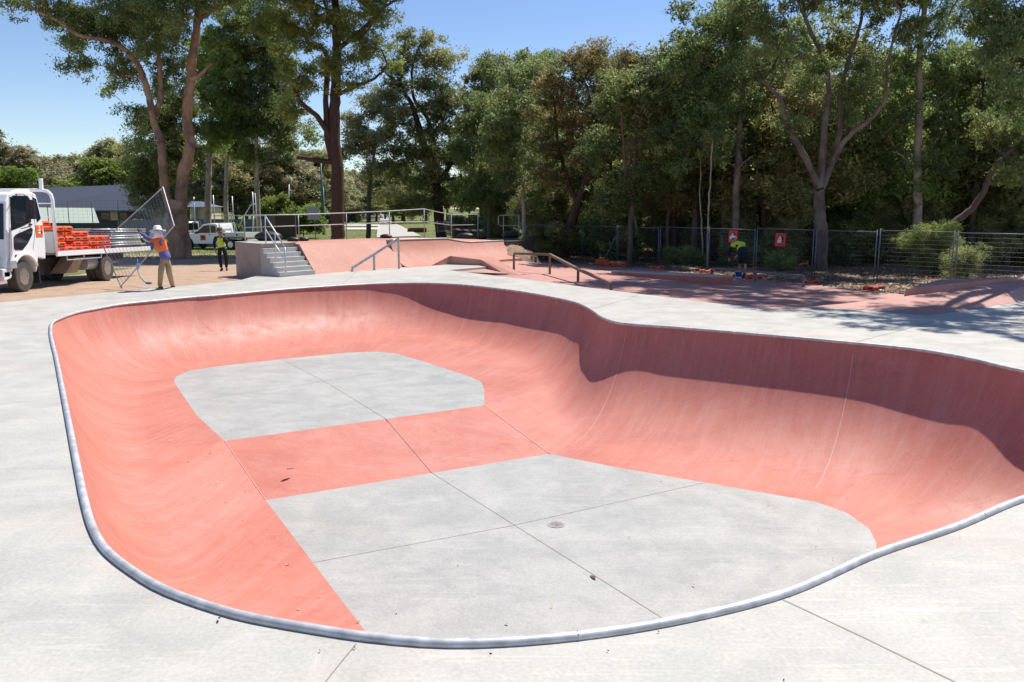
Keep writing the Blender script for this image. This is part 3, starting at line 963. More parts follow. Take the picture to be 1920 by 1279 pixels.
# guard rail along the back of the platform
gb = [PU(0.08, 3.4, PZ)]
posts = []
A0 = Vector((gb[0].x, gb[0].y, PZ))
for px, yt, yb in ((457.5, 404, 452), (559, 402.5, 446), (649, 399.5, 443.5), (729.5, 396, 440.5), (795, 392, 441.5), (846, 403, 443.5), (896, 402, 442.5)):
    k = (px - CX) / F
    lo_, hi_ = -1.0, 24.0
    for _ in range(40):
        mid_ = (lo_ + hi_) / 2; q = A0 + U * mid_
        if q.x / (q.y * cos(TH) + 1.3 * sin(TH)) < k: lo_ = mid_
        else: hi_ = mid_
    q = A0 + U * lo_
    posts.append((D(px, yb, q.y), D(px, yt, q.y)))
org = posts[0][0]
gr = thing('guard_rail', 'galvanised two bar guard rail along the back edge of the skate platform', 'railing', org)
for a, b in posts:
    MB().tube([Vector((b.x, b.y, min(a.z, .72))), b], .021, 8).build('post', M['railgalv'], gr, org, smooth='all')
MB().tube([b for a, b in posts], .022, 8).build('top_rail', M['railgalv'], gr, org, smooth='all')
MB().tube([a.lerp(b, .52) for a, b in posts], .018, 8).build('mid_rail', M['railgalv'], gr, org, smooth='all')
# return of the rail from the stairs corner
a = posts[0][1]; m = MB()
q0 = PU(.28, 1.75, zt); 
MB().tube([a, q0], .024, 8).build('return_rail', M['galv'], gr, org, smooth='all')
# short end barrier with rounded corner
k = 41.6
c = [D(975, 403.5, k), D(938, 404, k), D(934.5, 407, k), D(934.5, 420, k), D(938, 423.5, k), D(975, 423, k)]
org = D(944, 446.5, k)
eb = thing('end_barrier', 'short galvanised barrier with rounded corners at the right end of the platform', 'railing', org)
MB().tube(c, .024, 8).build('rail_loop', M['railgalv'], eb, org, smooth='all')
for px in (944, 973):
    MB().tube([D(px, 449, k), D(px, 403.5, k)], .024, 8).build('post', M['railgalv'], eb, org, smooth='all')

# ------------------------------------------------------------------ ground
park = deck_poly[:8] + [PU(0, 3.7), PU(15.9, 3.7), PU(15.9, 0), W(1040, 500, CR), W(1221, 506, CR), W(1358, 524, CR), W(1533, 537, CR), W(1620, 546, CR), W(1720, 548, 0), Vector((19, 25, 0)), Vector((30, 27, 0)), Vector((30, -9, 0)), Vector((-24, -9, 0)), Vector((-23, 4, 0)), Vector((-16.5, 13.2, 0))]
park = [(q.x, q.y) for q in park]


def G0(x, y):
    x = np.asarray(x, float); y = np.asarray(y, float)
    left = -0.03 - 0.02 * np.clip(y - 22.5, 0, 24)
    right = -0.335 - 0.009 * np.clip(y - 28, 0, 20)
    t = np.clip((x + 3) / 6, 0, 1); t = t * t * (3 - 2 * t)
    return left * (1 - t) + right * t


def G(x, y):
    return float(G0(x, y))


near = np.arange(-46, 56.01, .6)
xs = np.concatenate([-np.geomspace(1800, 48, 26), near, np.geomspace(58, 1800, 26)])
ys = np.concatenate([-np.geomspace(300, 16, 10), np.arange(-14, 74.01, .6), np.geomspace(75.5, 3000, 40)])
X, Y = np.meshgrid(xs, ys)
Z = G0(X, Y)
ins = in_poly(X, Y, park); dp = dist_poly(X, Y, park)
rn = np.random.default_rng(5)
Z += np.where(dp > 1.0, (rn.random(Z.shape) - .5) * .05, 0) * (np.hypot(X, Y) < 90)
# little mounds of mulch along the fence
Z += np.where((~ins) & (X > 2) & (Y > 24) & (Y < 60), .10 * np.maximum(0, np.sin(X * 1.3 + 1) * np.sin(Y * 1.1)), 0) * np.clip((dp - .8) / 2, 0, 1)
Z = np.where(ins & (dp > .7), -3.0, Z)
idx = np.arange(X.size).reshape(X.shape)
gf = np.stack([idx[:-1, :-1], idx[:-1, 1:], idx[1:, 1:], idx[1:, :-1]], -1).reshape(-1, 4)
gnd = np_mesh('ground', np.stack([X, Y, Z], -1).reshape(-1, 3), gf, M['ground'], smooth=True)
tag(gnd, 'ground of bare dirt, grass and leaf mulch around the skate park', 'ground', kind='structure')
zc = gnd.data.attributes.new('zone', 'FLOAT_COLOR', 'POINT')
def ss(a, b, v):
    t = np.clip((v - a) / (b - a), 0, 1); return t * t * (3 - 2 * t)
grass = np.where(X < -16.2, ss(27, 30, Y) * (1 - ss(35, 37, Y) * (1 - ss(50, 53, Y))), np.where(X < -4, ss(50, 53, Y), ss(41, 44, Y)))
grass = np.clip(grass, 0, 1)
mul = ss(-1.0, 1.5, X) * ss(24, 26, Y) * (1 - ss(70, 84, Y) * (1 - ss(16, 22, X)))
mul = np.maximum(mul, np.where((X > 12) & (Y < 90), ss(11, 13, X), 0))
zz = np.zeros((X.size, 4)); zz[:, 0] = 1; zz[:, 1] = grass.ravel(); zz[:, 2] = mul.ravel(); zz[:, 3] = 1
zc.data.foreach_set('color', zz.astype(np.float32).ravel())

# concrete path running away behind the platform
FZ = -0.475
pth = [W(706, 446, FZ), W(708, 425, FZ), W(713, 412, FZ), W(712, 404, FZ), W(660, 401, FZ), W(655, 399.5, FZ), W(715, 399, FZ), W(724, 403, FZ), W(733, 415, FZ), W(752, 424, FZ), W(790, 443, FZ)]
pth = [(q.x, q.y, G(q.x, q.y) + .075) for q in pth]
vs, fs = fill_poly([pth])
m = MB(); m.v = vs; m.f = fs; m.m = [0] * len(fs)
tag(m.build('path', M['pathconc']), 'pale concrete path leading away between the trees', 'path', kind='structure')
for i, (ya, yb, x0, x1) in enumerate(((427.5, 431, 648, 712), (421.5, 424, 580, 712))):
    q = [W(x0, ya, FZ), W(x1, ya, FZ), W(x1, yb, FZ), W(x0, yb, FZ)]
    m = MB(); m.add([(p_.x, p_.y, G(p_.x, p_.y) + .09) for p_ in q], [(0, 1, 2, 3)])
    tag(m.build('kerb', M['concretefar']), ('near' if i == 0 else 'far') + ' pale kerb line crossing the grass to the path', 'kerb', kind='structure')
LEAFN, LEAFS = 1.45, .76
# ------------------------------------------------------------------ trees
def leaves(cent, rad, per, size, droop, rng, spr=9, sprad=.165):
    per = int(per * LEAFN); spr = int(spr * 1.45); size = (size[0] * LEAFS, size[1] * LEAFS)
    """leaf-shaped quads in small sprigs spread through every clump"""
    n = len(cent)
    # sprigs on the outside of every clump, more above than below
    d = rng.normal(size=(n, spr, 3)); d[..., 2] = d[..., 2] * .9 + .25
    d /= np.linalg.norm(d, axis=2, keepdims=True)
    q = rng.random((n, spr, 1)) ** .45
    sp = cent[:, None, :] + d * q * rad[:, None, :]
    m = n * spr
    sp = sp.reshape(m, 3)
    sr = (rad.mean(1)[:, None] * sprad * 2.0 * (0.6 + .8 * rng.random((n, spr)))).reshape(m)
    off = rng.normal(size=(m, per, 3)) * sr[:, None, None] * np.array([.62, .62, .50])
    pos = (sp[:, None, :] + off).reshape(-1, 3)
    N = len(pos)
    a = rng.normal(size=(N, 3)); a[:, 2] = a[:, 2] * .6 - droop
    a /= np.linalg.norm(a, axis=1, keepdims=True)
    b = np.cross(a, rng.normal(size=(N, 3))); b /= np.linalg.norm(b, axis=1, keepdims=True) + 1e-9
    L = size[0] * (.6 + .8 * rng.random((N, 1))); Wd_ = size[1] * (.6 + .8 * rng.random((N, 1)))
    v = np.stack([pos - a * L * .5, pos - a * L * .08 + b * Wd_ * .5, pos + a * L * .5, pos - a * L * .08 - b * Wd_ * .5], 1).reshape(-1, 3)
    f = np.arange(4 * N).reshape(N, 4)
    ct = rng.normal(0, .17, (n, 1)) + rng.normal(0, .15, (n, spr))
    t = np.clip(.5 + np.repeat(ct.reshape(-1), per) + rng.normal(0, .17, N), 0, 1)
    return v, f, t


def smooth_path(P, k):
    P = [np.array(p, float) for p in P]
    if len(P) < 3: 
        return np.array([P[0] + (P[1] - P[0]) * i / k for i in range(k + 1)])
    return catmull(P, k, closed=False)


def tree(name, label, base, trunks, blobs, leafmat, barkmat, seed, group=None, clump=.8, per=26, size=(.2, .065), droop=.5, spr=9, limb=.016, cat='tree', dens=1.0, extra_clumps=None):
    """trunks: list of (polyline of points, radius at its foot, radius at its tip); blobs: (centre, radii)"""
    rng = np.random.default_rng(seed)
    base = Vector(base); org = np.array(base)
    t = thing(name, label, cat, base, group=group)
    nodes = []; par = []; trunk_paths = []
    for P, r0, r1 in trunks:
        S = smooth_path(P, 6)
        S = S + rng.normal(0, .012 + .022 * r0, S.shape) * (np.arange(len(S)) > 0)[:, None]
        trunk_paths.append((S, np.linspace(r0, r1, len(S))))
    tn = np.vstack([S[max(1, int(len(S) * .25)):] for S, _ in trunk_paths])
    nodes = [q for q in tn]; par = [-1] * len(nodes)
    cents = []; rads = []
    for c, r in blobs:
        c = np.array(c, float); r = np.array(r, float)
        vol = r[0] * r[1] * r[2]
        k = max(3, int(dens * 1.55 * (r[0] * r[1] + r[0] * r[2] + r[1] * r[2]) / clump ** 2))
        d = rng.normal(size=(k, 3)); d /= np.linalg.norm(d, axis=1, keepdims=True)
        pts = c + d * r * (rng.random((k, 1)) ** .45)
        cents.append(pts)
        rads.append(np.stack([clump * (.55 + .75 * rng.random(k)), clump * (.55 + .75 * rng.random(k)), clump * (.38 + .45 * rng.random(k))], 1))
    cents = np.vstack(cents); rads = np.vstack(rads)
    d0 = np.min(np.linalg.norm(cents[:, None, :] - tn[None], axis=2), axis=1)
    order = np.argsort(d0)
    branches = []
    nd = np.zeros((len(nodes) + 5 * len(cents), 3)); nd[:len(nodes)] = tn; cnt = len(nodes)
    use = np.zeros(len(nd)); parent = -np.ones(len(nd), int)
    for ci in order:
        c = cents[ci]
        D_ = np.linalg.norm(nd[:cnt] - c, axis=1) + np.maximum(0, nd[:cnt, 2] - c[2] + .25) * 1.6
        j = int(np.argmin(D_)); s = nd[j]
        mid = (s + c) / 2 + rng.normal(0, .10, 3) * np.linalg.norm(c - s) + np.array([0, 0, .07 * np.linalg.norm(c - s)])
        path = [s]
        prev = j
        for q in (.25, .5, .75, 1.0):
            pnt = s * (1 - q) ** 2 + mid * 2 * q * (1 - q) + c * q * q
            nd[cnt] = pnt; parent[cnt] = prev; prev = cnt; cnt += 1
        branches.append((j, cnt - 4))
    for i in range(cnt - 1, -1, -1):
        if use[i] == 0 and parent[i] >= 0: use[i] = 1
        k = i
        if parent[i] >= 0: use[parent[i]] += use[i] * (1 if True else 0)
    # use[] now holds twig loads; trunk nodes carry sums but draw with their own radii
    tv = []; tf = []; nb = 0
    def tube(S, R, n):
        nonlocal nb
        k = len(S)
        d = np.gradient(S, axis=0); d /= np.linalg.norm(d, axis=1, keepdims=True) + 1e-9
        ref = np.array([0.31, .95, .05]); a = np.cross(d, ref); a /= np.linalg.norm(a, axis=1, keepdims=True) + 1e-9
        b = np.cross(d, a)
        th = np.linspace(0, 2 * pi, n, endpoint=False)
        V = S[:, None, :] + (a[:, None, :] * np.cos(th)[None, :, None] + b[:, None, :] * np.sin(th)[None, :, None]) * R[:, None, None]
        I = np.arange(k * n).reshape(k, n) + nb
        Fq = np.stack([I[:-1], np.roll(I[:-1], -1, 1), np.roll(I[1:], -1, 1), I[1:]], -1).reshape(-1, 4)
        tv.append(V.reshape(-1, 3)); tf.append(Fq); nb += k * n
    for S, R in trunk_paths:
        R = R * (1 + rng.normal(0, .03, len(R)))
        tube(S, R, 12)
    for j, c0 in branches:
        ids = [j] + list(range(c0, c0 + 4))
        R = np.array([limb * max(1.0, use[i]) ** .5 for i in ids]); R[0] = R[1]
        R = np.minimum(R, .16)
        tube(nd[ids], R, 5)
    tv = np.vstack(tv) - org; tf = np.vstack(tf)
    np_mesh('trunk', tv, tf, barkmat, t, smooth=True)
    v, f, tt = leaves(cents - org, rads, per, size, droop, rng, spr)
    np_mesh('crown', v, f, leafmat, t, tint=tt)
    return t


def px_path(pts, Y, dy=0.0):
    return [D(x, y, Y + (dy * i)) for i, (x, y) in enumerate(pts)]


def px_blobs(bl, Y, depth=1.0):
    out = []
    s = Y / F * 1.02
    for b in bl:
        x, y, rx, ry = b[:4]; dy = b[4] if len(b) > 4 else 0
        c = D(x, y, Y + dy)
        out.append((c, (rx * s, max(rx, ry) * s * depth * .85, ry * s)))
    return out


def foot(px, py, Y):
    q = D(px, py, Y); q.z = G(q.x, q.y) - .12
    return q


# --- large two-stemmed gum on the left
Yg = 46.0
b0 = foot(337, 474, Yg)
fork = D(333, 372, Yg)
trk = [([b0 + Vector((0, 0, -.1)), D(336, 450, Yg), D(333, 410, Yg), fork], .68, .46),
       ([D(322, 395, Yg), D(309, 352, Yg), D(305, 310, Yg), D(303, 274, Yg), D(290, 233, Yg), D(282, 192, Yg), D(263, 131, Yg), D(254, 115, Yg), D(227, 88, Yg), D(191, 74, Yg - .5), D(153, 68, Yg - 1), D(100, 35, Yg - 1.5), D(40, 5, Yg - 2)], .26, .06),
       ([D(338, 395, Yg), D(343, 328, Yg), D(356, 274, Yg), D(350, 224, Yg), D(356, 164, Yg), D(361, 109, Yg), D(369, 55, Yg), D(371, 10, Yg), D(376, -60, Yg), D(372, -140, Yg), D(368, -260, Yg)], .34, .11),
       ([D(290, 214, Yg), D(300, 190, Yg + .4), D(300, 130, Yg + .6), D(296, 75, Yg + .8), D(312, 35, Yg + 1)], .18, .06),
       ([D(352, 150, Yg), D(372, 144, Yg - .5), D(395, 120, Yg - 1)], .14, .05),
       ([D(368, 40, Yg), D(400, 18, Yg), D(445, -4, Yg)], .18, .07)]
bl = [(10, 5, 34, 16, -2), (66, -8, 45, 30, -2), (120, 20, 40, 34, -1), (165, 45, 52, 42), (128, 92, 30, 40, 1), (150, 124, 22, 22, 0), (215, 40, 62, 48, 1), (232, 118, 40, 40, 1), (275, 60, 46, 55, -1), (262, 10, 70, 40), (320, 60, 36, 60, 2),
      (325, 10, 60, 40, -2), (215, 160, 26, 24, 2), (320, 150, 34, 40, 2.5), (265, 215, 30, 30, 2.5), (395, 5, 45, 34, -1), (440, -20, 40, 30), (350, -90, 110, 70), (200, -80, 90, 60), (255, 275, 20, 40, 3), (380, -200, 90, 60), (470, -120, 70, 60)]
tree('gum_tree', 'large gum tree with two bare orange brown stems standing beside the flatbed truck', b0, trk, px_blobs(bl, Yg), M['leaf_dark'], M['bark_orange'], 11, clump=.85, per=22, size=(.24, .075), droop=.8)

# --- big dark trunk behind the platform
Yj = 52.0
b0 = foot(633, 443, Yj)
trk = [([b0, D(633, 430, Yj), D(633, 336, Yj), D(626, 235, Yj), D(630, 168, Yj), D(631, 100, Yj), D(630, 34, Yj), D(629, -60, Yj), D(640, -160, Yj), D(630, -230, Yj)], .47, .10),
       ([D(622, 300, Yj), D(613, 240, Yj), D(611, 188, Yj), D(610, 97, Yj + .5), D(584, 84, Yj + .8), D(564, 57, Yj + 1), D(541, 37, Yj + 1.2)], .22, .06),
       ([D(622, 262, Yj), D(595, 219, Yj - .6), D(564, 192, Yj - 1), D(554, 161, Yj - 1.2), D(564, 140, Yj - 1.4)], .19, .07),
       ([D(630, 180, Yj), D(669, 161, Yj - .5), D(705, 145, Yj - .8), D(726, 122, Yj - 1)], .15, .05),
       ([D(631, 95, Yj), D(685, 50, Yj), D(712, 20, Yj), D(742, 0, Yj)], .16, .06),
       ([D(628, 304, Yj), D(605, 302, Yj - .3), D(575, 297, Yj - .6), D(559, 295, Yj - .8)], .17, .12)]
bl = [(690, 90, 40, 34, 0), (652, 60, 34, 36, -1), (640, 132, 36, 30, -1.5), (700, 30, 30, 26), (610, 30, 55, 34, 1), (560, 60, 44, 46), (535, 110, 36, 40, 1), (560, 160, 32, 30, -1), (590, 140, 30, 34, 1), (660, -20, 60, 26), (560, -20, 60, 30), (725, 105, 26, 26, -1), (540, 210, 30, 36, 1), (585, 250, 22, 26, 1), (510, 40, 30, 40, 1), (668, 160, 24, 18, -1), (640, -110, 110, 60), (540, -110, 90, 60, 1), (620, -210, 120, 60), (720, -80, 60, 50), (500, -190, 90, 60, 1), (760, -150, 70, 60, 0), (700, -200, 90, 60, -2), (600, -60, 80, 40, -2), (775, -60, 36, 36, -1), (690, 15, 44, 34, -4), (735, -55, 55, 36, -3.5), (785, -130, 70, 50, -2.5), (700, -95, 60, 44, -3.5), (640, -60, 70, 46, -4.5), (690, -175, 80, 60, -3), (555, -14, 50, 34, -3.5), (600, -120, 80, 50, -5)]
tree('jarrah_tree', 'tall tree with a thick dark straight trunk rising behind the guard rail', b0, trk, px_blobs(bl, Yj), M['leaf_green'], M['bark_dark'], 12, clump=.85, per=22, size=(.24, .08), droop=.7, dens=.95)

# --- row of pale trunks behind the utes
Yr = 66.0
def row_tree(label, trunk_px, r0, bl, lm, seed, Y=Yr, bm='bark_pale', name='tall_gum_tree', dens=1.0, size=(.32, .10), group='tall pale trunked trees behind the utes'):
    b = foot(trunk_px[0][0], trunk_px[0][1], Y)
    P = [b] + px_path(trunk_px[1:], Y)
    return tree(name, label, b, [(P, r0, r0 * .3)], px_blobs(bl, Y), lm, M[bm], seed, group, clump=1.0, per=24, size=size, droop=.7, dens=dens * 1.35)
row_tree('tall dense dark green tree with pale trunk right of the two stemmed gum', [(391, 445), (390, 380), (392, 300), (396, 220), (410, 120), (425, 20)], .30,
         [(425, 70, 40, 55), (440, 130, 36, 60), (405, 190, 40, 60), (395, 255, 30, 40), (450, 40, 22, 40), (385, 120, 30, 60, 2), (455, 210, 30, 50)], M['leaf_green'], 21)
row_tree('slender pale trunk forking low between the dense dark trees behind the ute', [(424, 445), (424, 380), (425, 310), (432, 260), (440, 180)], .22,
         [(430, 250, 34, 40), (455, 270, 24, 30), (440, 200, 30, 40, 2)], M['leaf_dark'], 22, Y=70)
row_tree('dark tree with a straight cream trunk beside the white goal frame', [(486, 446), (483, 380), (481, 300), (480, 240), (492, 140), (500, 40)], .24,
         [(495, 200, 34, 50), (470, 230, 24, 40), (520, 240, 34, 40), (500, 120, 40, 60), (505, 40, 44, 60), (525, 180, 30, 50, 2), (545, 270, 26, 24), (480, 290, 22, 22)], M['leaf_dark'], 23)
row_tree('dark bushy tree filling the gap behind the two stems of the gum', [(300, 440), (298, 380), (300, 320), (310, 250)], .25,
         [(305, 290, 40, 55), (280, 340, 28, 50), (330, 250, 36, 50), (310, 200, 26, 40, 1), (345, 190, 26, 40), (350, 300, 26, 44), (285, 235, 22, 30), (290, 385, 26, 24), (335, 375, 26, 26)], M['leaf_dark'], 24, Y=60)
row_tree('grey green drooping tree immediately right of the thick dark trunk', [(690, 420), (692, 360), (700, 300), (705, 250)], .22,
         [(670, 235, 28, 34), (690, 270, 26, 30), (715, 200, 30, 34), (655, 280, 18, 22), (700, 320, 20, 24)], M['leaf_grey'], 25, Y=72, bm='bark_grey', group=None)

# --- trees in the middle distance
Y4 = 74.0
b0 = foot(828, 438, Y4)
trk = [([b0, D(823, 403, Y4), D(818, 350, Y4), D(806, 309, Y4), D(786, 242, Y4), D(773, 198, Y4), D(746, 158, Y4), D(722, 135, Y4)], .50, .08),
       ([D(812, 330, Y4), D(812, 270, Y4), D(800, 220, Y4 + 1), D(778, 188, Y4 + 1), D(773, 128, Y4 + 1), D(790, 80, Y4)], .26, .07),
       ([D(818, 350, Y4), D(850, 300, Y4), D(872, 240, Y4), D(890, 200, Y4)], .25, .07)]
bl = [(790, 85, 36, 28), (755, 110, 34, 36), (735, 160, 36, 34), (830, 120, 36, 32), (800, 170, 50, 44), (745, 220, 46, 40), (850, 190, 34, 40), (800, 250, 58, 46), (740, 290, 42, 40), (865, 270, 46, 40), (810, 320, 60, 40), (745, 350, 40, 36), (880, 330, 44, 34), (850, 370, 40, 26), (780, 385, 44, 24), (905, 380, 24, 24)]
tree('spreading_gum_tree', 'broad olive green tree with leaning dark stems right of the concrete path', b0, trk, px_blobs(bl, Y4), M['leaf_olive'], M['bark_dark'], 31, clump=1.2, per=24, size=(.34, .11), droop=.6)
row_tree('tall thin crowned tree standing against the sky right of the broad olive tree', [(905, 430), (903, 360), (900, 280), (902, 200), (905, 140)], .3,
         [(905, 135, 26, 24), (925, 165, 26, 24), (885, 175, 26, 30), (915, 215, 40, 36), (890, 270, 36, 40), (930, 290, 36, 50), (925, 360, 36, 40)], M['leaf_olive'], 32, Y=78, bm='bark_grey', group=None, name='gum_tree', size=(.34, .11))
row_tree('bright green topped tree rising behind the reddish gum in the middle', [(985, 420), (985, 330), (990, 240), (1000, 160)], .3,
         [(1005, 130, 34, 28), (985, 165, 34, 34), (1020, 170, 30, 30), (965, 215, 34, 40), (1000, 240, 40, 50), (955, 300, 34, 50)], M['leaf_green'], 33, Y=70, bm='bark_grey', group=None, name='gum_tree', size=(.32, .10))
Y5 = 45.0
b0 = foot(1058, 474, Y5)
trk = [([b0, D(1062, 450, Y5), D(1078, 400, Y5), D(1098, 340, Y5), D(1108, 290, Y5), D(1112, 230, Y5), D(1100, 160, Y5)], .34, .06),
       ([D(1098, 345, Y5), D(1130, 290, Y5 - .5), D(1160, 230, Y5 - .7), D(1180, 160, Y5 - .5)], .17, .05),
       ([D(1085, 385, Y5), D(1062, 330, Y5 + .5), D(1045, 260, Y5 + .5), D(1040, 190, Y5)], .15, .05)]
bl = [(1040, 145, 36, 34), (1085, 115, 34, 26), (1120, 105, 34, 26), (1070, 170, 40, 36), (1135, 150, 40, 36), (1190, 115, 34, 30), (1215, 150, 34, 34), (1185, 180, 40, 36), (1030, 210, 36, 36), (1090, 230, 46, 40), (1150, 235, 46, 40), (1215, 215, 36, 40), (1035, 275, 36, 36), (1095, 290, 40, 34), (1165, 300, 42, 34), (1225, 290, 34, 40), (1030, 330, 30, 24), (1130, 340, 36, 24)]
tree('reddish_gum_tree', 'rounded gum with reddish tinted foliage and a dark leaning trunk behind the fence', b0, trk, px_blobs(bl, Y5), M['leaf_brown'], M['bark_dark'], 34, clump=.82, per=24, size=(.22, .07), droop=.6)

# --- trees at the forest edge on the right
Y1 = 36.0
b0 = foot(1541, 474, Y1)
trk = [([b0, D(1540, 440, Y1), D(1537, 390, Y1), D(1535, 352, Y1)], .27, .22),
       ([D(1535, 352, Y1), D(1510, 296, Y1 - .5), D(1479, 239, Y1 - 1), D(1461, 183, Y1 - 1.2), D(1438, 160, Y1 - 1.3), D(1417, 140, Y1 - 1.5)], .15, .05),
       ([D(1537, 352, Y1), D(1543, 281, Y1), D(1549, 211, Y1), D(1552, 141, Y1), D(1530, 80, Y1), D(1510, 35, Y1), D(1500, -40, Y1)], .16, .05),
       ([D(1540, 352, Y1), D(1556, 317, Y1 + .5), D(1574, 246, Y1 + .7), D(1577, 169, Y1 + 1), D(1600, 88, Y1 + 1), D(1612, 50, Y1 + 1), D(1625, -40, Y1 + 1)], .15, .05),
       ([D(1560, 310, Y1), D(1584, 264, Y1 - .6), D(1630, 225, Y1 - 1.2), D(1658, 190, Y1 - 1.6), D(1664, 120, Y1 - 1.8), D(1690, 20, Y1 - 2)], .12, .04)]
bl = [(1420, 120, 34, 34, -1.5), (1440, 60, 44, 40, -1), (1415, 20, 40, 36, -1), (1480, 120, 30, 30, -1), (1545, 130, 40, 40, 0), (1570, 170, 30, 30, 1), (1520, 180, 30, 26, -1), (1620, 110, 30, 30, 1), (1640, 170, 34, 30, -1), (1560, 10, 40, 22), (1640, 20, 40, 26, 1), (1500, -40, 90, 46, -1), (1600, -60, 110, 50, -2), (1480, 230, 34, 30, -1), (1600, 220, 34, 24, 1), (1700, -30, 70, 50, -2), (1690, 60, 34, 30, -2), (1520, -150, 110, 60, -2), (1640, -170, 110, 60, -2), (1420, -90, 70, 50, -3), (1560, -250, 90, 60, -2)]
tree('many_stemmed_gum', 'tall gum with several thin spreading stems behind the two red fence signs', b0, trk, px_blobs(bl, Y1), M['leaf_dark'], M['bark_mixed'], 41, clump=.68, per=22, size=(.19, .06), droop=.9, dens=.85)
Y2 = 38.0
b0 = foot(1722, 474, Y2)
trk = [([b0, D(1721, 380, Y2), D(1719, 299, Y2), D(1722, 240, Y2), D(1724, 176, Y2), D(1724, 106, Y2), D(1732, 20, Y2), D(1728, -60, Y2)], .21, .09),
       ([D(1719, 330, Y2), D(1700, 300, Y2 - .4), D(1680, 285, Y2 - .6)], .05, .02)]
bl = [(1720, 60, 40, 36), (1760, 20, 40, 36), (1690, 130, 34, 34), (1745, 140, 36, 36), (1680, 210, 34, 40), (1750, 230, 40, 50), (1790, 130, 40, 60), (1700, 290, 36, 34), (1770, 310, 40, 40), (1730, -40, 90, 50), (1740, -140, 100, 60, -2), (1820, -80, 70, 60, -3), (1700, -220, 80, 50, -2)]
tree('white_trunk_gum', 'gum with a straight whitish trunk behind the right part of the fence', b0, trk, px_blobs(bl, Y2), M['leaf_dark'], M['bark_pale'], 42, clump=.72, per=22, size=(.21, .06), droop=1.0, dens=.9)
Y3 = 39.0
b0 = foot(1378, 470, Y3)
trk = [([b0, D(1380, 400, Y3), D(1384, 281, Y3), D(1388, 210, Y3), D(1391, 169, Y3), D(1372, 150, Y3), D(1350, 132, Y3)], .19, .05),
       ([D(1391, 175, Y3), D(1400, 120, Y3), D(1396, 60, Y3), D(1402, -10, Y3)], .10, .04), ([D(1376, 330, Y3), D(1390, 310, Y3 - .4), D(1410, 293, Y3 - .6)], .06, .03)]
bl = [(1310, 95, 36, 34), (1350, 60, 36, 34), (1280, 140, 30, 34), (1330, 160, 40, 40), (1390, 110, 34, 40), (1290, 210, 34, 40), (1350, 230, 40, 40), (1400, 210, 30, 40), (1390, 30, 40, 34), (1270, 270, 30, 40), (1330, 300, 36, 30), (1410, -40, 60, 40, -1), (1460, -100, 70, 50, -1)]
tree('dark_gum_tree', 'dense dark gum with its crown stepping up to the sky right of the reddish gum', b0, trk, px_blobs(bl, Y3), M['leaf_dark'], M['bark_mixed'], 43, clump=.75, per=24, size=(.21, .065), droop=.7)
# leaning curved trunk low on the right
Yc = 33.0
b0 = foot(1762, 462, Yc)
trk = [([b0, D(1780, 428, Yc), D(1820, 394, Yc), D(1848, 352, Yc), D(1863, 318, Yc), D(1885, 290, Yc), D(1935, 262, Yc)], .16, .06)]
bl = [(1885, 250, 36, 30), (1930, 215, 40, 40), (1850, 240, 30, 30), (1960, 280, 40, 40), (1900, 330, 36, 24)]
tree('leaning_gum_tree', 'tree with a bare pale trunk curving up to the right behind the fence', b0, trk, px_blobs(bl, Yc), M['leaf_dark'], M['bark_grey'], 44, clump=.62, per=22, size=(.18, .055), droop=1.0)
# overhanging tree whose stem stands just outside the picture on the right
b0 = Vector((17.0, 24.5, -.4))
def V3(*a): return Vector(a)
trk = [([b0, V3(16.8, 24.3, 3), V3(16.2, 24.1, 6.2), V3(15.0, 23.9, 8.4), V3(14.6, 23.6, 10.6), V3(14.6, 23.0, 13.5)], .30, .07),
       ([V3(16.4, 24.1, 5.6), V3(15.0, 25.2, 7.2), V3(14.05, 26.0, 8.0), V3(13.9, 26.3, 8.9), V3(13.5, 26.4, 9.6), V3(12.9, 26.2, 10.2)], .12, .04),
       ([V3(15.6, 24.0, 7.6), V3(14.3, 22.8, 8.8), V3(13.2, 22.0, 10.2)], .11, .04)]
bl = [(V3(13.9, 22.4, 11.6), (1.9, 1.5, 1.0)), (V3(15.6, 22.9, 12.6), (2.0, 1.6, 1.1)), (V3(12.4, 22.4, 11.0), (1.3, 1.1, .7)), (V3(17.6, 23.6, 11.4), (1.9, 1.7, 1.3)), (V3(14.6, 25.2, 9.4), (1.2, 1.2, .7)), (V3(16.0, 24.4, 7.4), (1.0, 1.0, 1.1)),
      (V3(12.6, 26.4, 10.6), (1.4, 1.2, .9)), (V3(11.4, 27.6, 12.2), (1.5, 1.3, .9)), (V3(16.4, 25.6, 9.2), (1.4, 1.2, 1.3)), (V3(13.6, 28.0, 12.4), (1.8, 1.5, 1.0)), (V3(11.6, 24.4, 12.6), (1.3, 1.0, .7)), (V3(15.4, 20.6, 11.4), (1.6, .9, .8)), (V3(13.0, 20.9, 11.5), (1.5, .9, .7)), (V3(16.6, 18.8, 11.2), (1.7, 1.0, .8)), (V3(14.6, 19.3, 11.8), (1.2, .7, .6)), (D(1888, 35, 24.6), (1.0, .9, .7)), (D(1850, 95, 25.2), (.9, .8, .7)), (D(1908, 130, 24.4), (.8, .8, .9)), (D(1830, 20, 25.6), (.8, .8, .6)), (D(1915, 215, 24.6), (.6, .6, .7)), (V3(17.6, 20.8, 11.0), (1.6, 1.0, .8)), (V3(12.6, 31.2, 13.6), (2.2, 1.8, 1.2)), (V3(15.2, 31.0, 13.4), (2.2, 1.8, 1.2)), (V3(14.2, 25.4, 10.6), (1.3, 1.2, .9)), (V3(10.2, 30.6, 13.8), (1.8, 1.4, .9)), (V3(9.2, 33.4, 14.6), (2.0, 1.6, 1.0)), (V3(16.4, 23.6, 5.9), (.8, .8, .8))]
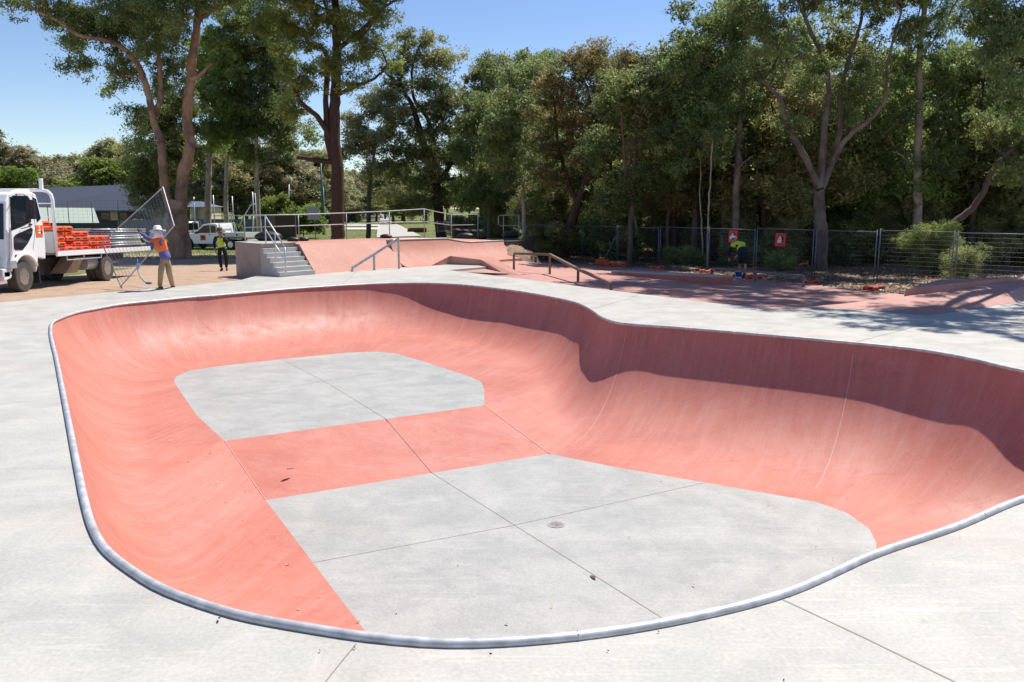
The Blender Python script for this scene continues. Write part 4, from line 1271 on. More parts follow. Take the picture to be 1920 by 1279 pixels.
tree('overhanging_gum', 'gum on the right edge whose hanging foliage overhangs the pavement', b0, trk, bl, M['leaf_dark'], M['bark_grey'], 45, clump=.55, per=22, size=(.17, .05), droop=1.1, dens=.8)

# --- forest filling in behind: four kinds, copied
def kind(seed, Hh, lm, bm, wide, low):
    rng = np.random.default_rng(seed)
    b = Vector((0, 0, 0))
    lean = rng.normal(0, .5, 2)
    P = [V3(0, 0, -.2), V3(lean[0] * .2, lean[1] * .2, Hh * .3), V3(lean[0] * .6, lean[1] * .6, Hh * .6), V3(lean[0], lean[1], Hh * .9)]
    P2 = [P[1], V3(lean[0] - .8, lean[1] + .3, Hh * .5), V3(lean[0] - 1.6, lean[1] + .3, Hh * .75)]
    bl = []
    for k in range(9):
        q = low + (.95 - low) * (k / 8)
        w_ = wide * (1 - .55 * abs(q - .6) / .4 if q > .2 else .7)
        a = rng.random() * 2 * pi
        bl.append((V3(cos(a) * w_ * .55, sin(a) * w_ * .55, Hh * q), (w_ * .62, w_ * .62, Hh * .13)))
    return tree('forest_tree', '', b, [(P, .17, .05), (P2, .09, .04)], bl, lm, bm, seed, clump=.95, per=22, size=(.26, .085), droop=.6)
kinds = [kind(51, 10.5, M['leaf_dark'], M['bark_grey'], 2.7, .30), kind(52, 9.0, M['leaf_olive'], M['bark_dark'], 2.9, .22), kind(53, 11.5, M['leaf_dark'], M['bark_pale'], 2.4, .38), kind(54, 8.0, M['leaf_green'], M['bark_grey'], 2.8, .16)]
KL = ['dark upright tree in the forest mass behind the mesh fence', 'olive crowned tree in the forest mass behind the mesh fence', 'pale stemmed tree in the forest mass behind the mesh fence', 'greener low branching tree in the forest mass behind the mesh fence']
rng = np.random.default_rng(99)
spots = []
for Yf, n_, x0, x1 in ((40, 8, 1120, 2080), (44, 9, 1180, 2100), (49, 11, 960, 2120), (55, 12, 930, 2140), (63, 13, 900, 2160), (74, 12, 880, 2180)):
    for i in range(n_):
        px = x0 + (x1 - x0) * (i + .5 + rng.uniform(-.35, .35)) / n_
        spots.append((px, Yf + rng.uniform(-2, 2)))
first = set()
for i, (px, Yf) in enumerate(spots):
    k = int(rng.integers(0, 4))
    o = kinds[k] if k not in first else copy_tree(kinds[k])
    first.add(k)
    x = (px - CX) / F * Yf
    sc_ = rng.uniform(.85, 1.15)
    lim = 78 if px < 1260 else 20                      # crown tops stay under the skyline of the photo
    hmax = 2.25 + (391 - lim - 25) / F * Yf
    hk = (10.5, 9.0, 11.5, 8.0)[k]
    sc_ = min(sc_ * (1 + max(0, Yf - 45) * .008), (hmax + .5) / (hk * 1.08))
    if px > 1300: sc_ *= 1.08
    o.location = (x, Yf, G(x, Yf) - .05)
    o.rotation_euler = (0, 0, rng.uniform(0, 2 * pi))
    o.scale = (sc_ * rng.uniform(.9, 1.15), sc_ * rng.uniform(.9, 1.15), sc_)
    tag(o, KL[k], 'tree', 'trees of the forest behind the fence')

# --- undergrowth shrubs behind the fence
def shrub(name, label, base, r, lm, seed, clump=.42, per=24, size=(.13, .03), group=None, droop=.0, cat='shrub', spr=9, dens=1.0):
    rng = np.random.default_rng(seed)
    b = Vector(base)
    P = [b, b + V3(.05, .02, r[2] * .7), b + V3(.1, .0, r[2] * 1.3)]
    n = 4
    bl = [(b + V3(rng.uniform(-.4, .4) * r[0], rng.uniform(-.4, .4) * r[1], r[2] * rng.uniform(.5, 1.25)), (r[0] * .65, r[1] * .65, r[2] * .6)) for _ in range(n)]
    return tree(name, label, b, [(P, .05, .02)], bl, lm, M['bark_grey'], seed, group, clump=clump, per=per, size=size, droop=droop, cat=cat, limb=.008, spr=spr, dens=dens)
def at_px(px, Y): 
    x = (px - CX) / F * Y
    return Vector((x, Y, G(x, Y) - .02))
shrub('wattle_shrub', 'feathery light green shrub behind the fence beneath the leaning trunk', at_px(1738, 32.5), (1.5, 1.1, 1.25), M['leaf_green'], 61, size=(.16, .02), per=40)
shrub('wattle_shrub', 'pale feathery shrub at the fence post near the right edge', at_px(1812, 28.6), (.7, .6, .8), M['leaf_olive'], 62, size=(.15, .02), per=34)
shrub('small_shrub', 'small yellow green shrub under the right hand red sign', at_px(1462, 36), (.8, .7, .6), M['leaf_green'], 63)
shrub('grass_tree', 'spiky clump of long leaves behind the fence left of the first red sign', at_px(1280, 39), (.9, .9, .55), M['leaf_green'], 64, size=(.55, .03), per=20, clump=.35)
us_ = shrub('undergrowth_shrub', '', V3(0, 0, 0), (1.5, 1.3, 1.2), M['leaf_dark'], 65, clump=.55, size=(.18, .05))
us2 = shrub('undergrowth_shrub', '', V3(0, 0, 0), (1.3, 1.2, 1.6), M['leaf_olive'], 66, clump=.55, size=(.2, .035), per=30)
k = 0
for Yf, n_, x0, x1 in ((39, 7, 1330, 2020), (44, 10, 1000, 2060), (50, 12, 960, 2080), (57, 12, 930, 2100), (66, 12, 900, 2100), (80, 12, 880, 2140)):
    for i in range(n_):
        px = x0 + (x1 - x0) * (i + .5 + rng.uniform(-.4, .4)) / n_
        if Yf < 50 and 1040 < px < 1130: continue
        src = (us_, us2)[k % 2]
        o = src if k < 2 else copy_tree(src)
        x = (px - CX) / F * Yf
        o.location = (x, Yf, G(x, Yf) - .05); o.rotation_euler = (0, 0, rng.uniform(0, 6.28))
        s = rng.uniform(.8, 1.4) * (1 + (Yf - 40) * .012)
        o.scale = (s, s, s * rng.uniform(.8, 1.3))
        tag(o, ('dark rounded' if k % 2 == 0 else 'olive upright') + ' undergrowth shrub among the stems of the forest', 'shrub', 'undergrowth behind the fence')
        k += 1
# thin bare saplings just behind the fence
def sapling(label, pts, Y, r=.045, bm='bark_pale'):
    b = foot(pts[0][0], pts[0][1], Y)
    P = [b] + px_path(pts[1:], Y)
    top = px_blobs([(pts[-1][0] + 4, pts[-1][1] - 4, 20, 24)], Y)
    tree('sapling', label, b, [(P, r, r * .6)], top, M['leaf_dark'], M[bm], int(pts[0][0]), 'saplings behind the fence', clump=.5, per=18, size=(.17, .05), limb=.008)
sapling('straight pale sapling just left of the first red sign', [(1326, 495), (1327, 440), (1329, 380), (1333, 320), (1336, 260)], 37)
sapling('crooked pale sapling left of the straight one behind the fence', [(1318, 470), (1316, 420), (1312, 370), (1314, 320), (1310, 270)], 40)
sapling('thin leaning sapling right of the reddish gum trunk', [(1200, 470), (1194, 430), (1186, 395), (1180, 360)], 43)
sapling('forked grey sapling between the reddish gum and the long ledge', [(1118, 470), (1118, 420), (1124, 370), (1120, 320)], 44, .14, 'bark_grey')
sapling('slim dark stem behind the orange blocks on the mulch', [(1250, 480), (1252, 420), (1256, 360), (1262, 300)], 42, .09, 'bark_grey')
sapling('slim grey stem left of the white trunked gum', [(1655, 480), (1660, 420), (1664, 350), (1668, 290)], 40, .08, 'bark_grey')

# --- far trees and garden shrubs
Yb = 150.0
fk = [None, None]
def far_kind(seed, lm, Hh, wide):
    rng = np.random.default_rng(seed)
    P = [V3(0, 0, -.2), V3(.2, 0, Hh * .35), V3(.3, .2, Hh * .8)]
    bl = [(V3(rng.uniform(-.5, .5) * wide, rng.uniform(-.5, .5) * wide, Hh * rng.uniform(.35, .92)), (wide * .5, wide * .5, Hh * .16)) for _ in range(10)]
    return tree('distant_tree', '', V3(0, 0, 0), [(P, .3, .1)], bl, lm, M['bark_grey'], seed, clump=1.5, per=20, size=(.55, .22), droop=.3)
fk = [far_kind(71, M['leaf_olive'], 13, 5), far_kind(72, M['leaf_grey'], 12, 4.6), far_kind(73, M['leaf_bright'], 9, 4.6)]
hk = (13, 12, 9)
FL = ['olive tree in the far treeline', 'grey green tree in the far treeline', 'fresh green tree in the far treeline']
used = set()
def far_tree(k, px, ytop, Y, label, group, wide=1.0):
    o = fk[k] if k not in used else copy_tree(fk[k])
    used.add(k)
    x = (px - CX) / F * Y
    hh = 2.25 + (391 - ytop) / F * Y + .5
    s = hh / (hk[k] * 1.06)
    o.location = (x, Y, G(x, Y)); o.rotation_euler = (0, 0, rng.uniform(0, 6.28)); o.scale = (s * wide, s * wide, s)
    tag(o, label, 'tree', group)
for i, (px, yt, Y) in enumerate(((-30, 255, 150), (20, 245, 150), (55, 285, 165), (95, 275, 150), (130, 290, 165), (160, 295, 150), (215, 270, 150), (250, 262, 155), (280, 290, 160), (-80, 250, 160), (190, 285, 170), (320, 300, 165), (360, 280, 170), (-150, 262, 150), (-230, 250, 160), (-330, 258, 150), (-450, 250, 155), (-600, 255, 150))):
    far_tree((0, 1)[i % 2], px, yt, Y, FL[(0, 1)[i % 2]] + ' above the blue grey roof on the left', 'far treeline on the left', 1.15)
far_tree(2, 185, 296, 128, 'bright green rounded tree behind the blue grey roof', None, 1.5)
far_tree(2, -2, 312, 120, 'bright green tree at the left edge above the truck cab', None, 1.3)
for i, (px, yt, Y) in enumerate(((450, 300, 130), (480, 310, 120), (520, 290, 135), (560, 285, 140), (590, 300, 130), (620, 310, 150), (660, 318, 210), (685, 322, 230), (705, 330, 250), (640, 330, 190), (725, 335, 220), (740, 300, 150), (395, 270, 120), (430, 285, 115), (465, 268, 125), (500, 275, 118), (545, 262, 122), (585, 280, 128), (610, 275, 140), (350, 280, 118), (760, 315, 170), (800, 325, 160), (840, 320, 175), (880, 330, 150), (920, 325, 165), (950, 330, 150))):
    far_tree((1, 0)[i % 2], px, yt, Y, FL[(1, 0)[i % 2]] + ' beyond the park behind the thick dark trunk', 'far trees beyond the park', 1.2)
for i, (px, yt, Y) in enumerate(((668, 372, 280), (683, 376, 300), (697, 374, 320), (712, 370, 300))):
    far_tree(2, px, yt, Y, 'small pale green tree at the far end of the path', 'trees at the end of the path', 1.3)
for i, (px, yt, Y) in enumerate([(-60 + 48 * k, 352 + 10 * (k % 3), 180 + 12 * (k % 4)) for k in range(18)]):
    far_tree((1, 0, 2)[i % 3], px, yt, Y, FL[(1, 0, 2)[i % 3]] + ' low along the horizon behind the houses', 'low trees along the horizon', 2.2)
shrub('garden_bush', 'bright green rounded bush behind the low brown wall', at_px(528, 85), (2.6, 2.2, 2.4), M['leaf_bright'], 81, clump=.8, per=26, size=(.3, .12))
shrub('garden_bush', 'vivid green leafy bush left of the blank sign back', at_px(572, 78), (1.9, 1.6, 1.5), M['leaf_bright'], 82, clump=.6, per=26, size=(.26, .11))
shrub('garden_bush', 'small green plant by the pale trunk behind the ute', at_px(440, 74), (.9, .8, 1.0), M['leaf_bright'], 83, clump=.45, size=(.24, .10))
shrub('garden_bush', 'green bush beside the dark walled house on the left', at_px(262, 84), (1.5, 1.3, .95), M['leaf_bright'], 84, clump=.5, size=(.24, .11))
shrub('garden_bush', 'mid green bush behind the blank sign back, left of the green pole', at_px(596, 92), (2.2, 1.8, 1.9), M['leaf_green'], 91, clump=.7, size=(.26, .11))
shrub('garden_bush', 'pale green bush right of the thick dark trunk beyond the lawn', at_px(664, 150), (3.2, 2.4, 2.4), M['leaf_grey'], 92, clump=.9, size=(.4, .16))
shrub('maroon_shrub', 'dark maroon shrub between the green pole and the thick trunk', at_px(617, 120), (1.3, 1.2, 1.6), M['leaf_red'], 85, clump=.8, size=(.3, .14))
shrub('round_bush', 'rounded fine leaved bush left of the forest behind the guard rail', at_px(868, 70), (1.8, 1.6, 1.35), M['leaf_grey'], 86, clump=.55, per=30, size=(.2, .05))
shrub('round_bush', 'olive rounded bush beside the grey one behind the guard rail', at_px(905, 68), (1.7, 1.6, 1.4), M['leaf_olive'], 87, clump=.55, per=28, size=(.2, .07))
shrub('round_bush', 'yellow green bush at the edge of the forest near the barrier', at_px(950, 66), (1.5, 1.4, 1.3), M['leaf_green'], 88, clump=.55, per=28, size=(.2, .07))
# ------------------------------------------------------------------ temporary fence
FYS = [(960, 50.4), (985, 49), (1025, 47.0), (1092, 44.0), (1157, 41.5), (1235, 38.7), (1326, 35.9), (1415, 33.4), (1525, 30.9), (1643, 28.8), (1788, 26.8), (1945, 25.0)]
FP_ = []
for px, Yf in FYS:
    q = D(px, 500, Yf); FP_.append(Vector((q.x, q.y, G(q.x, q.y))))
FH = 1.86
FLAB = ['temporary mesh fence panel just right of the rounded end barrier', 'narrow mesh fence panel with striped tape tied across it', 'mesh fence panel crossed by the dark leaning trunk of the reddish gum',
        'mesh fence panel with a diagonal brace above the upright orange block', 'mesh fence panel left of the slim stem, over two lying orange blocks', 'mesh fence panel left of the straight pale sapling',
        'mesh fence panel carrying the red sign beside the bending worker', 'mesh fence panel carrying the red sign on its own', 'mesh fence panel in front of the many stemmed gum, right of the signs', 'mesh fence panel in front of the feathery light green shrub', 'last mesh fence panel running out at the right edge']


def fence_panel(L, Hp, name, label, group, wires=True, vstep=.10, hstep=.15):
    """local: x along the panel, z up, foot of the first post at the origin"""
    t = thing(name, label, 'fence', group=group)
    m = MB()
    m.tube([(0.03, 0, .02), (0.03, 0, Hp + .02)], .021, 7); m.tube([(L - .03, 0, .02), (L - .03, 0, Hp + .02)], .021, 7)
    m.tube([(0.03, 0, Hp - .05), (L - .03, 0, Hp - .05)], .018, 7); m.tube([(0.03, 0, .12), (L - .03, 0, .12)], .018, 7)
    m.build('frame', M['fencesteel'], t, smooth='all')
    m = MB()
    n = int((L - .06) / vstep)
    for i in range(1, n):
        x = .03 + (L - .06) * i / n
        m.tube([(x, 0.008, .12), (x, .008, Hp - .05)], .0024, 3, cap=False)
    n = int((Hp - .2) / hstep)
    for i in range(1, n + 1):
        z = .12 + (Hp - .17) * i / (n + 1)
        m.tube([(.03, -.004, z), (L - .03, -.004, z)], .0024, 3, cap=False)
    m.build('wire_mesh', M['wire'], t)
    return t


for i in range(len(FP_) - 1):
    a, b = FP_[i], FP_[i + 1]
    d = Vector((b.x - a.x, b.y - a.y, 0)); L = d.length - .06
    t = fence_panel(L, FH + (.03 if i % 2 else 0), 'temporary_fence', FLAB[i], 'temporary fence panels along the mulch')
    dn = d.normalized()
    t.location = a + dn * .03
    dz = (b.z - a.z) / d.length
    t.rotation_euler = (0, 0, atan2(d.y, d.x))
q = FP_[4]
m = MB(); m.tube([D(1157, 437, q.y - .05), D(1136, 482, q.y - .6)], .018, 6)
tag(m.build('fence_brace', M['fencesteel'], smooth='all'), 'grey diagonal brace leaning on the mesh fence above the upright orange block', 'fence brace')


# orange plastic feet
def foot_mesh():
    m = MB()
    W_, D_, H_ = .31, .125, .15
    prof = [(-W_, 0), (-W_, .10), (-W_ + .05, H_), (-.12, H_), (-.09, H_ - .035), (.09, H_ - .035), (.12, H_), (W_ - .05, H_), (W_, .10), (W_, 0)]
    m.prism([(x, -D_, z) for x, z in prof], (0, 2 * D_, 0))
    return m


def fence_foot(label, loc, rz=0.0, group='orange fence blocks on the mulch', rx=0.0):
    t = thing('fence_block', label, 'fence block', loc, rz, group)
    foot_mesh().build('block', M['orange'], t, bevel=.018)
    for x in (-.2, 0, .2):
        MB().lathe([(.026, .0), (.026, .004)], (x, 0, .150 if x else .115), 8).build('post_hole', M['chassis'], t)
    for s in (-1, 1):
        MB().box((s * .19, -.128, .075), (.13, .008, .045)).build('hand_grip', M['chassis'], t)
    t.rotation_euler = (rx, 0, rz)
    return t


proto_foot = None
for lab, px, py, rz, rx in (('upright orange fence block on edge at the start of the mulch', 1128, 495, .1, pi / 2), ('orange fence block lying right of the upright one', 1147, 497, .5, 0), ('orange fence block lying at the brace foot, nearer the tall post', 1162, 497, -.3, 0),
                            ('orange fence block behind the middle of the long ledge', 1231, 503, .2, 0), ('dark shaded orange fence block at the foot of the pale sapling', 1325, 511, .1, 0),
                            ('bright orange fence block beside the blue labelled bucket', 1413, 523, .1, 0), ('orange fence block under the right end of the low flat rail', 1518, 531, -.1, 0), ('dull orange fence block under the fence left of the red bank', 1638, 543, .15, 0)):
    q = W(px, py, CR - .0)
    z = max(G(q.x, q.y), CR - .04) + (.125 if rx else 0)
    loc = (q.x, q.y, z + .01)
    if proto_foot is None:
        proto_foot = fence_foot(lab, loc, rz, rx=rx); o = proto_foot
    else:
        o = copy_tree(proto_foot); o.location = loc; o.rotation_euler = (rx, 0, rz)
    tag(o, lab)


# red signs on the fence
def sign_board(label, px, py, seg, w=.50, h=.50, tilt=.06):
    a, b = FP_[seg], FP_[seg + 1]
    k = (px - CX) / F
    best = min((abs((a.lerp(b, s / 200).x) / (a.lerp(b, s / 200).y * cos(TH)) - k), s) for s in range(201))[1]
    q = D(px, py, a.lerp(b, best / 200).y)
    dn = Vector((b.x - a.x, b.y - a.y, 0)).normalized()
    nrm_ = Vector((dn.y, -dn.x, 0))
    c = q + nrm_ * .05
    t = thing('fence_sign', label, 'sign', c, atan2(dn.y, dn.x), 'red signs on the fence')
    MB().box((0, 0, 0), (w, .012, h)).build('board', M['redsign'], t)
    m = MB()                                             # navy patch, white wedge with dark bars
    m.add([(-.02, -.0075, .20), (.14, -.0075, .12), (.16, -.0075, -.06), (.02, -.0075, -.02)], [(0, 3, 2, 1)])
    m.build('navy_mark', M['navy'], t)
    m = MB()
    for i, (y0, x0, x1) in enumerate(((.12, -.07, .02), (.055, -.10, .05), (-.01, -.13, .07), (-.075, -.14, .05))):
        m.add([(x0, -.009, y0), (x1, -.009, y0 + .03), (x1 + .015, -.009, y0 - .015), (x0, -.009, y0 - .045)], [(0, 3, 2, 1)])
    m.build('white_mark', M['whitepl'], t)
    t.rotation_euler = (0, tilt, atan2(dn.y, dn.x))
    return t
sign_board('red square sign half hidden by the bending worker', 1376, 444, 6, tilt=.08)
sign_board('red square sign hanging alone on the mesh fence', 1465, 450, 7)
# tape
q0, q1, q2 = D(972, 447, 49.5), D(1020, 444.5, 48), D(1054, 441, 46.5)
m = MB(); P = [q0, q0.lerp(q1, .5) - Vector((0, 0, .02)), q1, q1.lerp(q2, .5) - Vector((0, 0, .04)), q2]
m.add([p_ for p_ in P] + [p_ + Vector((0, .01, .11)) for p_ in P], [(i, i + 1, i + 6, i + 5) for i in range(4)])
tag(m.build('barrier_tape', M['tape']), 'red and white striped barrier tape across the fence behind the mulch heap', 'tape')
m = MB(); P = [D(848, 431, 50), D(880, 433.5, 50), D(905, 433.5, 50)]
m.add([p_ for p_ in P] + [p_ + Vector((0, .01, .10)) for p_ in P], [(i, i + 1, i + 4, i + 3) for i in range(2)])
tag(m.build('barrier_tape', M['tape']), 'red and white striped barrier tape in front of the grass behind the guard rail', 'tape')

# low gate-like mesh panels behind the platform
for i, (x0, x1, yt, yb, Y_, lab) in enumerate(((819, 846, 416, 437, 52, 'short grey mesh panel standing left behind the guard rail'), (896, 915, 415, 441, 50, 'grey double post mesh panel standing behind the guard rail'))):
    a = D(x0, yb, Y_); b = D(x1, yb, Y_); hh = (yb - yt) / F * Y_ * 1.02
    t = fence_panel((b - a).length, hh, 'temporary_fence', lab, None, hstep=.13)
    t.location = (a.x, a.y, a.z); t.rotation_euler = (0, 0, 0)

# sandbags on the platform and ground behind
def sandbag(label, px, py, Y_, r=.24, w_=3.4):
    k = (px - CX) / F
    lo_, hi_ = -1.0, 24.0
    for _ in range(40):
        mid_ = (lo_ + hi_) / 2; q = PU(mid_, w_)
        if q.x / (q.y * cos(TH) + 1.3 * sin(TH)) < k: lo_ = mid_
        else: hi_ = mid_
    q = PU(lo_, w_, (PZ + .02 if lo_ < 1.5 else (1.0 if lo_ < 6.2 else (float(np.interp(lo_, [5.9, 9.4, 11.5, 13.6], [.99, .95, .84, .78])) if lo_ < 13.58 else .735))) + r * .36)
    m = MB(); m.ball((0, 0, 0), (r * 1.25, r * .8, r * .5), 14, 8)
    rr_ = np.random.default_rng(int(px))
    m.v = [(x * (1 + rr_.normal(0, .05)), y * (1 + rr_.normal(0, .05)), max(z, -r * .38)) for x, y, z in m.v]
    o = m.build('sandbag', M['black'], smooth='all'); o.location = q
    return tag(o, label, 'sandbag', 'black sandbags behind the platform')
sandbag('large black bag behind the stair handrail', 504, 446, 35.0, .42)
sandbag('small black sandbag left of the second rail post', 549.5, 448, 33.8, .2)
sandbag('small black sandbag right of the second rail post', 568, 447, 34.0, .2)
sandbag('flat black sandbag at the rail post above the path', 724, 441.5, 37.2, .22)
sandbag('long black sandbag behind the dipping quarter pipe lip', 873, 442, 40, .34)
sandbag('black sandbag under the double post mesh panel', 901, 441.5, 40.5, .26)
sandbag('dark rounded bag behind the end barrier', 958, 438, 42, .42)

# bucket
q = W(1384, 521, CR)
bk_ = thing('bucket', 'white bucket with a blue label at the feet of the bending worker', 'bucket', (q.x, q.y, CR))
MB().lathe([(.115, 0), (.14, .27), (.148, .27), (.148, .285), (.13, .285), (.128, .26), (.02, .26)], (0, 0, 0), 18).build('pail', M['whitepl'], bk_, smooth=True)
m = MB(); n = 14
for h in (.05, .23):
    m.v += [((.1225 + h * .095) * cos(-2.7 + 2.2 * i / n), (.1225 + h * .095) * sin(-2.7 + 2.2 * i / n), h) for i in range(n + 1)]
m.f = [(i, i + 1, i + n + 2, i + n + 1) for i in range(n)]; m.m = [0] * n
m.build('label', M['bluelabel'], bk_, smooth='all')

# ------------------------------------------------------------------ street furniture and buildings far behind
def gpt(px, Y):
    x = (px - CX) / F * Y
    return Vector((x, Y, G(x, Y)))
g0 = gpt(609, 88)
lp = thing('light_pole', 'tall dark green light pole with a teal sleeve beside the thick trunk', 'light pole', g0)
ztop = D(609, 303, 88).z
MB().tube([(0, 0, 0), (0, 0, ztop - g0.z)], .085, 10).build('pole', M['greenpole'], lp, smooth='all')
MB().tube([(.16, .05, 0), (.16, .05, 5.0)], .06, 8).build('sleeve', plain('teal pipe', (.10, .25, .24), .5), lp, smooth='all')
m = MB(); m.tube([(0, 0, ztop - g0.z - .1), (-.9, 0, ztop - g0.z + .05)], .04, 6); m.box((-1.2, 0, ztop - g0.z + .05), (.7, .25, .10))
m.build('lamp_head', M['fencesteel'], lp)
g0 = gpt(592, 60)
sb = thing('park_sign', 'blank grey back of a sign board on a thin post behind the guard rail', 'sign', g0)
a = D(577, 412, 60); b = D(598, 388, 60)
MB().box(((a.x + b.x) / 2 - g0.x, 0, (a.z + b.z) / 2 - g0.z), (b.x - a.x, .03, b.z - a.z)).build('board', M['signback'], sb)
MB().tube([(0.12, .05, 0), (-.02, .05, b.z - g0.z - .05)], .03, 6).build('post', M['fencesteel'], sb, smooth='all')
MB().tube([(.0, -.03, a.z - g0.z), (.0, -.03, b.z - g0.z)], .015, 5).build('stiffener', M['galv'], sb)
# low brown wall
a, b = gpt(500, 75), gpt(558, 75)
m = MB(); za = D(520, 403, 75).z
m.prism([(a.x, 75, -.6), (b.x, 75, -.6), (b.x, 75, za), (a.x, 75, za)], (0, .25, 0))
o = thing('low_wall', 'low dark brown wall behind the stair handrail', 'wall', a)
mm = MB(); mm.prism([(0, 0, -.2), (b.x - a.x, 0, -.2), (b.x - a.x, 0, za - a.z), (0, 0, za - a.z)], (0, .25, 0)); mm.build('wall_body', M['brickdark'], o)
mm = MB(); mm.box((.55, -.03, (za - a.z) / 2), (1.0, .05, za - a.z - .1)); mm.build('pale_panel', plain('faded brown panel', (.16, .12, .10), .8), o)
# planter edging right of the path
q = gpt(783, 97)
pl = thing('planter', 'low red brown timber planter beside the path behind the guard rail', 'planter', q)
za = .52
m = MB(); m.prism([(-1.1, 0, -.1), (1.1, 0, -.1), (1.1, 0, za), (-.9, 0, za), (-1.1, 0, za - .12)], (0, .9, 0)); m.build('edging', M['planter'], pl, bevel=.03)
m = MB(); m.box((0, .45, za - .02), (1.7, .75, .1)); m.build('soil', M['rock'], pl)
# sports netting poles
def net(label, pxs, yts, yb, Y_, mat, pm=None, pr=.05):
    g = gpt(pxs[0], Y_)
    t = thing('sports_net', label, 'net fence', g)
    tops_ = []
    for px, yt in zip(pxs, yts):
        p0 = gpt(px, Y_); p1 = D(px, yt, Y_)
        MB().tube([p0, (p0.x, p0.y, p1.z)], pr, 6).build('pole', pm or M['galv'], t, g, smooth='all')
        tops_.append((p0, p1.z))
    m = MB()
    for (p0, z0), (p1, z1) in zip(tops_[:-1], tops_[1:]):
        n = max(4, int((p1 - p0).length / .4))
        for i in range(n + 1):
            q = p0.lerp(p1, i / n); m.tube([(q.x, q.y, q.z + .1), (q.x, q.y, z0 + (z1 - z0) * i / n)], .006, 3, cap=False)
        for j in range(12):
            m.tube([(p0.x, p0.y, p0.z + .1 + (z0 - p0.z - .1) * j / 11), (p1.x, p1.y, p1.z + .1 + (z1 - p1.z - .1) * j / 11)], .006, 3, cap=False)
    m.build('netting', mat, t, g)
    return t
net('tall dark sports netting on thin poles behind the utes', [372, 408, 443, 481], [368, 366, 368, 360], 440, 74, plain('dark net', (.035, .06, .06), .7))
net('dark wire fence on black posts in front of the blue grey roof', [100, 138, 182, 231, 268], [377, 377, 377, 376, 377], 420, 78, M['chassis'], M['chassis'], .035)
g0 = gpt(543, 96)
m = MB(); m.tube([g0, D(542, 346, 96)], .06, 6); tag(m.build('steel_pole', M['galv'], smooth='all'), 'plain grey steel pole standing in front of the bright rounded bush', 'pole')
# white goal frame
Yg2 = 62
g0 = gpt(446, Yg2)
gf_ = thing('goal_frame', 'white pipe goal frame with a curved end behind the stairs', 'goal frame', g0)
MB().tube([D(447, 428, Yg2), D(455, 410, Yg2), D(464, 395, Yg2), D(470, 385, Yg2), D(475, 383, Yg2), D(480, 383, Yg2)], .045, 7).build('curved_bar', M['offwhite'], gf_, g0, smooth='all')
MB().tube([D(400, 405, Yg2), D(475, 404, Yg2)], .035, 6).build('cross_bar', M['offwhite'], gf_, g0, smooth='all')
for px in (475, 434):
    MB().tube([gpt(px, Yg2), D(px, 404, Yg2)], .035, 6).build('post', M['offwhite'], gf_, g0, smooth='all')
MB().tube([D(478, 362, Yg2), D(484, 446, Yg2)], .03, 6).build('stay', M['offwhite'], gf_, g0, smooth='all')

# house with the blue grey roof
Yh = 100.0
def hp_(px, py, dy=0): return D(px, py, Yh + dy)
g0 = gpt(200, Yh)
ho = thing('house', 'long house with a blue grey metal roof behind the truck', 'house', g0)
m = MB()
rl, rr2, el, er = hp_(60, 353, 5), hp_(274, 345, 5), hp_(52, 394), hp_(292, 394.5)
m.add([el, er, rr2, rl] + [q + Vector((0, 0, -.15)) for q in (el, er, rr2, rl)], [(0, 1, 2, 3), (0, 1, 5, 4), (1, 2, 6, 5), (2, 3, 7, 6), (3, 0, 4, 7)])
bk1, bk2 = rl + Vector((0, 5, -2.4)), rr2 + Vector((2, 5, -2.4))
m.add([rl + Vector((0, .01, 0)), rr2 + Vector((0, .01, 0)), bk2, bk1], [(0, 1, 2, 3)])
m.build('roof', M['roofsheet'], ho, g0)
m = MB(); zt_ = er.z - .12
wl, wr = hp_(80, 400, .8), hp_(284, 400, .8)
m.prism([(wl.x, Yh + .8, g0.z - .3), (wr.x, Yh + .8, g0.z - .3), (wr.x, Yh + .8, zt_), (wl.x, Yh + .8, zt_)], (0, 8, 0))
m.build('wall', M['darkwall'], ho, g0)
m = MB(); a = hp_(207.5, 413, .75); b = hp_(220, 396.5, .75)
m.box(((a.x + b.x) / 2, Yh + .77, (a.z + b.z) / 2), (b.x - a.x, .06, b.z - a.z)); m.build('door', M['timberlight'], ho, g0)
for x0, x1 in ((190, 205), (226, 238)):
    m = MB(); a = hp_(x0, 412, .75); b = hp_(x1, 399, .75)
    m.box(((a.x + b.x) / 2, Yh + .77, (a.z + b.z) / 2), (b.x - a.x, .05, b.z - a.z)); m.build('window', M['glass'], ho, g0)
# pale green shed
Ys = 86.0
g0 = gpt(140, Ys)
sh = thing('shed', 'pale green corrugated shed in front of the blue grey roofed house', 'shed', g0)
m = MB(); a, b, c, d = D(70, 420, Ys), D(187, 420.5, Ys), D(176, 390, Ys + 2.4), D(66, 389, Ys + 2.4)
m.add([a, b, c, d] + [q - Vector((0, 0, .12)) for q in (a, b, c, d)], [(0, 1, 2, 3), (0, 1, 5, 4), (1, 2, 6, 5), (2, 3, 7, 6), (3, 0, 4, 7)])
m.build('roof', M['shedsheet'], sh, g0)
m = MB(); m.prism([(a.x + .2, Ys + .3, g0.z - .3), (b.x - .2, Ys + .3, g0.z - .3), (b.x - .2, Ys + .3, b.z - .1), (a.x + .2, Ys + .3, a.z - .1)], (0, 3.2, 0)); m.build('wall', M['darkwall'], sh, g0)
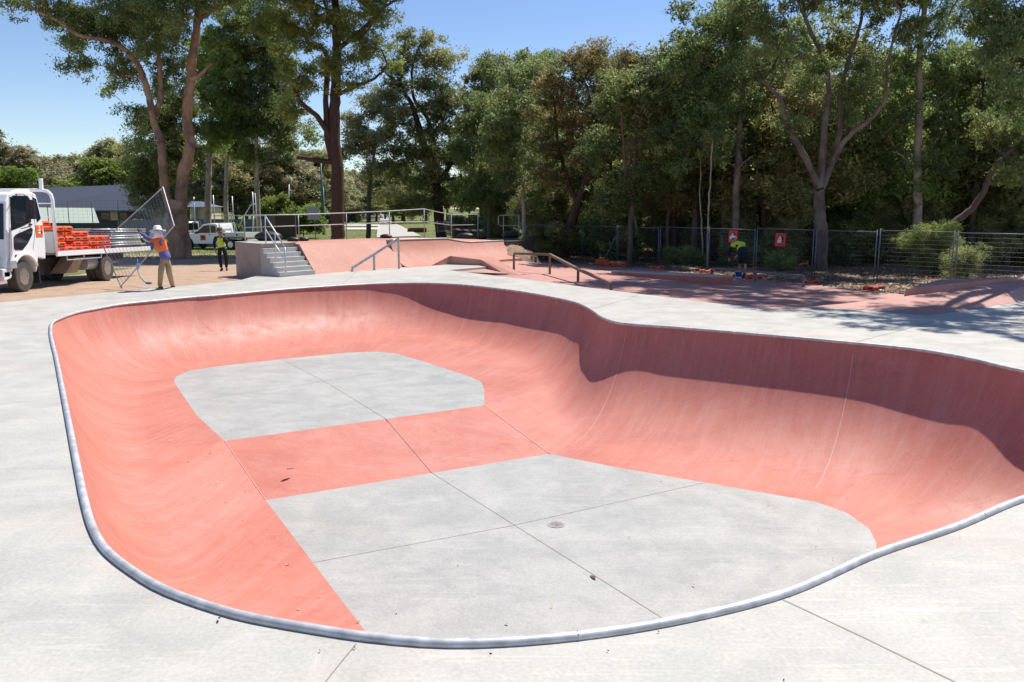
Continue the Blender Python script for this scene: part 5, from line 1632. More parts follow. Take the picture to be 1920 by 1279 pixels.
# boundary fences
def sheet_fence(label, x0, x1, yt, Y_, mat, Y2=None, yt2=None):
    Y2 = Y2 or Y_; yt2 = yt2 or yt
    a, b = gpt(x0, Y_), gpt(x1, Y2); za, zb = D(x0, yt, Y_).z, D(x1, yt2, Y2).z
    t = thing('sheet_fence', label, 'fence', a)
    m = MB(); n = max(6, int((b - a).length / .12)); vs = []
    for i in range(n + 1):
        q = a.lerp(b, i / n); off = .03 * (1 if (i // 2) % 2 else 0)
        vs += [(q.x - a.x, q.y - a.y + off, -.3), (q.x - a.x, q.y - a.y + off, za + (zb - za) * i / n - a.z)]
    m.add(vs, [(2 * i, 2 * i + 2, 2 * i + 3, 2 * i + 1) for i in range(n)])
    m.build('sheets', mat, t)
    m = MB(); m.bar((0, -.0, za - a.z), (b.x - a.x, b.y - a.y + .02, zb - a.z), .05, .05); m.build('cap_rail', mat, t)
    return t
sheet_fence('dark green sheet fence behind the load on the truck tray', 70, 252, 418.5, 80, M['fencegreen'])
sheet_fence('grey sheet fence right of the dark green one behind the held panel', 228, 312, 413, 79, M['fencegrey'])
sheet_fence('blue grey sheet fence behind the white ute', 338, 505, 411.5, 78, plain('blue grey sheet', (.10, .125, .15), .6))
# small house with cream posts
Yq = 90.0; g0 = gpt(366, Yq)
h2 = thing('cottage', 'small cream house with a hipped blue roof between the gum and the pale trunks', 'house', g0)
m = MB(); a, b, c, d = D(346, 388, Yq), D(385, 388, Yq), D(378, 378, Yq + 3), D(358, 377, Yq + 3)
e2, f2 = b + Vector((0, 6, 0)), a + Vector((0, 6, 0))
m.add([a, b, c, d, e2, f2], [(0, 1, 2, 3), (1, 4, 2), (2, 4, 5, 3), (3, 5, 0)]); m.build('roof', M['roofblue'], h2, g0)
m = MB(); m.prism([(a.x + .3, Yq + .9, g0.z - .2), (b.x - .3, Yq + .9, g0.z - .2), (b.x - .3, Yq + .9, b.z - .02), (a.x + .3, Yq + .9, a.z - .02)], (0, 4.8, 0)); m.build('wall', M['cream'], h2, g0)
for x0 in (366, 369):
    m = MB(); p0 = D(x0, 400, Yq + .3); m.box((p0.x, p0.y, (g0.z + b.z) / 2), (.22, .22, b.z - g0.z)); m.build('post', M['roofblue'], h2, g0)
# power lines
for i, (x0, y0, x1, y1, Y_, lab) in enumerate(((-60, 318, 130, 319, 120, 'upper power line in front of the far treeline at the left edge'), (-60, 324, 125, 322.5, 120, 'lower power line in front of the far treeline at the left edge'), (596, 344, 700, 347, 150, 'upper power line crossing behind the thick dark trunk'), (596, 352, 700, 354, 150, 'lower power line crossing behind the thick dark trunk'))):
    a, b = D(x0, y0, Y_), D(x1, y1, Y_)
    m = MB(); m.tube([a, a.lerp(b, .25) - Vector((0, 0, .12)), a.lerp(b, .5) - Vector((0, 0, .16)), a.lerp(b, .75) - Vector((0, 0, .12)), b], .03, 4)
    tag(m.build('power_line', M['power']), lab, 'power line', 'power lines')

# ------------------------------------------------------------------ dry leaves in the bowl and on the pavement
def bowl_z(x, y):
    i = np.argmin(np.hypot(wv[:, :, 0] - x, wv[:, :, 1] - y)); j = np.unravel_index(i, wv.shape[:2])
    return wv[j][2]
def leaf_obj(label, p, s, mat, seed, group):
    r = np.random.default_rng(seed)
    m = MB(); L = s
    vs = [(-L / 2, 0, .004), (-L * .15, L * .16, .012), (L * .25, L * .12, .010), (L / 2, 0, .016), (L * .2, -L * .13, .006), (-L * .2, -L * .15, .004), (0, 0, .002)]
    m.add(vs, [(6, 0, 5), (6, 5, 4), (6, 4, 3), (6, 3, 2), (6, 2, 1), (6, 1, 0)])
    o = m.build('fallen_leaf', mat); o.location = p; o.rotation_euler = (r.uniform(-.2, .2), r.uniform(-.2, .2), r.uniform(0, 6.28))
    return tag(o, label, 'leaf', group)
M['leafpale'] = plain('pale dry leaf', (.58, .46, .30), .8); M['leafbrown'] = plain('brown dry leaf', (.13, .07, .04), .8)
sp = [(544, 880), (463, 962), (1112, 1083)]
leaf_obj('curled dark brown leaf on the red band between the floor panels', W(544, 880, (DS + DD) / 2 + .03), .16, M['leafbrown'], 1, None)
leaf_obj('dark brown leaf on the floor joint of the deep panel', W(1112, 1083, DD + .005), .14, M['leafbrown'], 2, None)
leaf_obj('brown scrap against the near coping', W(421, 1156, 0.012) + Vector((-.02, -.03, 0)), .05, M['leafbrown'], 3, None)
rl_ = np.random.default_rng(17)
cnt_ = 0
LPX = [(440, 745), (500, 700), (520, 690), (560, 668), (420, 700), (470, 652), (650, 656), (720, 668), (360, 690), (330, 745), (345, 830), (352, 868), (300, 742), (322, 827), (430, 980), (490, 990), (560, 1144), (672, 1168), (1534, 995), (1530, 1028), (1562, 1050), (1588, 938), (810, 884), (905, 800), (470, 905), (950, 1172), (1035, 1140), (280, 760), (390, 668), (610, 640), (310, 765), (296, 700), (255, 690), (375, 655), (450, 690), (485, 712), (338, 775), (372, 800), (395, 850), (408, 905), (425, 940), (455, 975), (515, 1010), (540, 1060), (600, 1120), (1240, 905), (1440, 950), (1180, 1010), (860, 1060), (745, 1150), (1300, 1100), (930, 690), (1010, 770)]
for i, (px, py) in enumerate(LPX):
    z = DD if py > 860 else DS
    q = W(px, py, z)
    for _ in range(6):
        if in_poly(np.array([q.x]), np.array([q.y]), [(a_[0], a_[1]) for a_ in fl])[0]: break
        z = bowl_z(q.x, q.y); q = W(px, py, z)
    q.z += .012
    if 421 < px < 1030 and 765 < py < 935: q = W(px, py, (DS + DD) / 2); q.z += .05
    leaf_obj('small pale dry leaf lying in the bowl', q, rl_.uniform(.025, .062), M['leafpale'], 100 + i, 'pale dry leaves scattered in the bowl')
for i, (px, py) in enumerate([(600, 1222), (665, 1216), (920, 1228), (395, 1140), (1235, 1186), (1140, 1222), (1470, 1278), (1800, 1010)]):
    leaf_obj('tiny brown leaf scrap on the near pavement', W(px, py, .004), rl_.uniform(.014, .026), M['leafbrown'], 300 + i, 'leaf scraps on the near pavement')

# leaf litter and bark chips on the mulch
rg_ = np.random.default_rng(23)
N = 26000
pxs_ = rg_.uniform(960, 2000, N); Yl = 25 + 40 * rg_.random(N) ** 1.6
xl = (pxs_ - CX) / F * Yl
pk = in_poly(xl, Yl, park)
xl, Yl = xl[~pk], Yl[~pk]
zl = G0(xl, Yl) + .10 * np.maximum(0, np.sin(xl * 1.3 + 1) * np.sin(Yl * 1.1)) * (Yl < 60) * (xl > 2)
N = len(xl)
p_ = np.stack([xl, Yl, zl + .03], 1)
a_ = rg_.normal(size=(N, 3)); a_[:, 2] *= .35; a_ /= np.linalg.norm(a_, axis=1, keepdims=True)
b_ = np.cross(a_, rg_.normal(size=(N, 3)) * .4 + np.array([0, 0, 1])); b_ /= np.linalg.norm(b_, axis=1, keepdims=True)
L_ = rg_.uniform(.06, .22, (N, 1)); W_l = rg_.uniform(.03, .07, (N, 1))
v_ = np.stack([p_ - a_ * L_ / 2, p_ + b_ * W_l / 2, p_ + a_ * L_ / 2, p_ - b_ * W_l / 2], 1).reshape(-1, 3)
tag(np_mesh('leaf_litter', v_, np.arange(4 * N).reshape(N, 4), M['litterleaf'], tint=rg_.random(N)), 'brown leaf litter and bark chips covering the ground behind the fence', 'leaf litter', kind='stuff')
# grass
def grass_patch(n, pts_fn, name, label, hgt):
    x, y = pts_fn(n)
    N = len(x); z = G0(x, y)
    p = np.stack([x, y, z], 1)
    th_ = rg_.uniform(0, 2 * pi, N); w_ = rg_.uniform(.012, .03, N); h_ = hgt * rg_.uniform(.5, 1.3, N)
    dx = np.stack([np.cos(th_) * w_, np.sin(th_) * w_, np.zeros(N)], 1)
    top = p + np.stack([rg_.normal(0, .04, N), rg_.normal(0, .04, N), h_], 1)
    v = np.stack([p - dx, p + dx, top + dx * .3, top - dx * .3], 1).reshape(-1, 3)
    tag(np_mesh(name, v, np.arange(4 * N).reshape(N, 4), M['grassblade'], tint=rg_.random(N)), label, 'grass', kind='stuff')
def left_grass(n):
    px = rg_.uniform(-20, 900, n); y = 46 + 60 * rg_.random(n) ** 1.5
    x = (px - CX) / F * y
    return x, y
grass_patch(34000, left_grass, 'grass', 'short mown grass behind the platform and the truck', .06)
def forest_grass(n):
    px = rg_.uniform(1180, 1560, n); y = rg_.uniform(58, 84, n)
    return (px - CX) / F * y, y
grass_patch(9000, forest_grass, 'grass', 'long bright grass glimpsed between the forest stems', .35)
# ------------------------------------------------------------------ vehicles
def wheel(parent, c, r, w, side=1, rim_r=.55, dusty=True, dual=False):
    """axis along x; side = +1 faces +x"""
    x0 = c[0]
    prof = [(rim_r * r, -w / 2), (r * .94, -w / 2), (r, -w / 2 + .03), (r, w / 2 - .03), (r * .94, w / 2), (rim_r * r, w / 2)]
    m = MB(); n = 32; vs = []
    k = len(prof)
    for rr_, h in prof:
        for j in range(n):
            t = 2 * pi * j / n; vs.append((x0 + h, c[1] + rr_ * cos(t), c[2] + rr_ * sin(t)))
    m.add(vs, [(i * n + j, i * n + (j + 1) % n, ((i + 1) % k) * n + (j + 1) % n, ((i + 1) % k) * n + j) for i in range(k) for j in range(n)])
    wh = thing('wheel', None, None); wh.parent = parent
    ty = m.build('tyre', M['tyredust' if dusty else 'rubber'], wh, smooth=True)
    m = MB(); R = rim_r * r
    s = side
    prof = [(R * 1.02, s * w * .48), (R * .93, s * w * .42), (R * .86, s * w * .18), (R * .5, s * w * .30), (R * .46, s * w * .42), (R * .16, s * w * .46), (R * .05, s * w * .46)]
    m.lathe(prof, (x0, c[1], c[2]), 28, 'X')
    rim = m.build('rim', M['chrome'], wh, smooth=True)
    m = MB()
    for j in range(8):
        t = 2 * pi * j / 8
        m.lathe([(R * .15, s * w * .22), (R * .15, s * w * .285)], (x0, c[1] + R * .68 * cos(t), c[2] + R * .68 * sin(t)), 10, 'X')
    m.build('hole', M['chassis'], wh)
    return wh


def poly_x(mb, pts, x0, x1):      # polygon in (y, z) extruded from x0 to x1
    mb.prism([(x0, y, z) for y, z in pts], (x1 - x0, 0, 0)); return mb


q = W(50, 546.5, -.02)
TX, TY = q.x, q.y
truck = thing('flatbed_truck', 'white flatbed truck loaded with orange fence blocks and steel panels', 'truck', (TX, TY, G(TX, TY) + .005))
PITCH = -atan(.021)
truck.rotation_euler = (PITCH, 0, 0)
TW = 2.25


def tl(px, py, x=0.0):           # pixel on the side of the truck -> local (y, z)
    q = AX(px, py, TX + x)
    y = q.y - TY; z = q.z - truck.location.z
    return (y * cos(PITCH) + z * sin(PITCH), -y * sin(PITCH) + z * cos(PITCH))


R_W = .43
arch = [(R_W * 1.36 * cos(t), .43 + R_W * 1.36 * sin(t)) for t in np.linspace(.12, pi - .25, 10)]
FY = tl(12.5, 400)[0]
prof = [tl(86, 486)] + [(.70, .92)] + [(y, z) for y, z in arch if z > .5] + [(-.62, .62), (FY - .16, .60), (FY - .20, .75), (FY - .14, 1.42), (FY + .02, 2.46), (FY + .14, 2.66), (FY + .36, 2.72), tl(60, 360), tl(67, 364), tl(70.5, 374), tl(78, 408), tl(84, 440), tl(86, 470)]
m = poly_x(MB(), prof, 0.0, -TW)
cab = m.build('cab', M['white'], truck, bevel=.05, seg=3)
# cab fittings on the visible side
def side_patch(name, pts, mat, off=.006, parent=truck, thick=.01, bevel=0):
    m = MB(); m.prism([(off - thick, y, z) for y, z in pts], (thick, 0, 0)); return m.build(name, mat, parent, bevel=bevel)
win = [tl(22, 431), tl(20, 372), tl(27, 368.5), tl(50, 369), tl(55, 377), tl(56.5, 414), tl(44, 422)]
sw = side_patch('side_window', win, M['glass'], .012)
side_patch('window_rubber', [(y + (y - .0) * .03 + (.03 if i in (3, 4, 5) else -.03), z + (.03 if i in (1, 2, 3, 4) else -.03)) for i, (y, z) in enumerate(win)], M['black'], .005)
side_patch('quarter_window', [tl(25, 445), tl(29, 440), tl(58, 427), tl(61, 430), tl(60, 440), tl(52, 456), tl(42, 469), tl(28, 469), tl(25.5, 463)], M['glass'], .010)
side_patch('rear_window', [tl(60.5, 370), tl(67, 373), tl(76, 410), tl(69, 417), tl(66, 395)], M['glass'], .010)
m = MB()
for a, b in ((tl(17, 366), tl(17, 490)), (tl(60, 366), tl(66, 428)), (tl(66, 428), tl(62, 468)), (tl(17, 490), tl(36, 490))):
    m.bar((.003, a[0], a[1]), (.003, b[0], b[1]), .010, .008)
m.build('door_seam', M['fencesteel'], truck)
m = MB(); a = tl(56, 421); m.box((.018, a[0], a[1]), (.02, .16, .04)); m.build('door_handle', M['black'], truck, bevel=.005)
sq = [tl(66, 422.5), tl(79, 422.5), tl(80, 444), tl(67.5, 444)]
sg = side_patch('door_sign', sq, M['orangesign'], .012)
cy, cz = sum(p_[0] for p_ in sq) / 4, sum(p_[1] for p_ in sq) / 4
for i, (z0, hw) in enumerate(((.115, .03), (.035, .055), (-.045, .08))):
    m = MB(); m.prism([(.016, cy - hw, cz + z0 - .025), (.016, cy + hw, cz + z0 - .02), (.016, cy + hw * .8, cz + z0 + .025), (.016, cy - hw * .8, cz + z0 + .02)], (.003, 0, 0)); m.build('sign_mark', M['whitepl'], sg)
m = MB(); m.prism([(.016, cy + .05, cz + .02), (.016, cy + .14, cz - .02), (.016, cy + .13, cz - .07), (.016, cy + .05, cz - .06)], (.003, 0, 0)); m.build('sign_patch', M['navy'], sg)
m = MB(); a = tl(30, 481); m.add([(.012, a[0] - .07, a[1] + .04), (.012, a[0] - .03, a[1] + .055), (.012, a[0] + .0, a[1] + .04), (.012, a[0] + .03, a[1] + .055), (.012, a[0] + .07, a[1] + .04), (.012, a[0], a[1] - .07)], [(0, 1, 2, 5), (2, 3, 4, 5)]); m.build('side_lamp', M['redlens'], truck)
# windscreen and front
m = MB(); m.prism([(-.05, FY - .13, 1.46), (-TW + .05, FY - .13, 1.46), (-TW + .07, FY + .005, 2.40), (-.07, FY + .005, 2.40)], (0, -.03, -.006)); m.build('windscreen', M['glass'], truck, bevel=.01)
m = MB(); m.box((-TW / 2, FY - .185, 1.12), (TW - .8, .03, .28)); m.build('grille', M['black'], truck, bevel=.01)
for x in (-.28, -TW + .28):
    m = MB(); m.box((x, FY - .20, .86), (.34, .05, .2)); m.build('headlight', M['reflect'], truck, bevel=.02)
m = MB(); m.box((-TW / 2, FY - .24, .56), (TW + .02, .34, .24)); m.build('bumper', M['offwhite'], truck, bevel=.03)
bb_ = MB(); bb_.prism([(.03, -1.80, .25), (.03, -1.46, .30), (.03, -1.40, 1.1), (.03, -1.55, 1.3), (.03, -1.66, 1.25)], (-.06, 0, 0)); bb_.prism([(-TW, -1.80, .25), (-TW, -1.46, .30), (-TW, -1.40, 1.1), (-TW, -1.55, 1.3), (-TW, -1.66, 1.25)], (.06, 0, 0))
bb_.tube([(0, -1.6, 1.2), (-TW, -1.6, 1.2)], .04, 8); bb_.tube([(0, -1.62, .9), (-TW, -1.62, .9)], .035, 8); bb_.box((-TW / 2, -1.66, .52), (TW, .10, .38))
bb_.build('bull_bar', M['galv'], truck)
m = MB(); a = tl(20, 496); m.box((-.05, a[0], a[1]), (.28, .30, .22)); m.build('step_box', M['galv'], truck, bevel=.02)
m = MB(); m.prism([(.01, -.98, .62), (.01, -.66, .62), (.01, -.60, .50), (.01, -.66, .42), (.01, -.98, .34)], (-.5, 0, 0)); m.build('lower_step', M['white'], truck, bevel=.03)
# wheel arch trim
m = MB(); pts = [(.02, .43 * 0 + R_W * 1.42 * cos(t), .43 + R_W * 1.42 * sin(t)) for t in np.linspace(.45, pi - .5, 12)]; m.tube(pts, .05, 8); m.build('arch_trim', M['white'], truck, smooth='all')
# mirrors
def mirror(parent):
    mr = thing('mirror', None, None); mr.parent = parent
    ap, bp_ = tl(27, 366), tl(55, 426)
    m = MB(); m.tube([(.02, tl(29, 367)[0], tl(29, 366)[1]), (.20, tl(30, 366, .2)[0], tl(30, 364, .2)[1]), (.36, tl(44, 366, .36)[0], tl(44, 364, .36)[1]), (.40, tl(54, 375, .4)[0], tl(54, 372, .4)[1]), (.40, tl(54.5, 400, .4)[0], tl(54.5, 424, .4)[1]), (.22, tl(46, 427, .2)[0], tl(46, 427, .2)[1]), (.02, tl(38, 429)[0], tl(38, 429)[1])], .014, 6)
    m.build('arm', M['black'], mr, smooth='all')
    y, z = tl(58, 393, .42)
    m = MB(); m.box((.42, y, z), (.24, .10, .52)); m.build('housing', M['black'], mr, bevel=.03)
    y, z = tl(39, 412, .3)
    m = MB(); m.box((.28, y, z), (.26, .09, .15)); m.build('small_housing', M['black'], mr, bevel=.03)
mirror(truck)
wheel(truck, (-.15, 0, R_W), R_W, .27, 1)
wheel(truck, (-TW + .15, 0, R_W), R_W, .27, -1)
yr = tl(204, 510)[0]
for x, s in ((-.15, 1), (-.44, 1), (-TW + .15, -1), (-TW + .44, -1)):
    wheel(truck, (x, yr, R_W), R_W, .26, s)
m = MB()
for x in (-.72, -TW + .72): m.box((x, 3.2, .74), (.10, 8.2, .22))
for y in (1.4, 3.0, yr, 6.2): m.box((-TW / 2, y, .70), (1.1, .1, .16))
m.box((-TW / 2, 1.0, .62), (1.3, 1.6, .5)); m.box((-TW / 2, yr, .44), (TW - .6, .14, .16))
m.build('chassis', M['chassis'], truck)
m = MB(); m.prism([(-.25, tl(139, 513)[0], .36), (-.25, tl(160, 513)[0], .36), (-.12, tl(166, 490)[0], .84), (-.12, tl(150, 490)[0], .84)], (-.5, 0, 0)); m.build('tool_box', M['timber'], truck, bevel=.02)
m = MB(); m.lathe([(.22, -.35), (.22, .35)], (-.35, tl(184, 507)[0], .62), 18, 'Y'); m.build('air_tank', M['galv'], truck, smooth=True)
m = MB(); m.box((-.3, .78, .55), (.5, .05, .72)); m.box((-.3, .70, .78), (.3, .25, .2)); m.build('mud_flap', M['black'], truck)
# tray
ty0, ty1 = tl(107, 479)[0], tl(281, 474)[0]
TZ_ = 1.05
tr = thing('tray', None, None); tr.parent = truck
m = MB(); m.box((-TW / 2, (ty0 + ty1) / 2, TZ_ - .05), (TW - .04, ty1 - ty0, .08)); m.build('floor', M['timber'], tr)
m = MB(); m.box((.0, (ty0 + ty1) / 2, TZ_ - .06), (.06, ty1 - ty0 + .04, .15)); m.box((-TW, (ty0 + ty1) / 2, TZ_ - .06), (.06, ty1 - ty0 + .04, .15)); m.box((-TW / 2, ty1, TZ_ - .06), (TW - .07, .06, .15)); m.build('side_rail', M['white'], tr, bevel=.01)
m = MB(); m.tube([(.02, ty0 + .5, TZ_ - .26), (.02, ty0 + 2.6, TZ_ - .26)], .02, 6)
for y in (ty0 + .5, ty0 + 1.5, ty0 + 2.6): m.tube([(.02, y, TZ_ - .12), (.02, y, TZ_ - .26)], .018, 6)
m.build('rope_rail', M['galv'], tr)
hb = thing('headboard', None, None); hb.parent = truck
zt_ = tl(100, 357)[1]
m = MB()
yb_ = ty0 - .02
cr_ = [(-.0, yb_, TZ_), (0, yb_, zt_ - .28), (-.04, yb_, zt_ - .12), (-.14, yb_, zt_ - .03), (-.3, yb_, zt_), (-TW + .3, yb_, zt_), (-TW + .14, yb_, zt_ - .03), (-TW + .04, yb_, zt_ - .12), (-TW, yb_, zt_ - .28), (-TW, yb_, TZ_)]
m.tube(cr_, .05, 10); m.build('hoop', M['white'], hb, smooth='all')
m = MB()
for z in (zt_ - .38, zt_ - .78): m.tube([(0, yb_, z), (-TW, yb_, z)], .018, 6)
m.build('cross_bar', M['white'], hb)
m = MB(); m.box((-TW / 2, yb_, TZ_ + .28), (TW - .1, .05, .62)); m.build('panel', M['offwhite'], hb, bevel=.01)
m = MB(); m.box((-.30, yb_, zt_ + .16), (.09, .09, .36)); m.build('stub', M['white'], hb, bevel=.01)
m = MB(); m.prism([(-.25, .15, 2.72), (-.05, .45, 2.72), (-.05, .62, 2.78), (-.3, .6, 2.80)], (-.05, 0, .05)); m.build('roof_horn', M['offwhite'], truck)

# the load: orange fence blocks stacked on the tray (things of their own, standing on the tray)
def on_tray(y, x, z):
    return Vector((TX + x, TY + y * cos(PITCH) - z * sin(PITCH), truck.location.z + y * sin(PITCH) + z * cos(PITCH)))
ld_proto = None
colsx = [(-.36, 'near'), (-1.02, 'far')]
ORD = ['bottom', 'second', 'third', 'fourth', 'fifth', 'sixth']
ystart = tl(112, 470)[0]; yend = tl(212, 470)[0]
ncol = 7; stepy = (yend - ystart) / ncol
heights = [5, 5, 4, 4, 3, 3, 3]
PLACE = ['against the headboard', 'second from the headboard', 'third from the headboard', 'fourth from the headboard', 'fifth from the headboard', 'next to last towards the panels', 'last towards the panels']
for ci in range(ncol):
    for ri, (x, side) in enumerate(colsx):
        for lv in range(heights[ci] + (1 if ri and ci < 2 else 0)):
            y = ystart + (ci + .5) * stepy
            rjit = np.random.default_rng(ci * 100 + ri * 10 + lv)
            lab = f'{ORD[lv]} orange block of the {side} row stack {PLACE[ci]}'
            if ld_proto is None:
                o = ld_proto = thing('fence_block', lab, 'fence block', (0, 0, 0), 0, 'orange fence blocks stacked on the truck tray')
                b_ = foot_mesh().build('block', M['orange'], o, bevel=.02)
                for s in (-1, 1): MB().box((s * .315, 0, .075), (.006, .13, .04)).build('hand_grip', M['chassis'], o)
            else:
                o = copy_tree(ld_proto)
            o.location = on_tray(y + rjit.normal(0, .012), x + rjit.normal(0, .012), TZ_ + .002 + lv * .152)
            o.rotation_euler = (PITCH, 0, rjit.normal(0, .02))
            o.scale = (1, stepy / .26, 1)
            tag(o, lab)
# panels lying flat on the rear of the tray
lp_proto = None
pl_names = ['lowest', 'second', 'third', 'fourth', 'fifth', 'sixth', 'seventh', 'topmost']
y0_, y1_ = tl(213, 460)[0], tl(277, 460)[0]
for i in range(8):
    lab = f'{pl_names[i]} steel fence panel of the flat pile on the truck tray'
    if lp_proto is None:
        o = lp_proto = thing('temporary_fence', lab, 'fence', (0, 0, 0), 0, 'steel fence panels piled on the truck tray')
        mm = MB(); L_, W2 = y1_ - y0_, TW - .2
        for x in (0, -W2): mm.tube([(x, 0, 0), (x, L_, 0)], .024, 6)
        for y in (0, L_): mm.tube([(0, y, 0), (-W2, y, 0)], .022, 6)
        mm.build('frame', M['galv'], o, smooth='all')
        mm = MB()
        for k in range(1, 14): mm.tube([(-W2 * k / 14, 0, .0), (-W2 * k / 14, L_, .0)], .003, 3, cap=False)
        for k in range(1, 12): mm.tube([(0, L_ * k / 12, .003), (-W2, L_ * k / 12, .003)], .003, 3, cap=False)
        mm.build('wire_mesh', M['wire'], o)
    else:
        o = copy_tree(lp_proto)
    rj = np.random.default_rng(i + 40)
    o.location = on_tray(y0_ + rj.normal(0, .03), -.06 + rj.normal(0, .012), TZ_ + .12 + i * .075)
    o.rotation_euler = (PITCH, 0, rj.normal(0, .006)); tag(o, lab)
o = MB()
for y in (y0_ + .3, y1_ - .3): o.box((0, y - y0_, 0), (TW - .2, .09, .10))
oo = thing('timber_bearer', 'timber bearers under the pile of steel panels on the truck tray', 'timber', on_tray(y0_, -TW / 2, TZ_ + .05)); oo.rotation_euler = (PITCH, 0, 0)
for y in (.3, y1_ - y0_ - .3):
    MB().box((0, y, 0), (TW - .2, .09, .10)).build('bearer', M['timber'], oo)
# blue ratchet strap hanging down and trailing on the dirt
Yst = TY + .9
a = D(258, 476, Yst + 5.0)
P = [D(258, 492, 25.4), D(258.5, 508, 25.2), D(262, 519, 25.0), D(270, 528, 24.6), D(279, 532, 24.3)]
for i_ in (2, 3, 4): P[i_].z = max(P[i_].z, G(P[i_].x, P[i_].y) + .03)
st = thing('ratchet_strap', 'blue ratchet strap hanging from the tray corner and trailing onto the dirt', 'strap', P[-1])
mm = MB(); mm.tube([D(257.5, 486, 25.5), P[0], P[1]], .018, 6); mm.build('webbing', M['strap'], st, P[-1])
mm = MB(); mm.tube(P[1:], .014, 6); mm.build('tail', M['fencesteel'], st, P[-1])
mm = MB(); mm.ball(P[-1] + Vector((0, 0, .02)), (.10, .07, .04)); mm.build('coil', M['strap'], st, P[-1], smooth='all')
mm = MB(); mm.box(P[0] + Vector((0, 0, -.12)), (.09, .06, .16)); mm.build('ratchet', M['galv'], st, P[-1])

# ------------------------------------------------------------------ the panel carried by the worker
A_, B_, C_, D_ = D(306, 351, 24.9), D(326.5, 423, 23.75), D(226.5, 537, 23.55), D(190.5, 455, 24.7)
C_.z = max(C_.z, G(C_.x, C_.y) + .02)
D_ = A_ + (C_ - B_) * 1.0
D_ = D(190.5, 455, 24.7)
hp2 = thing('temporary_fence', 'steel mesh fence panel tilted up on its corner in the hands of the worker', 'fence', C_)
mm = MB(); mm.tube([A_, B_, C_, D_], .020, 8, closed=True)
e_ = (B_ - C_).normalized()
mm.tube([C_, C_ + (C_ - D_).normalized() * .08], .024, 8)
mm.build('frame', M['railsteel'], hp2, C_, smooth=False)
mm = MB()
for k in range(1, 20): mm.tube([A_.lerp(B_, k / 20), D_.lerp(C_, k / 20)], .0025, 3, cap=False)
for k in range(1, 22): mm.tube([A_.lerp(D_, k / 22), B_.lerp(C_, k / 22)], .004, 3, cap=False)
mm.build('wire_mesh', M['railsteel'], hp2, C_)

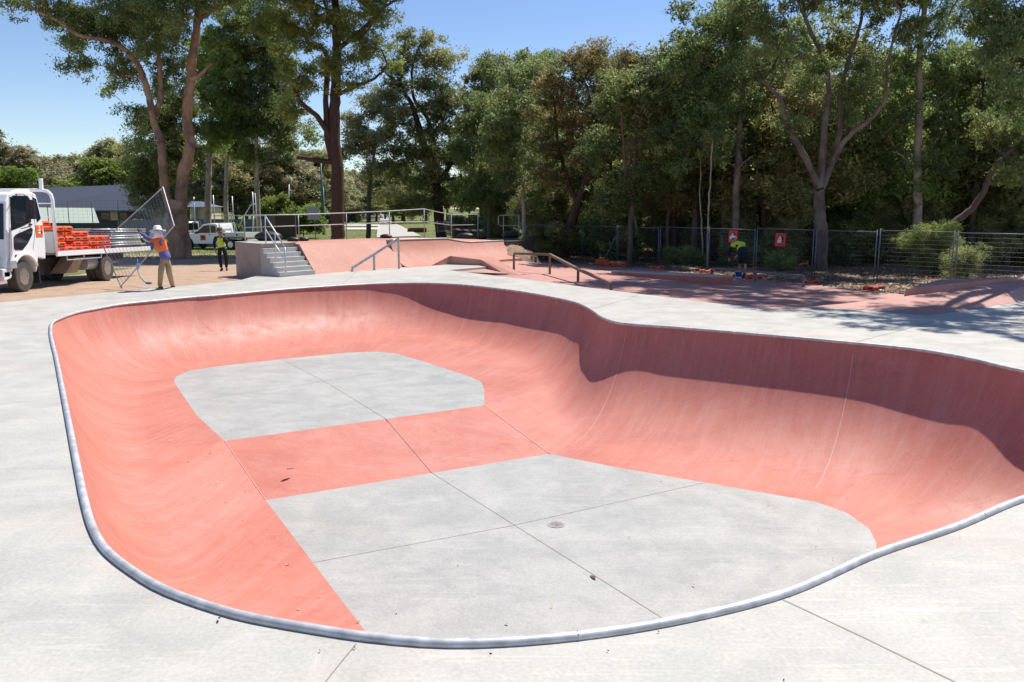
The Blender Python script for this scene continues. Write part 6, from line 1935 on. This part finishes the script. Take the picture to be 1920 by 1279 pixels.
# ------------------------------------------------------------------ white utes on the grass
def ute(label, loc, rz):
    """local: +x is the nose, +y its left side; length about 5.2"""
    t = thing('ute', label, 'ute', loc, rz, 'white utes parked on the grass')
    def px_(pts, y0, y1, mb): mb.prism([(x, y0, z) for x, z in pts], (0, y1 - y0, 0)); return mb
    hwid = .88
    body = [(2.62, .42), (2.68, .62), (2.62, .88), (2.35, 1.0), (1.30, 1.10), (.48, 1.70), (-.12, 1.78), (-.62, 1.74), (-.72, 1.0), (-.72, .40), (1.18, .36)]
    arcf = [(1.80 + .46 * cos(a), .36 + .46 * sin(a)) for a in np.linspace(pi - .1, .2, 9)]
    prof = body[:1] + body[1:10] + [(1.3, .38)] + arcf
    prof = [(2.62, .46), (2.68, .62), (2.62, .88), (2.35, 1.0), (1.30, 1.10), (.48, 1.70), (-.12, 1.78), (-.62, 1.74), (-.72, 1.0), (-.72, .38), (1.30, .38)] + arcf
    px_(prof, -hwid, hwid, MB()).build('cab', M['white'], t, bevel=.05, seg=3)
    sw_ = [(1.06, 1.12), (.42, 1.60), (-.06, 1.66), (-.06, 1.12)]
    for y, s in ((hwid + .002, 1), (-hwid - .002, -1)):
        mm = MB(); mm.prism([(x, y, z) for x, z in sw_], (0, .008 * s, 0)); mm.build('side_window', M['glass'], t)
        mm = MB(); mm.prism([(-.12, y, 1.14), (-.12, y, 1.64), (-.52, y, 1.62), (-.56, y, 1.14)], (0, .008 * s, 0)); mm.build('rear_side_window', M['glass'], t)
        mm = MB(); mm.box((.52, y + .004 * s, .80), (.42, .008, .36)); sg_ = mm.build('door_sign', M['redsign'], t)
        mm = MB(); mm.box((.50, y + .0095 * s, .82), (.16, .004, .12)); mm.build('sign_mark', M['navy'], sg_)
        mm = MB(); mm.box((-.02, y + .01 * s, 1.02), (.18, .02, .03)); mm.build('door_handle', M['black'], t)
        mm = MB(); mm.box((1.0, y + .1 * s, 1.14), (.10, .2, .14)); mm.build('mirror', M['black'], t, bevel=.02)
    mm = MB(); mm.prism([(1.28, -.76, 1.13), (1.28, .76, 1.13), (.50, .68, 1.69), (.50, -.68, 1.69)], (.012, 0, .016)); mm.build('windscreen', M['glass'], t)
    for s in (-1, 1):
        mm = MB(); mm.box((2.56, s * .66, .80), (.14, .36, .16)); mm.build('headlight', M['reflect'], t, bevel=.02)
    mm = MB(); mm.box((-.9 - .85, 0, .86), (2.05, 1.84, .06)); mm.build('tray_floor', M['offwhite'], t)
    for y in (.90, -.90):
        mm = MB(); mm.box((-1.75, y, 1.00), (2.05, .04, .34)); mm.build('tray_side', M['offwhite'], t, bevel=.01)
    mm = MB(); mm.box((-2.78, 0, 1.00), (.04, 1.84, .34)); mm.build('tail_gate', M['offwhite'], t, bevel=.01)
    mm = MB()
    for y in (.86, -.86): mm.tube([(-.80, y, .90), (-.80, y, 1.78)], .028, 6); mm.tube([(-.80, y, 1.78), (-1.02, y, 1.14)], .018, 6)
    mm.tube([(-.80, .86, 1.78), (-.80, -.86, 1.78)], .028, 6); mm.tube([(-.80, .86, 1.4), (-.80, -.86, 1.4)], .016, 6)
    mm.build('headboard_rack', M['galv'], t)
    mm = MB(); mm.box((-1.0, 0, .55), (3.6, .9, .22)); mm.build('chassis', M['chassis'], t)
    for x in (1.80, -1.62):
        for s in (-1, 1):
            w_ = wheel(t, (0, 0, 0), .36, .24, 1, .58, False)
            w_.location = (x, s * .76, .36); w_.rotation_euler = (0, 0, s * pi / 2)
    for s in (-1, 1):
        mm = MB(); mm.box((-2.80, s * .74, .80), (.04, .26, .10)); mm.build('tail_light', M['redlens'], t)
    mm = MB(); mm.box((-2.83, -.28, .86), (.012, .37, .14)); mm.build('number_plate', M['whitepl'], t)
    mm = MB(); mm.box((-2.84, 0, .62), (.08, 1.5, .12)); mm.build('rear_bumper', M['offwhite'], t, bevel=.02)
    for x in (-1.2, -2.2):
        mm = MB(); mm.box((x, .925, 1.02), (.12, .02, .12)); mm.build('tray_latch', M['black'], t)
    return t
q = gpt(412, 57.5)
u1 = ute('white tray back ute with a red door sign parked behind the standing worker', (q.x, q.y, q.z - .01), radians(180 - 17))
u2 = copy_tree(u1); q = gpt(352, 66); u2.location = (q.x, q.y, q.z - .01); u2.rotation_euler = (0, 0, radians(180 + 62)); tag(u2, 'second white ute mostly hidden behind the base of the large gum')
# cars at the far end of the path
def small_car(label, px, Y_, rz, col):
    q = gpt(px, Y_)
    t = thing('parked_car', label, 'car', q, rz)
    prof = [(2.1, .35), (2.15, .7), (1.2, .9), (.6, 1.42), (-1.0, 1.45), (-1.7, 1.0), (-2.1, .95), (-2.1, .35)]
    mm = MB(); mm.prism([(x, -.85, z) for x, z in prof], (0, 1.7, 0)); mm.build('body', col, t, bevel=.08, seg=2)
    for s in (-1, 1):
        mm = MB(); mm.prism([(1.0, s * .86, .95), (.55, s * .86, 1.36), (-.95, s * .86, 1.38), (-1.5, s * .86, .98)], (0, .01 * s, 0)); mm.build('side_window', M['glass'], t)
        for x in (1.3, -1.35):
            mm = MB(); mm.lathe([(.12, -.1), (.32, -.1), (.32, .1), (.12, .1)], (x, s * .78, .32), 16, 'Y'); mm.build('wheel', M['rubber'], t, smooth=True)
    return t
small_car('white car parked far away at the end of the path', 700, 230, .3, M['white'])
small_car('pale car parked right of the white one at the end of the path', 709, 240, 2.9, M['offwhite'])
# ------------------------------------------------------------------ people
def skin_mesh(name, chains, mat, parent, org, sub=2, root=0):
    """chains: list of [(point, radius), ...]; the first point of a chain may repeat a point of an earlier one (a joint)"""
    verts = []; rad = []; edges = []
    def idx_(p):
        for i, q in enumerate(verts):
            if (Vector(q) - Vector(p)).length < 1e-4: return i
        return -1
    for ch in chains:
        prev = -1
        for p, r in ch:
            i = idx_(p)
            if i < 0:
                verts.append(Vector(p)); rad.append(r); i = len(verts) - 1
            if prev >= 0: edges.append((prev, i))
            prev = i
    me = bpy.data.meshes.new(name)
    me.from_pydata([tuple(v - Vector(org)) for v in verts], edges, [])
    me.materials.append(mat)
    o = bpy.data.objects.new(name, me); COL.objects.link(o); o.parent = parent
    md = o.modifiers.new('skin', 'SKIN'); md.use_smooth_shade = True; md.branch_smoothing = .6
    sv = me.skin_vertices[0].data
    for i, r in enumerate(rad):
        rr_ = r if isinstance(r, tuple) else (r, r)
        sv[i].radius = rr_
        sv[i].use_root = (i == root)
    s = o.modifiers.new('sub', 'SUBSURF'); s.levels = sub; s.render_levels = sub
    return o


def hand(name, mat, parent, org, wrist, dirv, palm_n, mat_scale=1.0, curl=.6, side=1):
    """palm and five bent fingers; dirv: from wrist to fingers; palm_n: where the palm faces"""
    d = Vector(dirv).normalized(); n = Vector(palm_n); n = (n - d * n.dot(d)).normalized(); s = d.cross(n) * side
    w = Vector(wrist); k = mat_scale
    ch = []
    palm = w + d * .055 * k
    ch.append([(w, .026 * k), (palm, .036 * k), (w + d * .09 * k, .034 * k)])
    m = MB()
    o = skin_mesh(name, ch, mat, parent, org, 2)
    for i, (off, L) in enumerate(((-.030, .070), (-.010, .080), (.010, .074), (.029, .058))):
        b = w + d * .088 * k + s * off * k
        p1 = b + (d * cos(curl * .6) + n * sin(curl * .6)) * L * .45 * k
        p2 = p1 + (d * cos(curl * 1.4) + n * sin(curl * 1.4)) * L * .32 * k
        p3 = p2 + (d * cos(curl * 2.1) + n * sin(curl * 2.1)) * L * .25 * k
        MB().tube([b - d * .02 * k, b, p1, p2, p3], [.010 * k, .011 * k, .010 * k, .009 * k, .007 * k], 7).build('finger', mat, o, org, smooth='all')
    b = w + d * .03 * k - s * .030 * k
    p1 = b + (d * .6 - s * .7 + n * .35).normalized() * .035 * k; p2 = p1 + (d * .8 - s * .2 + n * .5).normalized() * .032 * k
    MB().tube([b, p1, p2], [.013 * k, .012 * k, .008 * k], 7).build('thumb', mat, o, org, smooth='all')
    return o


def boot(parent, org, heel, toe, mat):
    heel = Vector(heel); toe = Vector(toe); d = (toe - heel); d.z = 0; d.normalize(); s = Vector((-d.y, d.x, 0))
    m = MB(); vs = []
    secs = [(0, .036, .13), (.05, .042, .135), (.11, .045, .105), (.17, .05, .075), (.23, .046, .06), (.27, .028, .04)]
    for t, w, h in secs:
        c = heel + d * (t - .05)
        for j in range(10):
            a = 2 * pi * j / 10
            vs.append(c + s * w * cos(a) + Vector((0, 0, h / 2 + h / 2 * sin(a))))
    m.add(vs, [(i * 10 + j, i * 10 + (j + 1) % 10, (i + 1) * 10 + (j + 1) % 10, (i + 1) * 10 + j) for i in range(len(secs) - 1) for j in range(10)] + [tuple(range(10)), tuple(50 + j for j in range(10))])
    return m.build('boot', mat, parent, org, smooth='all')


def head_chain(neck, head, face, k=1.0):
    neck, head, f = Vector(neck), Vector(head), Vector(face).normalized()
    up = (head - neck).normalized()
    return [[(neck, .055 * k), (neck.lerp(head, .45) + f * .008, .058 * k), (head - up * .015 + f * .012, (.083 * k, .095 * k)), (head + up * .06, (.084 * k, .096 * k)), (head + up * .105, .052 * k)],
            [(head - up * .015 + f * .012, .083 * k), (head - up * .075 + f * .045, .045 * k)]]


def face_parts(parent, org, head, face, up=(0, 0, 1), k=1.0):
    f = Vector(face).normalized(); u = Vector(up); s = f.cross(u).normalized(); h = Vector(head)
    m = MB()
    for q in (-1, 1): m.ball(h + f * .098 * k + s * .032 * q * k + u * .02 * k, .011 * k, 8, 6)
    m.build('eyes', M['black'], parent, org, smooth='all')
    m = MB(); m.tube([h + f * .098 * k + u * .02 * k, h + f * .125 * k - u * .018 * k, h + f * .10 * k - u * .03 * k], [.009, .014, .01], 6); m.build('nose', M['skin'], parent, org, smooth='all')
    m = MB(); m.ball(h + f * .094 * k - u * .062 * k, (.024, .012, .006), 8, 5); m.build('mouth', plain('lips', (.30, .11, .09), .5), parent, org, smooth='all')
    for q in (-1, 1):
        m = MB(); m.ball(h + s * .086 * q * k - u * .005, (.018, .018, .032), 8, 6); m.build('ear', M['skin'], parent, org, smooth='all')


def hat(parent, org, top, up, mat, rb=.19, rc=.095, hc=.11, tilt=None, flap=None, name='hat'):
    u = Vector(up).normalized(); c = Vector(top)
    m = MB(); n = 24
    prof = [(rb, -.018), (rb * 1.0, -.010), (rc * 1.25, .0), (rc * 1.05, .02), (rc * 1.0, hc * .7), (rc * .75, hc), (rc * .2, hc * 1.05), (0.005, hc * 1.05)]
    R = u.to_track_quat('Z', 'Y').to_matrix()
    vs = []
    for r, h in prof:
        for j in range(n):
            t = 2 * pi * j / n
            wave = .012 * sin(2 * t) * (r / rb) ** 2
            vs.append(R @ Vector((r * cos(t), r * sin(t), h + wave)) + c)
    m.add(vs, [(i * n + j, i * n + (j + 1) % n, (i + 1) * n + (j + 1) % n, (i + 1) * n + j) for i in range(len(prof) - 1) for j in range(n)])
    return m.build(name, mat, parent, org, smooth='all')


# --- worker lifting the panel
Yw = 23.15
def w1(px, py, dy=0.0): return D(px, py, Yw + dy)
ft1, ft2 = W(300, 541.5), W(323.5, 538.5)
zg1, zg2 = G(ft1.x, ft1.y), G(ft2.x, ft2.y)
org = Vector((ft1.x, ft1.y, zg1))
p1 = thing('person', 'person in an orange and blue work shirt and white hat holding up a fence panel', 'person', org)
hip = w1(309, 484); hl, hr2 = w1(304.5, 487, -.02), w1(314.5, 487, .12)
waist = w1(307, 474); chest = w1(301, 457); neck = w1(297.5, 446); head = w1(295.5, 436.5)
shL, shR = w1(289.5, 451, .22), w1(308, 452, -.12)
kf, kb = w1(301.5, 512, -.10), w1(317, 510, .12)
af, ab = Vector((ft1.x - .0, ft1.y, zg1 + .09)), Vector((ft2.x, ft2.y, zg2 + .10))
elL, haL = w1(275, 446, .30), w1(261.5, 435, .45)
elR, haR = w1(289, 461, .05), w1(271.5, 454, .25)
facev = Vector((-.75, .6, .1))
body = [[(hip, .10), (waist, .09), (chest, .09), (neck, .055)]] + head_chain(neck, head, facev) + [
    [(hip, .10), (hl, .075), (kf, .056), (af, .036)], [(hip, .10), (hr2, .075), (kb, .056), (ab, .036)],
    [(chest, .09), (shL, .045), (elL, .036), (haL, .028)], [(chest, .09), (shR, .045), (elR, .036), (haR, .028)]]
skin_mesh('body', body, M['skin'], p1, org)
skin_mesh('trousers', [[(hip + Vector((0, 0, .05)), (.155, .135)), (hip, (.15, .13))], [(hip, .14), (hl, .112), (kf, .082), (af + Vector((0, 0, .02)), .066)], [(hip, .14), (hr2, .112), (kb, .082), (ab + Vector((0, 0, .02)), .066)]], M['khaki'], p1, org)
hem = w1(310.5, 482)
skin_mesh('shirt', [[(w1(311, 487), (.18, .155)), (hem, (.18, .155)), (waist, (.17, .145)), (w1(304, 465), (.165, .14)), (chest, (.16, .13)), (w1(299, 450), (.11, .09))], [(chest, .15), (shL, .08), (elL, .06)], [(chest, .15), (shR, .08), (elR, .06)]], M['purple'], p1, org)
skin_mesh('vest', [[(w1(306.5, 474), (.20, .17)), (w1(305, 468), (.20, .17)), (chest, (.20, .165)), (w1(299, 450), (.14, .11)), (neck + Vector((0, 0, -.01)), .075)], [(chest, .19), (shL, .105), (shL.lerp(elL, .3), .09)], [(chest, .19), (shR, .105), (shR.lerp(elR, .35), .09)]], M['hivisor'], p1, org)
for sh_, el_, ha_ in ((shL, elL, haL), (shR, elR, haR)):
    skin_mesh('sleeve', [[(sh_.lerp(el_, .12), .075), (el_, .058), (ha_.lerp(el_, .12), .042)]], M['purple'], p1, org)
hand('glove', M['leather'], p1, org, haL, (A_ + D_) / 2 - haL + Vector((0, 0, .6)), (-.5, .8, 0), 1.25, .9)
hand('glove', M['leather'], p1, org, haR, Vector((-.7, .3, .2)), (-.2, .6, .6), 1.25, .9)
boot(p1, org, Vector((ft1.x + .03, ft1.y, zg1)), Vector((ft1.x - .2, ft1.y + .08, zg1)), M['leather'])
boot(p1, org, Vector((ft2.x + .02, ft2.y, zg2)), Vector((ft2.x - .15, ft2.y + .15, zg2)), M['leather'])
hat(p1, org, head + Vector((.0, -.0, .075)), Vector((-.12, .1, 1)), M['whitepl'], .215, .105, .12)
m = MB(); n = 9; vs = []
for j in range(n):
    a = atan2(-facev.y, -facev.x) - 1.35 + 2.7 * j / (n - 1)
    vs += [head + Vector((.115 * cos(a), .115 * sin(a), .07)), head + Vector((.15 * cos(a), .15 * sin(a), -.13))]
m.add(vs, [(2 * j, 2 * j + 2, 2 * j + 3, 2 * j + 1) for j in range(n - 1)])
o = m.build('neck_flap', plain('grey white cloth', (.62, .62, .66), .9), p1, org, smooth='all')
s_ = o.modifiers.new('t', 'SOLIDIFY'); s_.thickness = .008
face_parts(p1, org, head, facev)

# --- worker walking with a phone at the ear
Yw = 33.6
ft1, ft2 = D(415.5, 506.5, Yw), D(424.5, 503.5, Yw + .25)
zg1 = G(ft1.x, ft1.y); ft1.z = zg1; ft2.z = G(ft2.x, ft2.y)
org = Vector(ft1)
S_ = Yw / F * 1.02
def w2(dx, hgt, dy=0.0):       # metres right of the body axis and above the ground
    c = D(414, 480, Yw); return Vector((c.x + dx, c.y + dy, zg1 + hgt))
p2 = thing('person', 'person in yellow hi vis vest and brown hat with a hand raised to the ear', 'person', org)
hip = w2(.06, .90); waist = w2(.04, 1.03); chest = w2(.03, 1.28); neck = w2(.02, 1.42); head = w2(.02, 1.535, -.02)
hl, hr2 = w2(-.05, .87), w2(.16, .87)
kl, kr = w2(-.01, .48, -.10), w2(.20, .47, .06)
al, ar = Vector((ft1.x, ft1.y, zg1 + .09)), Vector((ft2.x, ft2.y, ft2.z + .09))
sl, sr = w2(-.17, 1.36), w2(.22, 1.35)
ell, hal = w2(-.26, 1.08, .02), w2(-.17, .86, -.10)
elr, har = w2(.34, 1.17, -.14), w2(.14, 1.44, -.15)
facev = Vector((.15, -1, -.05))
body = [[(hip, .095), (waist, .09), (chest, .09), (neck, .052)]] + head_chain(neck, head, facev) + [
    [(hip, .11), (hl, .08), (kl, .055), (al, .036)], [(hip, .11), (hr2, .08), (kr, .055), (ar, .036)],
    [(chest, .09), (sl, .045), (ell, .036), (hal, .027)], [(chest, .09), (sr, .045), (elr, .036), (har, .027)]]
skin_mesh('body', body, M['skin'], p2, org)
skin_mesh('trousers', [[(waist, (.145, .12)), (hip, (.15, .125))], [(hip, .13), (hl, .10), (kl, .078), (al + Vector((0, 0, .03)), .064)], [(hip, .13), (hr2, .10), (kr, .078), (ar + Vector((0, 0, .03)), .064)]], M['blackcloth'], p2, org)
skin_mesh('shirt', [[(waist, (.15, .125)), (chest, (.165, .13)), (neck + Vector((0, 0, -.01)), .07)], [(chest, .16), (sl, .095), (ell, .060), (hal.lerp(ell, .12), .044)], [(chest, .16), (sr, .095), (elr, .060), (har.lerp(elr, .25), .042)]], M['navy'], p2, org)
skin_mesh('vest', [[(w2(.05, .93), (.172, .145)), (waist, (.168, .142)), (chest, (.20, .16)), (w2(.025, 1.39), (.17, .10))]], M['hivisye'], p2, org)
m = MB(); n = 22
for h0, h1, k_ in ((1.02, 1.07, .182),):
    vs = []
    for h in (h0, h1):
        for j in range(n):
            a = 2 * pi * j / n; c = w2(.04, h); vs.append(c + Vector((k_ * cos(a), k_ * .86 * sin(a), 0)))
    m.add(vs, [(j, (j + 1) % n, (j + 1) % n + n, j + n) for j in range(n)])
m.build('reflective_band', M['reflect'], p2, org, smooth='all')
hand('hand', M['skin'], p2, org, hal, Vector((.15, -.1, -1)), Vector((1, 0, 0)), 1.05, .5)
hand('hand', M['skin'], p2, org, har, Vector((-.25, .05, 1)), Vector((-1, .3, 0)), 1.05, .7, -1)
boot(p2, org, Vector((ft1.x, ft1.y + .05, zg1)), Vector((ft1.x + .02, ft1.y - .2, zg1)), M['leather'])
boot(p2, org, Vector((ft2.x, ft2.y + .05, ft2.z)), Vector((ft2.x + .08, ft2.y - .2, ft2.z)), M['leather'])
hat(p2, org, head + Vector((0, 0, .075)), Vector((.05, -.12, 1)), M['hatbrown'], .225, .115, .14)
face_parts(p2, org, head, facev)

# --- worker bending over at the fence
Yw = 31.0
def w3(px, py, dy=0.0): return D(px, py, Yw + dy)
fa_, fb_ = w3(1383, 506, .55), w3(1395.5, 519, 0)
fa_.z = G(fa_.x, fa_.y); fb_.z = G(fb_.x, fb_.y)
org = Vector((fb_.x, fb_.y, fb_.z))
p3 = thing('person', 'person in a yellow and navy shirt, shorts and white helmet bending over at the fence', 'person', org)
zr = fb_.z
hip = w3(1395, 473); hip.z = zr + .92
def r3(dx, hgt, dy=0.0): return Vector((hip.x + dx, hip.y + dy, zr + hgt))
waist = r3(-.03, 1.08, .10); chest = r3(-.12, 1.27, .32); neck = r3(-.20, 1.36, .46); head = r3(-.25, 1.42, .56)
hl, hr2 = r3(-.13, .88), r3(.13, .88)
kl, kr = Vector((fa_.x + .02, fa_.y - .25, zr + .50)), r3(.08, .48, .05)
al, ar = Vector((fa_.x, fa_.y - .2, fa_.z + .09)), Vector((fb_.x, fb_.y, fb_.z + .09))
sl, sr = r3(-.33, 1.27, .36), r3(.07, 1.30, .38)
ell, hal = r3(-.42, 1.0, .50), r3(-.38, .74, .62)
elr, har = r3(.10, 1.02, .58), r3(-.06, .82, .78)
facev = Vector((-.35, .75, -.5))
body = [[(hip, .10), (waist, .09), (chest, .09), (neck, .055)]] + head_chain(neck, head, facev) + [
    [(hip, .10), (hl, .075), (kl, .056), (al, .036)], [(hip, .10), (hr2, .075), (kr, .056), (ar, .036)],
    [(chest, .09), (sl, .045), (ell, .036), (hal, .028)], [(chest, .09), (sr, .045), (elr, .036), (har, .028)]]
skin_mesh('body', body, M['skin'], p3, org)
skin_mesh('shorts', [[(waist, (.15, .13)), (hip, (.165, .145))], [(hip, .15), (hl, .12), (hl.lerp(kl, .85), .10)], [(hip, .15), (hr2, .12), (hr2.lerp(kr, .85), .10)]], M['blackcloth'], p3, org)
skin_mesh('shirt', [[(r3(.01, .86, -.03), (.19, .165)), (r3(-.0, .98, .02), (.19, .165)), (waist, (.185, .16)), (waist.lerp(chest, .5), (.18, .155)), (chest, (.16, .13))], [(chest, .15), (sl, .08), (ell, .06)], [(chest, .15), (sr, .08), (elr, .06)]], M['navy'], p3, org)
skin_mesh('yoke', [[(waist.lerp(chest, .1), (.23, .20)), (waist.lerp(chest, .5), (.225, .195)), (chest, (.215, .18)), (neck, .08)], [(chest, .20), (sl, .115), (sl.lerp(ell, .35), .095)], [(chest, .20), (sr, .115), (sr.lerp(elr, .35), .095)]], M['hivisye'], p3, org)
for s_, e_2, h_ in ((sl, ell, hal), (sr, elr, har)):
    skin_mesh('sleeve', [[(s_.lerp(e_2, .15), .075), (e_2, .06), (h_.lerp(e_2, .15), .044)]], M['navy'], p3, org)
hand('hand', M['skin'], p3, org, hal, Vector((.1, .2, -1)), Vector((.4, .4, 0)), 1.05, .7)
hand('hand', M['skin'], p3, org, har, Vector((-.2, .4, -.7)), Vector((-.5, .2, -.3)), 1.05, .7, -1)
boot(p3, org, Vector((fa_.x, fa_.y - .26, fa_.z)), Vector((fa_.x, fa_.y + .1, fa_.z)), M['leather'])
boot(p3, org, Vector((fb_.x, fb_.y - .05, fb_.z)), Vector((fb_.x, fb_.y + .3, fb_.z)), M['leather'])
for c in (al, ar):
    m = MB(); m.tube([c, c + Vector((0, 0, .13))], [.052, .055], 10); m.build('sock', M['leather'], p3, org, smooth='all')
hat(p3, org, head + Vector((-.02, .03, .06)), Vector((-.25, .45, 1)), M['whitepl'], .135, .118, .11, name='helmet')
face_parts(p3, org, head, facev)
# ------------------------------------------------------------------ light and sky
SUN_EL, SUN_AZ = radians(SUN[0]), radians(SUN[1])       # azimuth from +Y towards +X
sd = Vector((sin(SUN_AZ) * cos(SUN_EL), cos(SUN_AZ) * cos(SUN_EL), sin(SUN_EL)))
ld = bpy.data.lights.new('sun', 'SUN'); ld.energy = 5.0; ld.angle = radians(0.53); ld.color = (1.0, 0.95, 0.88)
lo = bpy.data.objects.new('sun', ld); COL.objects.link(lo)
lo.rotation_euler = sd.to_track_quat('Z', 'Y').to_euler(); lo.location = (0, 0, 60)
wd = bpy.data.worlds.new('World'); sc.world = wd; wd.use_nodes = True
nt = wd.node_tree; bg = nt.nodes['Background']
sky = nt.nodes.new('ShaderNodeTexSky'); sky.sky_type = 'NISHITA'; sky.sun_disc = False
sky.sun_elevation = SUN_EL; sky.sun_rotation = SUN_AZ
sky.altitude = 300; sky.air_density = 1.0; sky.dust_density = 0.05; sky.ozone_density = 2.5
hsv = nt.nodes.new('ShaderNodeHueSaturation'); hsv.inputs['Saturation'].default_value = 1.1; hsv.inputs['Hue'].default_value = 0.510
nt.links.new(sky.outputs[0], hsv.inputs['Color']); nt.links.new(hsv.outputs[0], bg.inputs['Color'])
bg.inputs['Strength'].default_value = 0.102
sc.view_settings.view_transform = 'Standard'; sc.view_settings.look = 'None'
sc.view_settings.exposure = EXPO; sc.view_settings.gamma = 1.0
try: sc.view_settings.use_curve_mapping = False
except Exception: pass
sc.cycles.max_bounces = 7; sc.cycles.diffuse_bounces = 3; sc.cycles.glossy_bounces = 3; sc.cycles.transmission_bounces = 4; sc.cycles.transparent_max_bounces = 8
sc.cycles.caustics_reflective = False; sc.cycles.caustics_refractive = False
sc.render.film_transparent = False
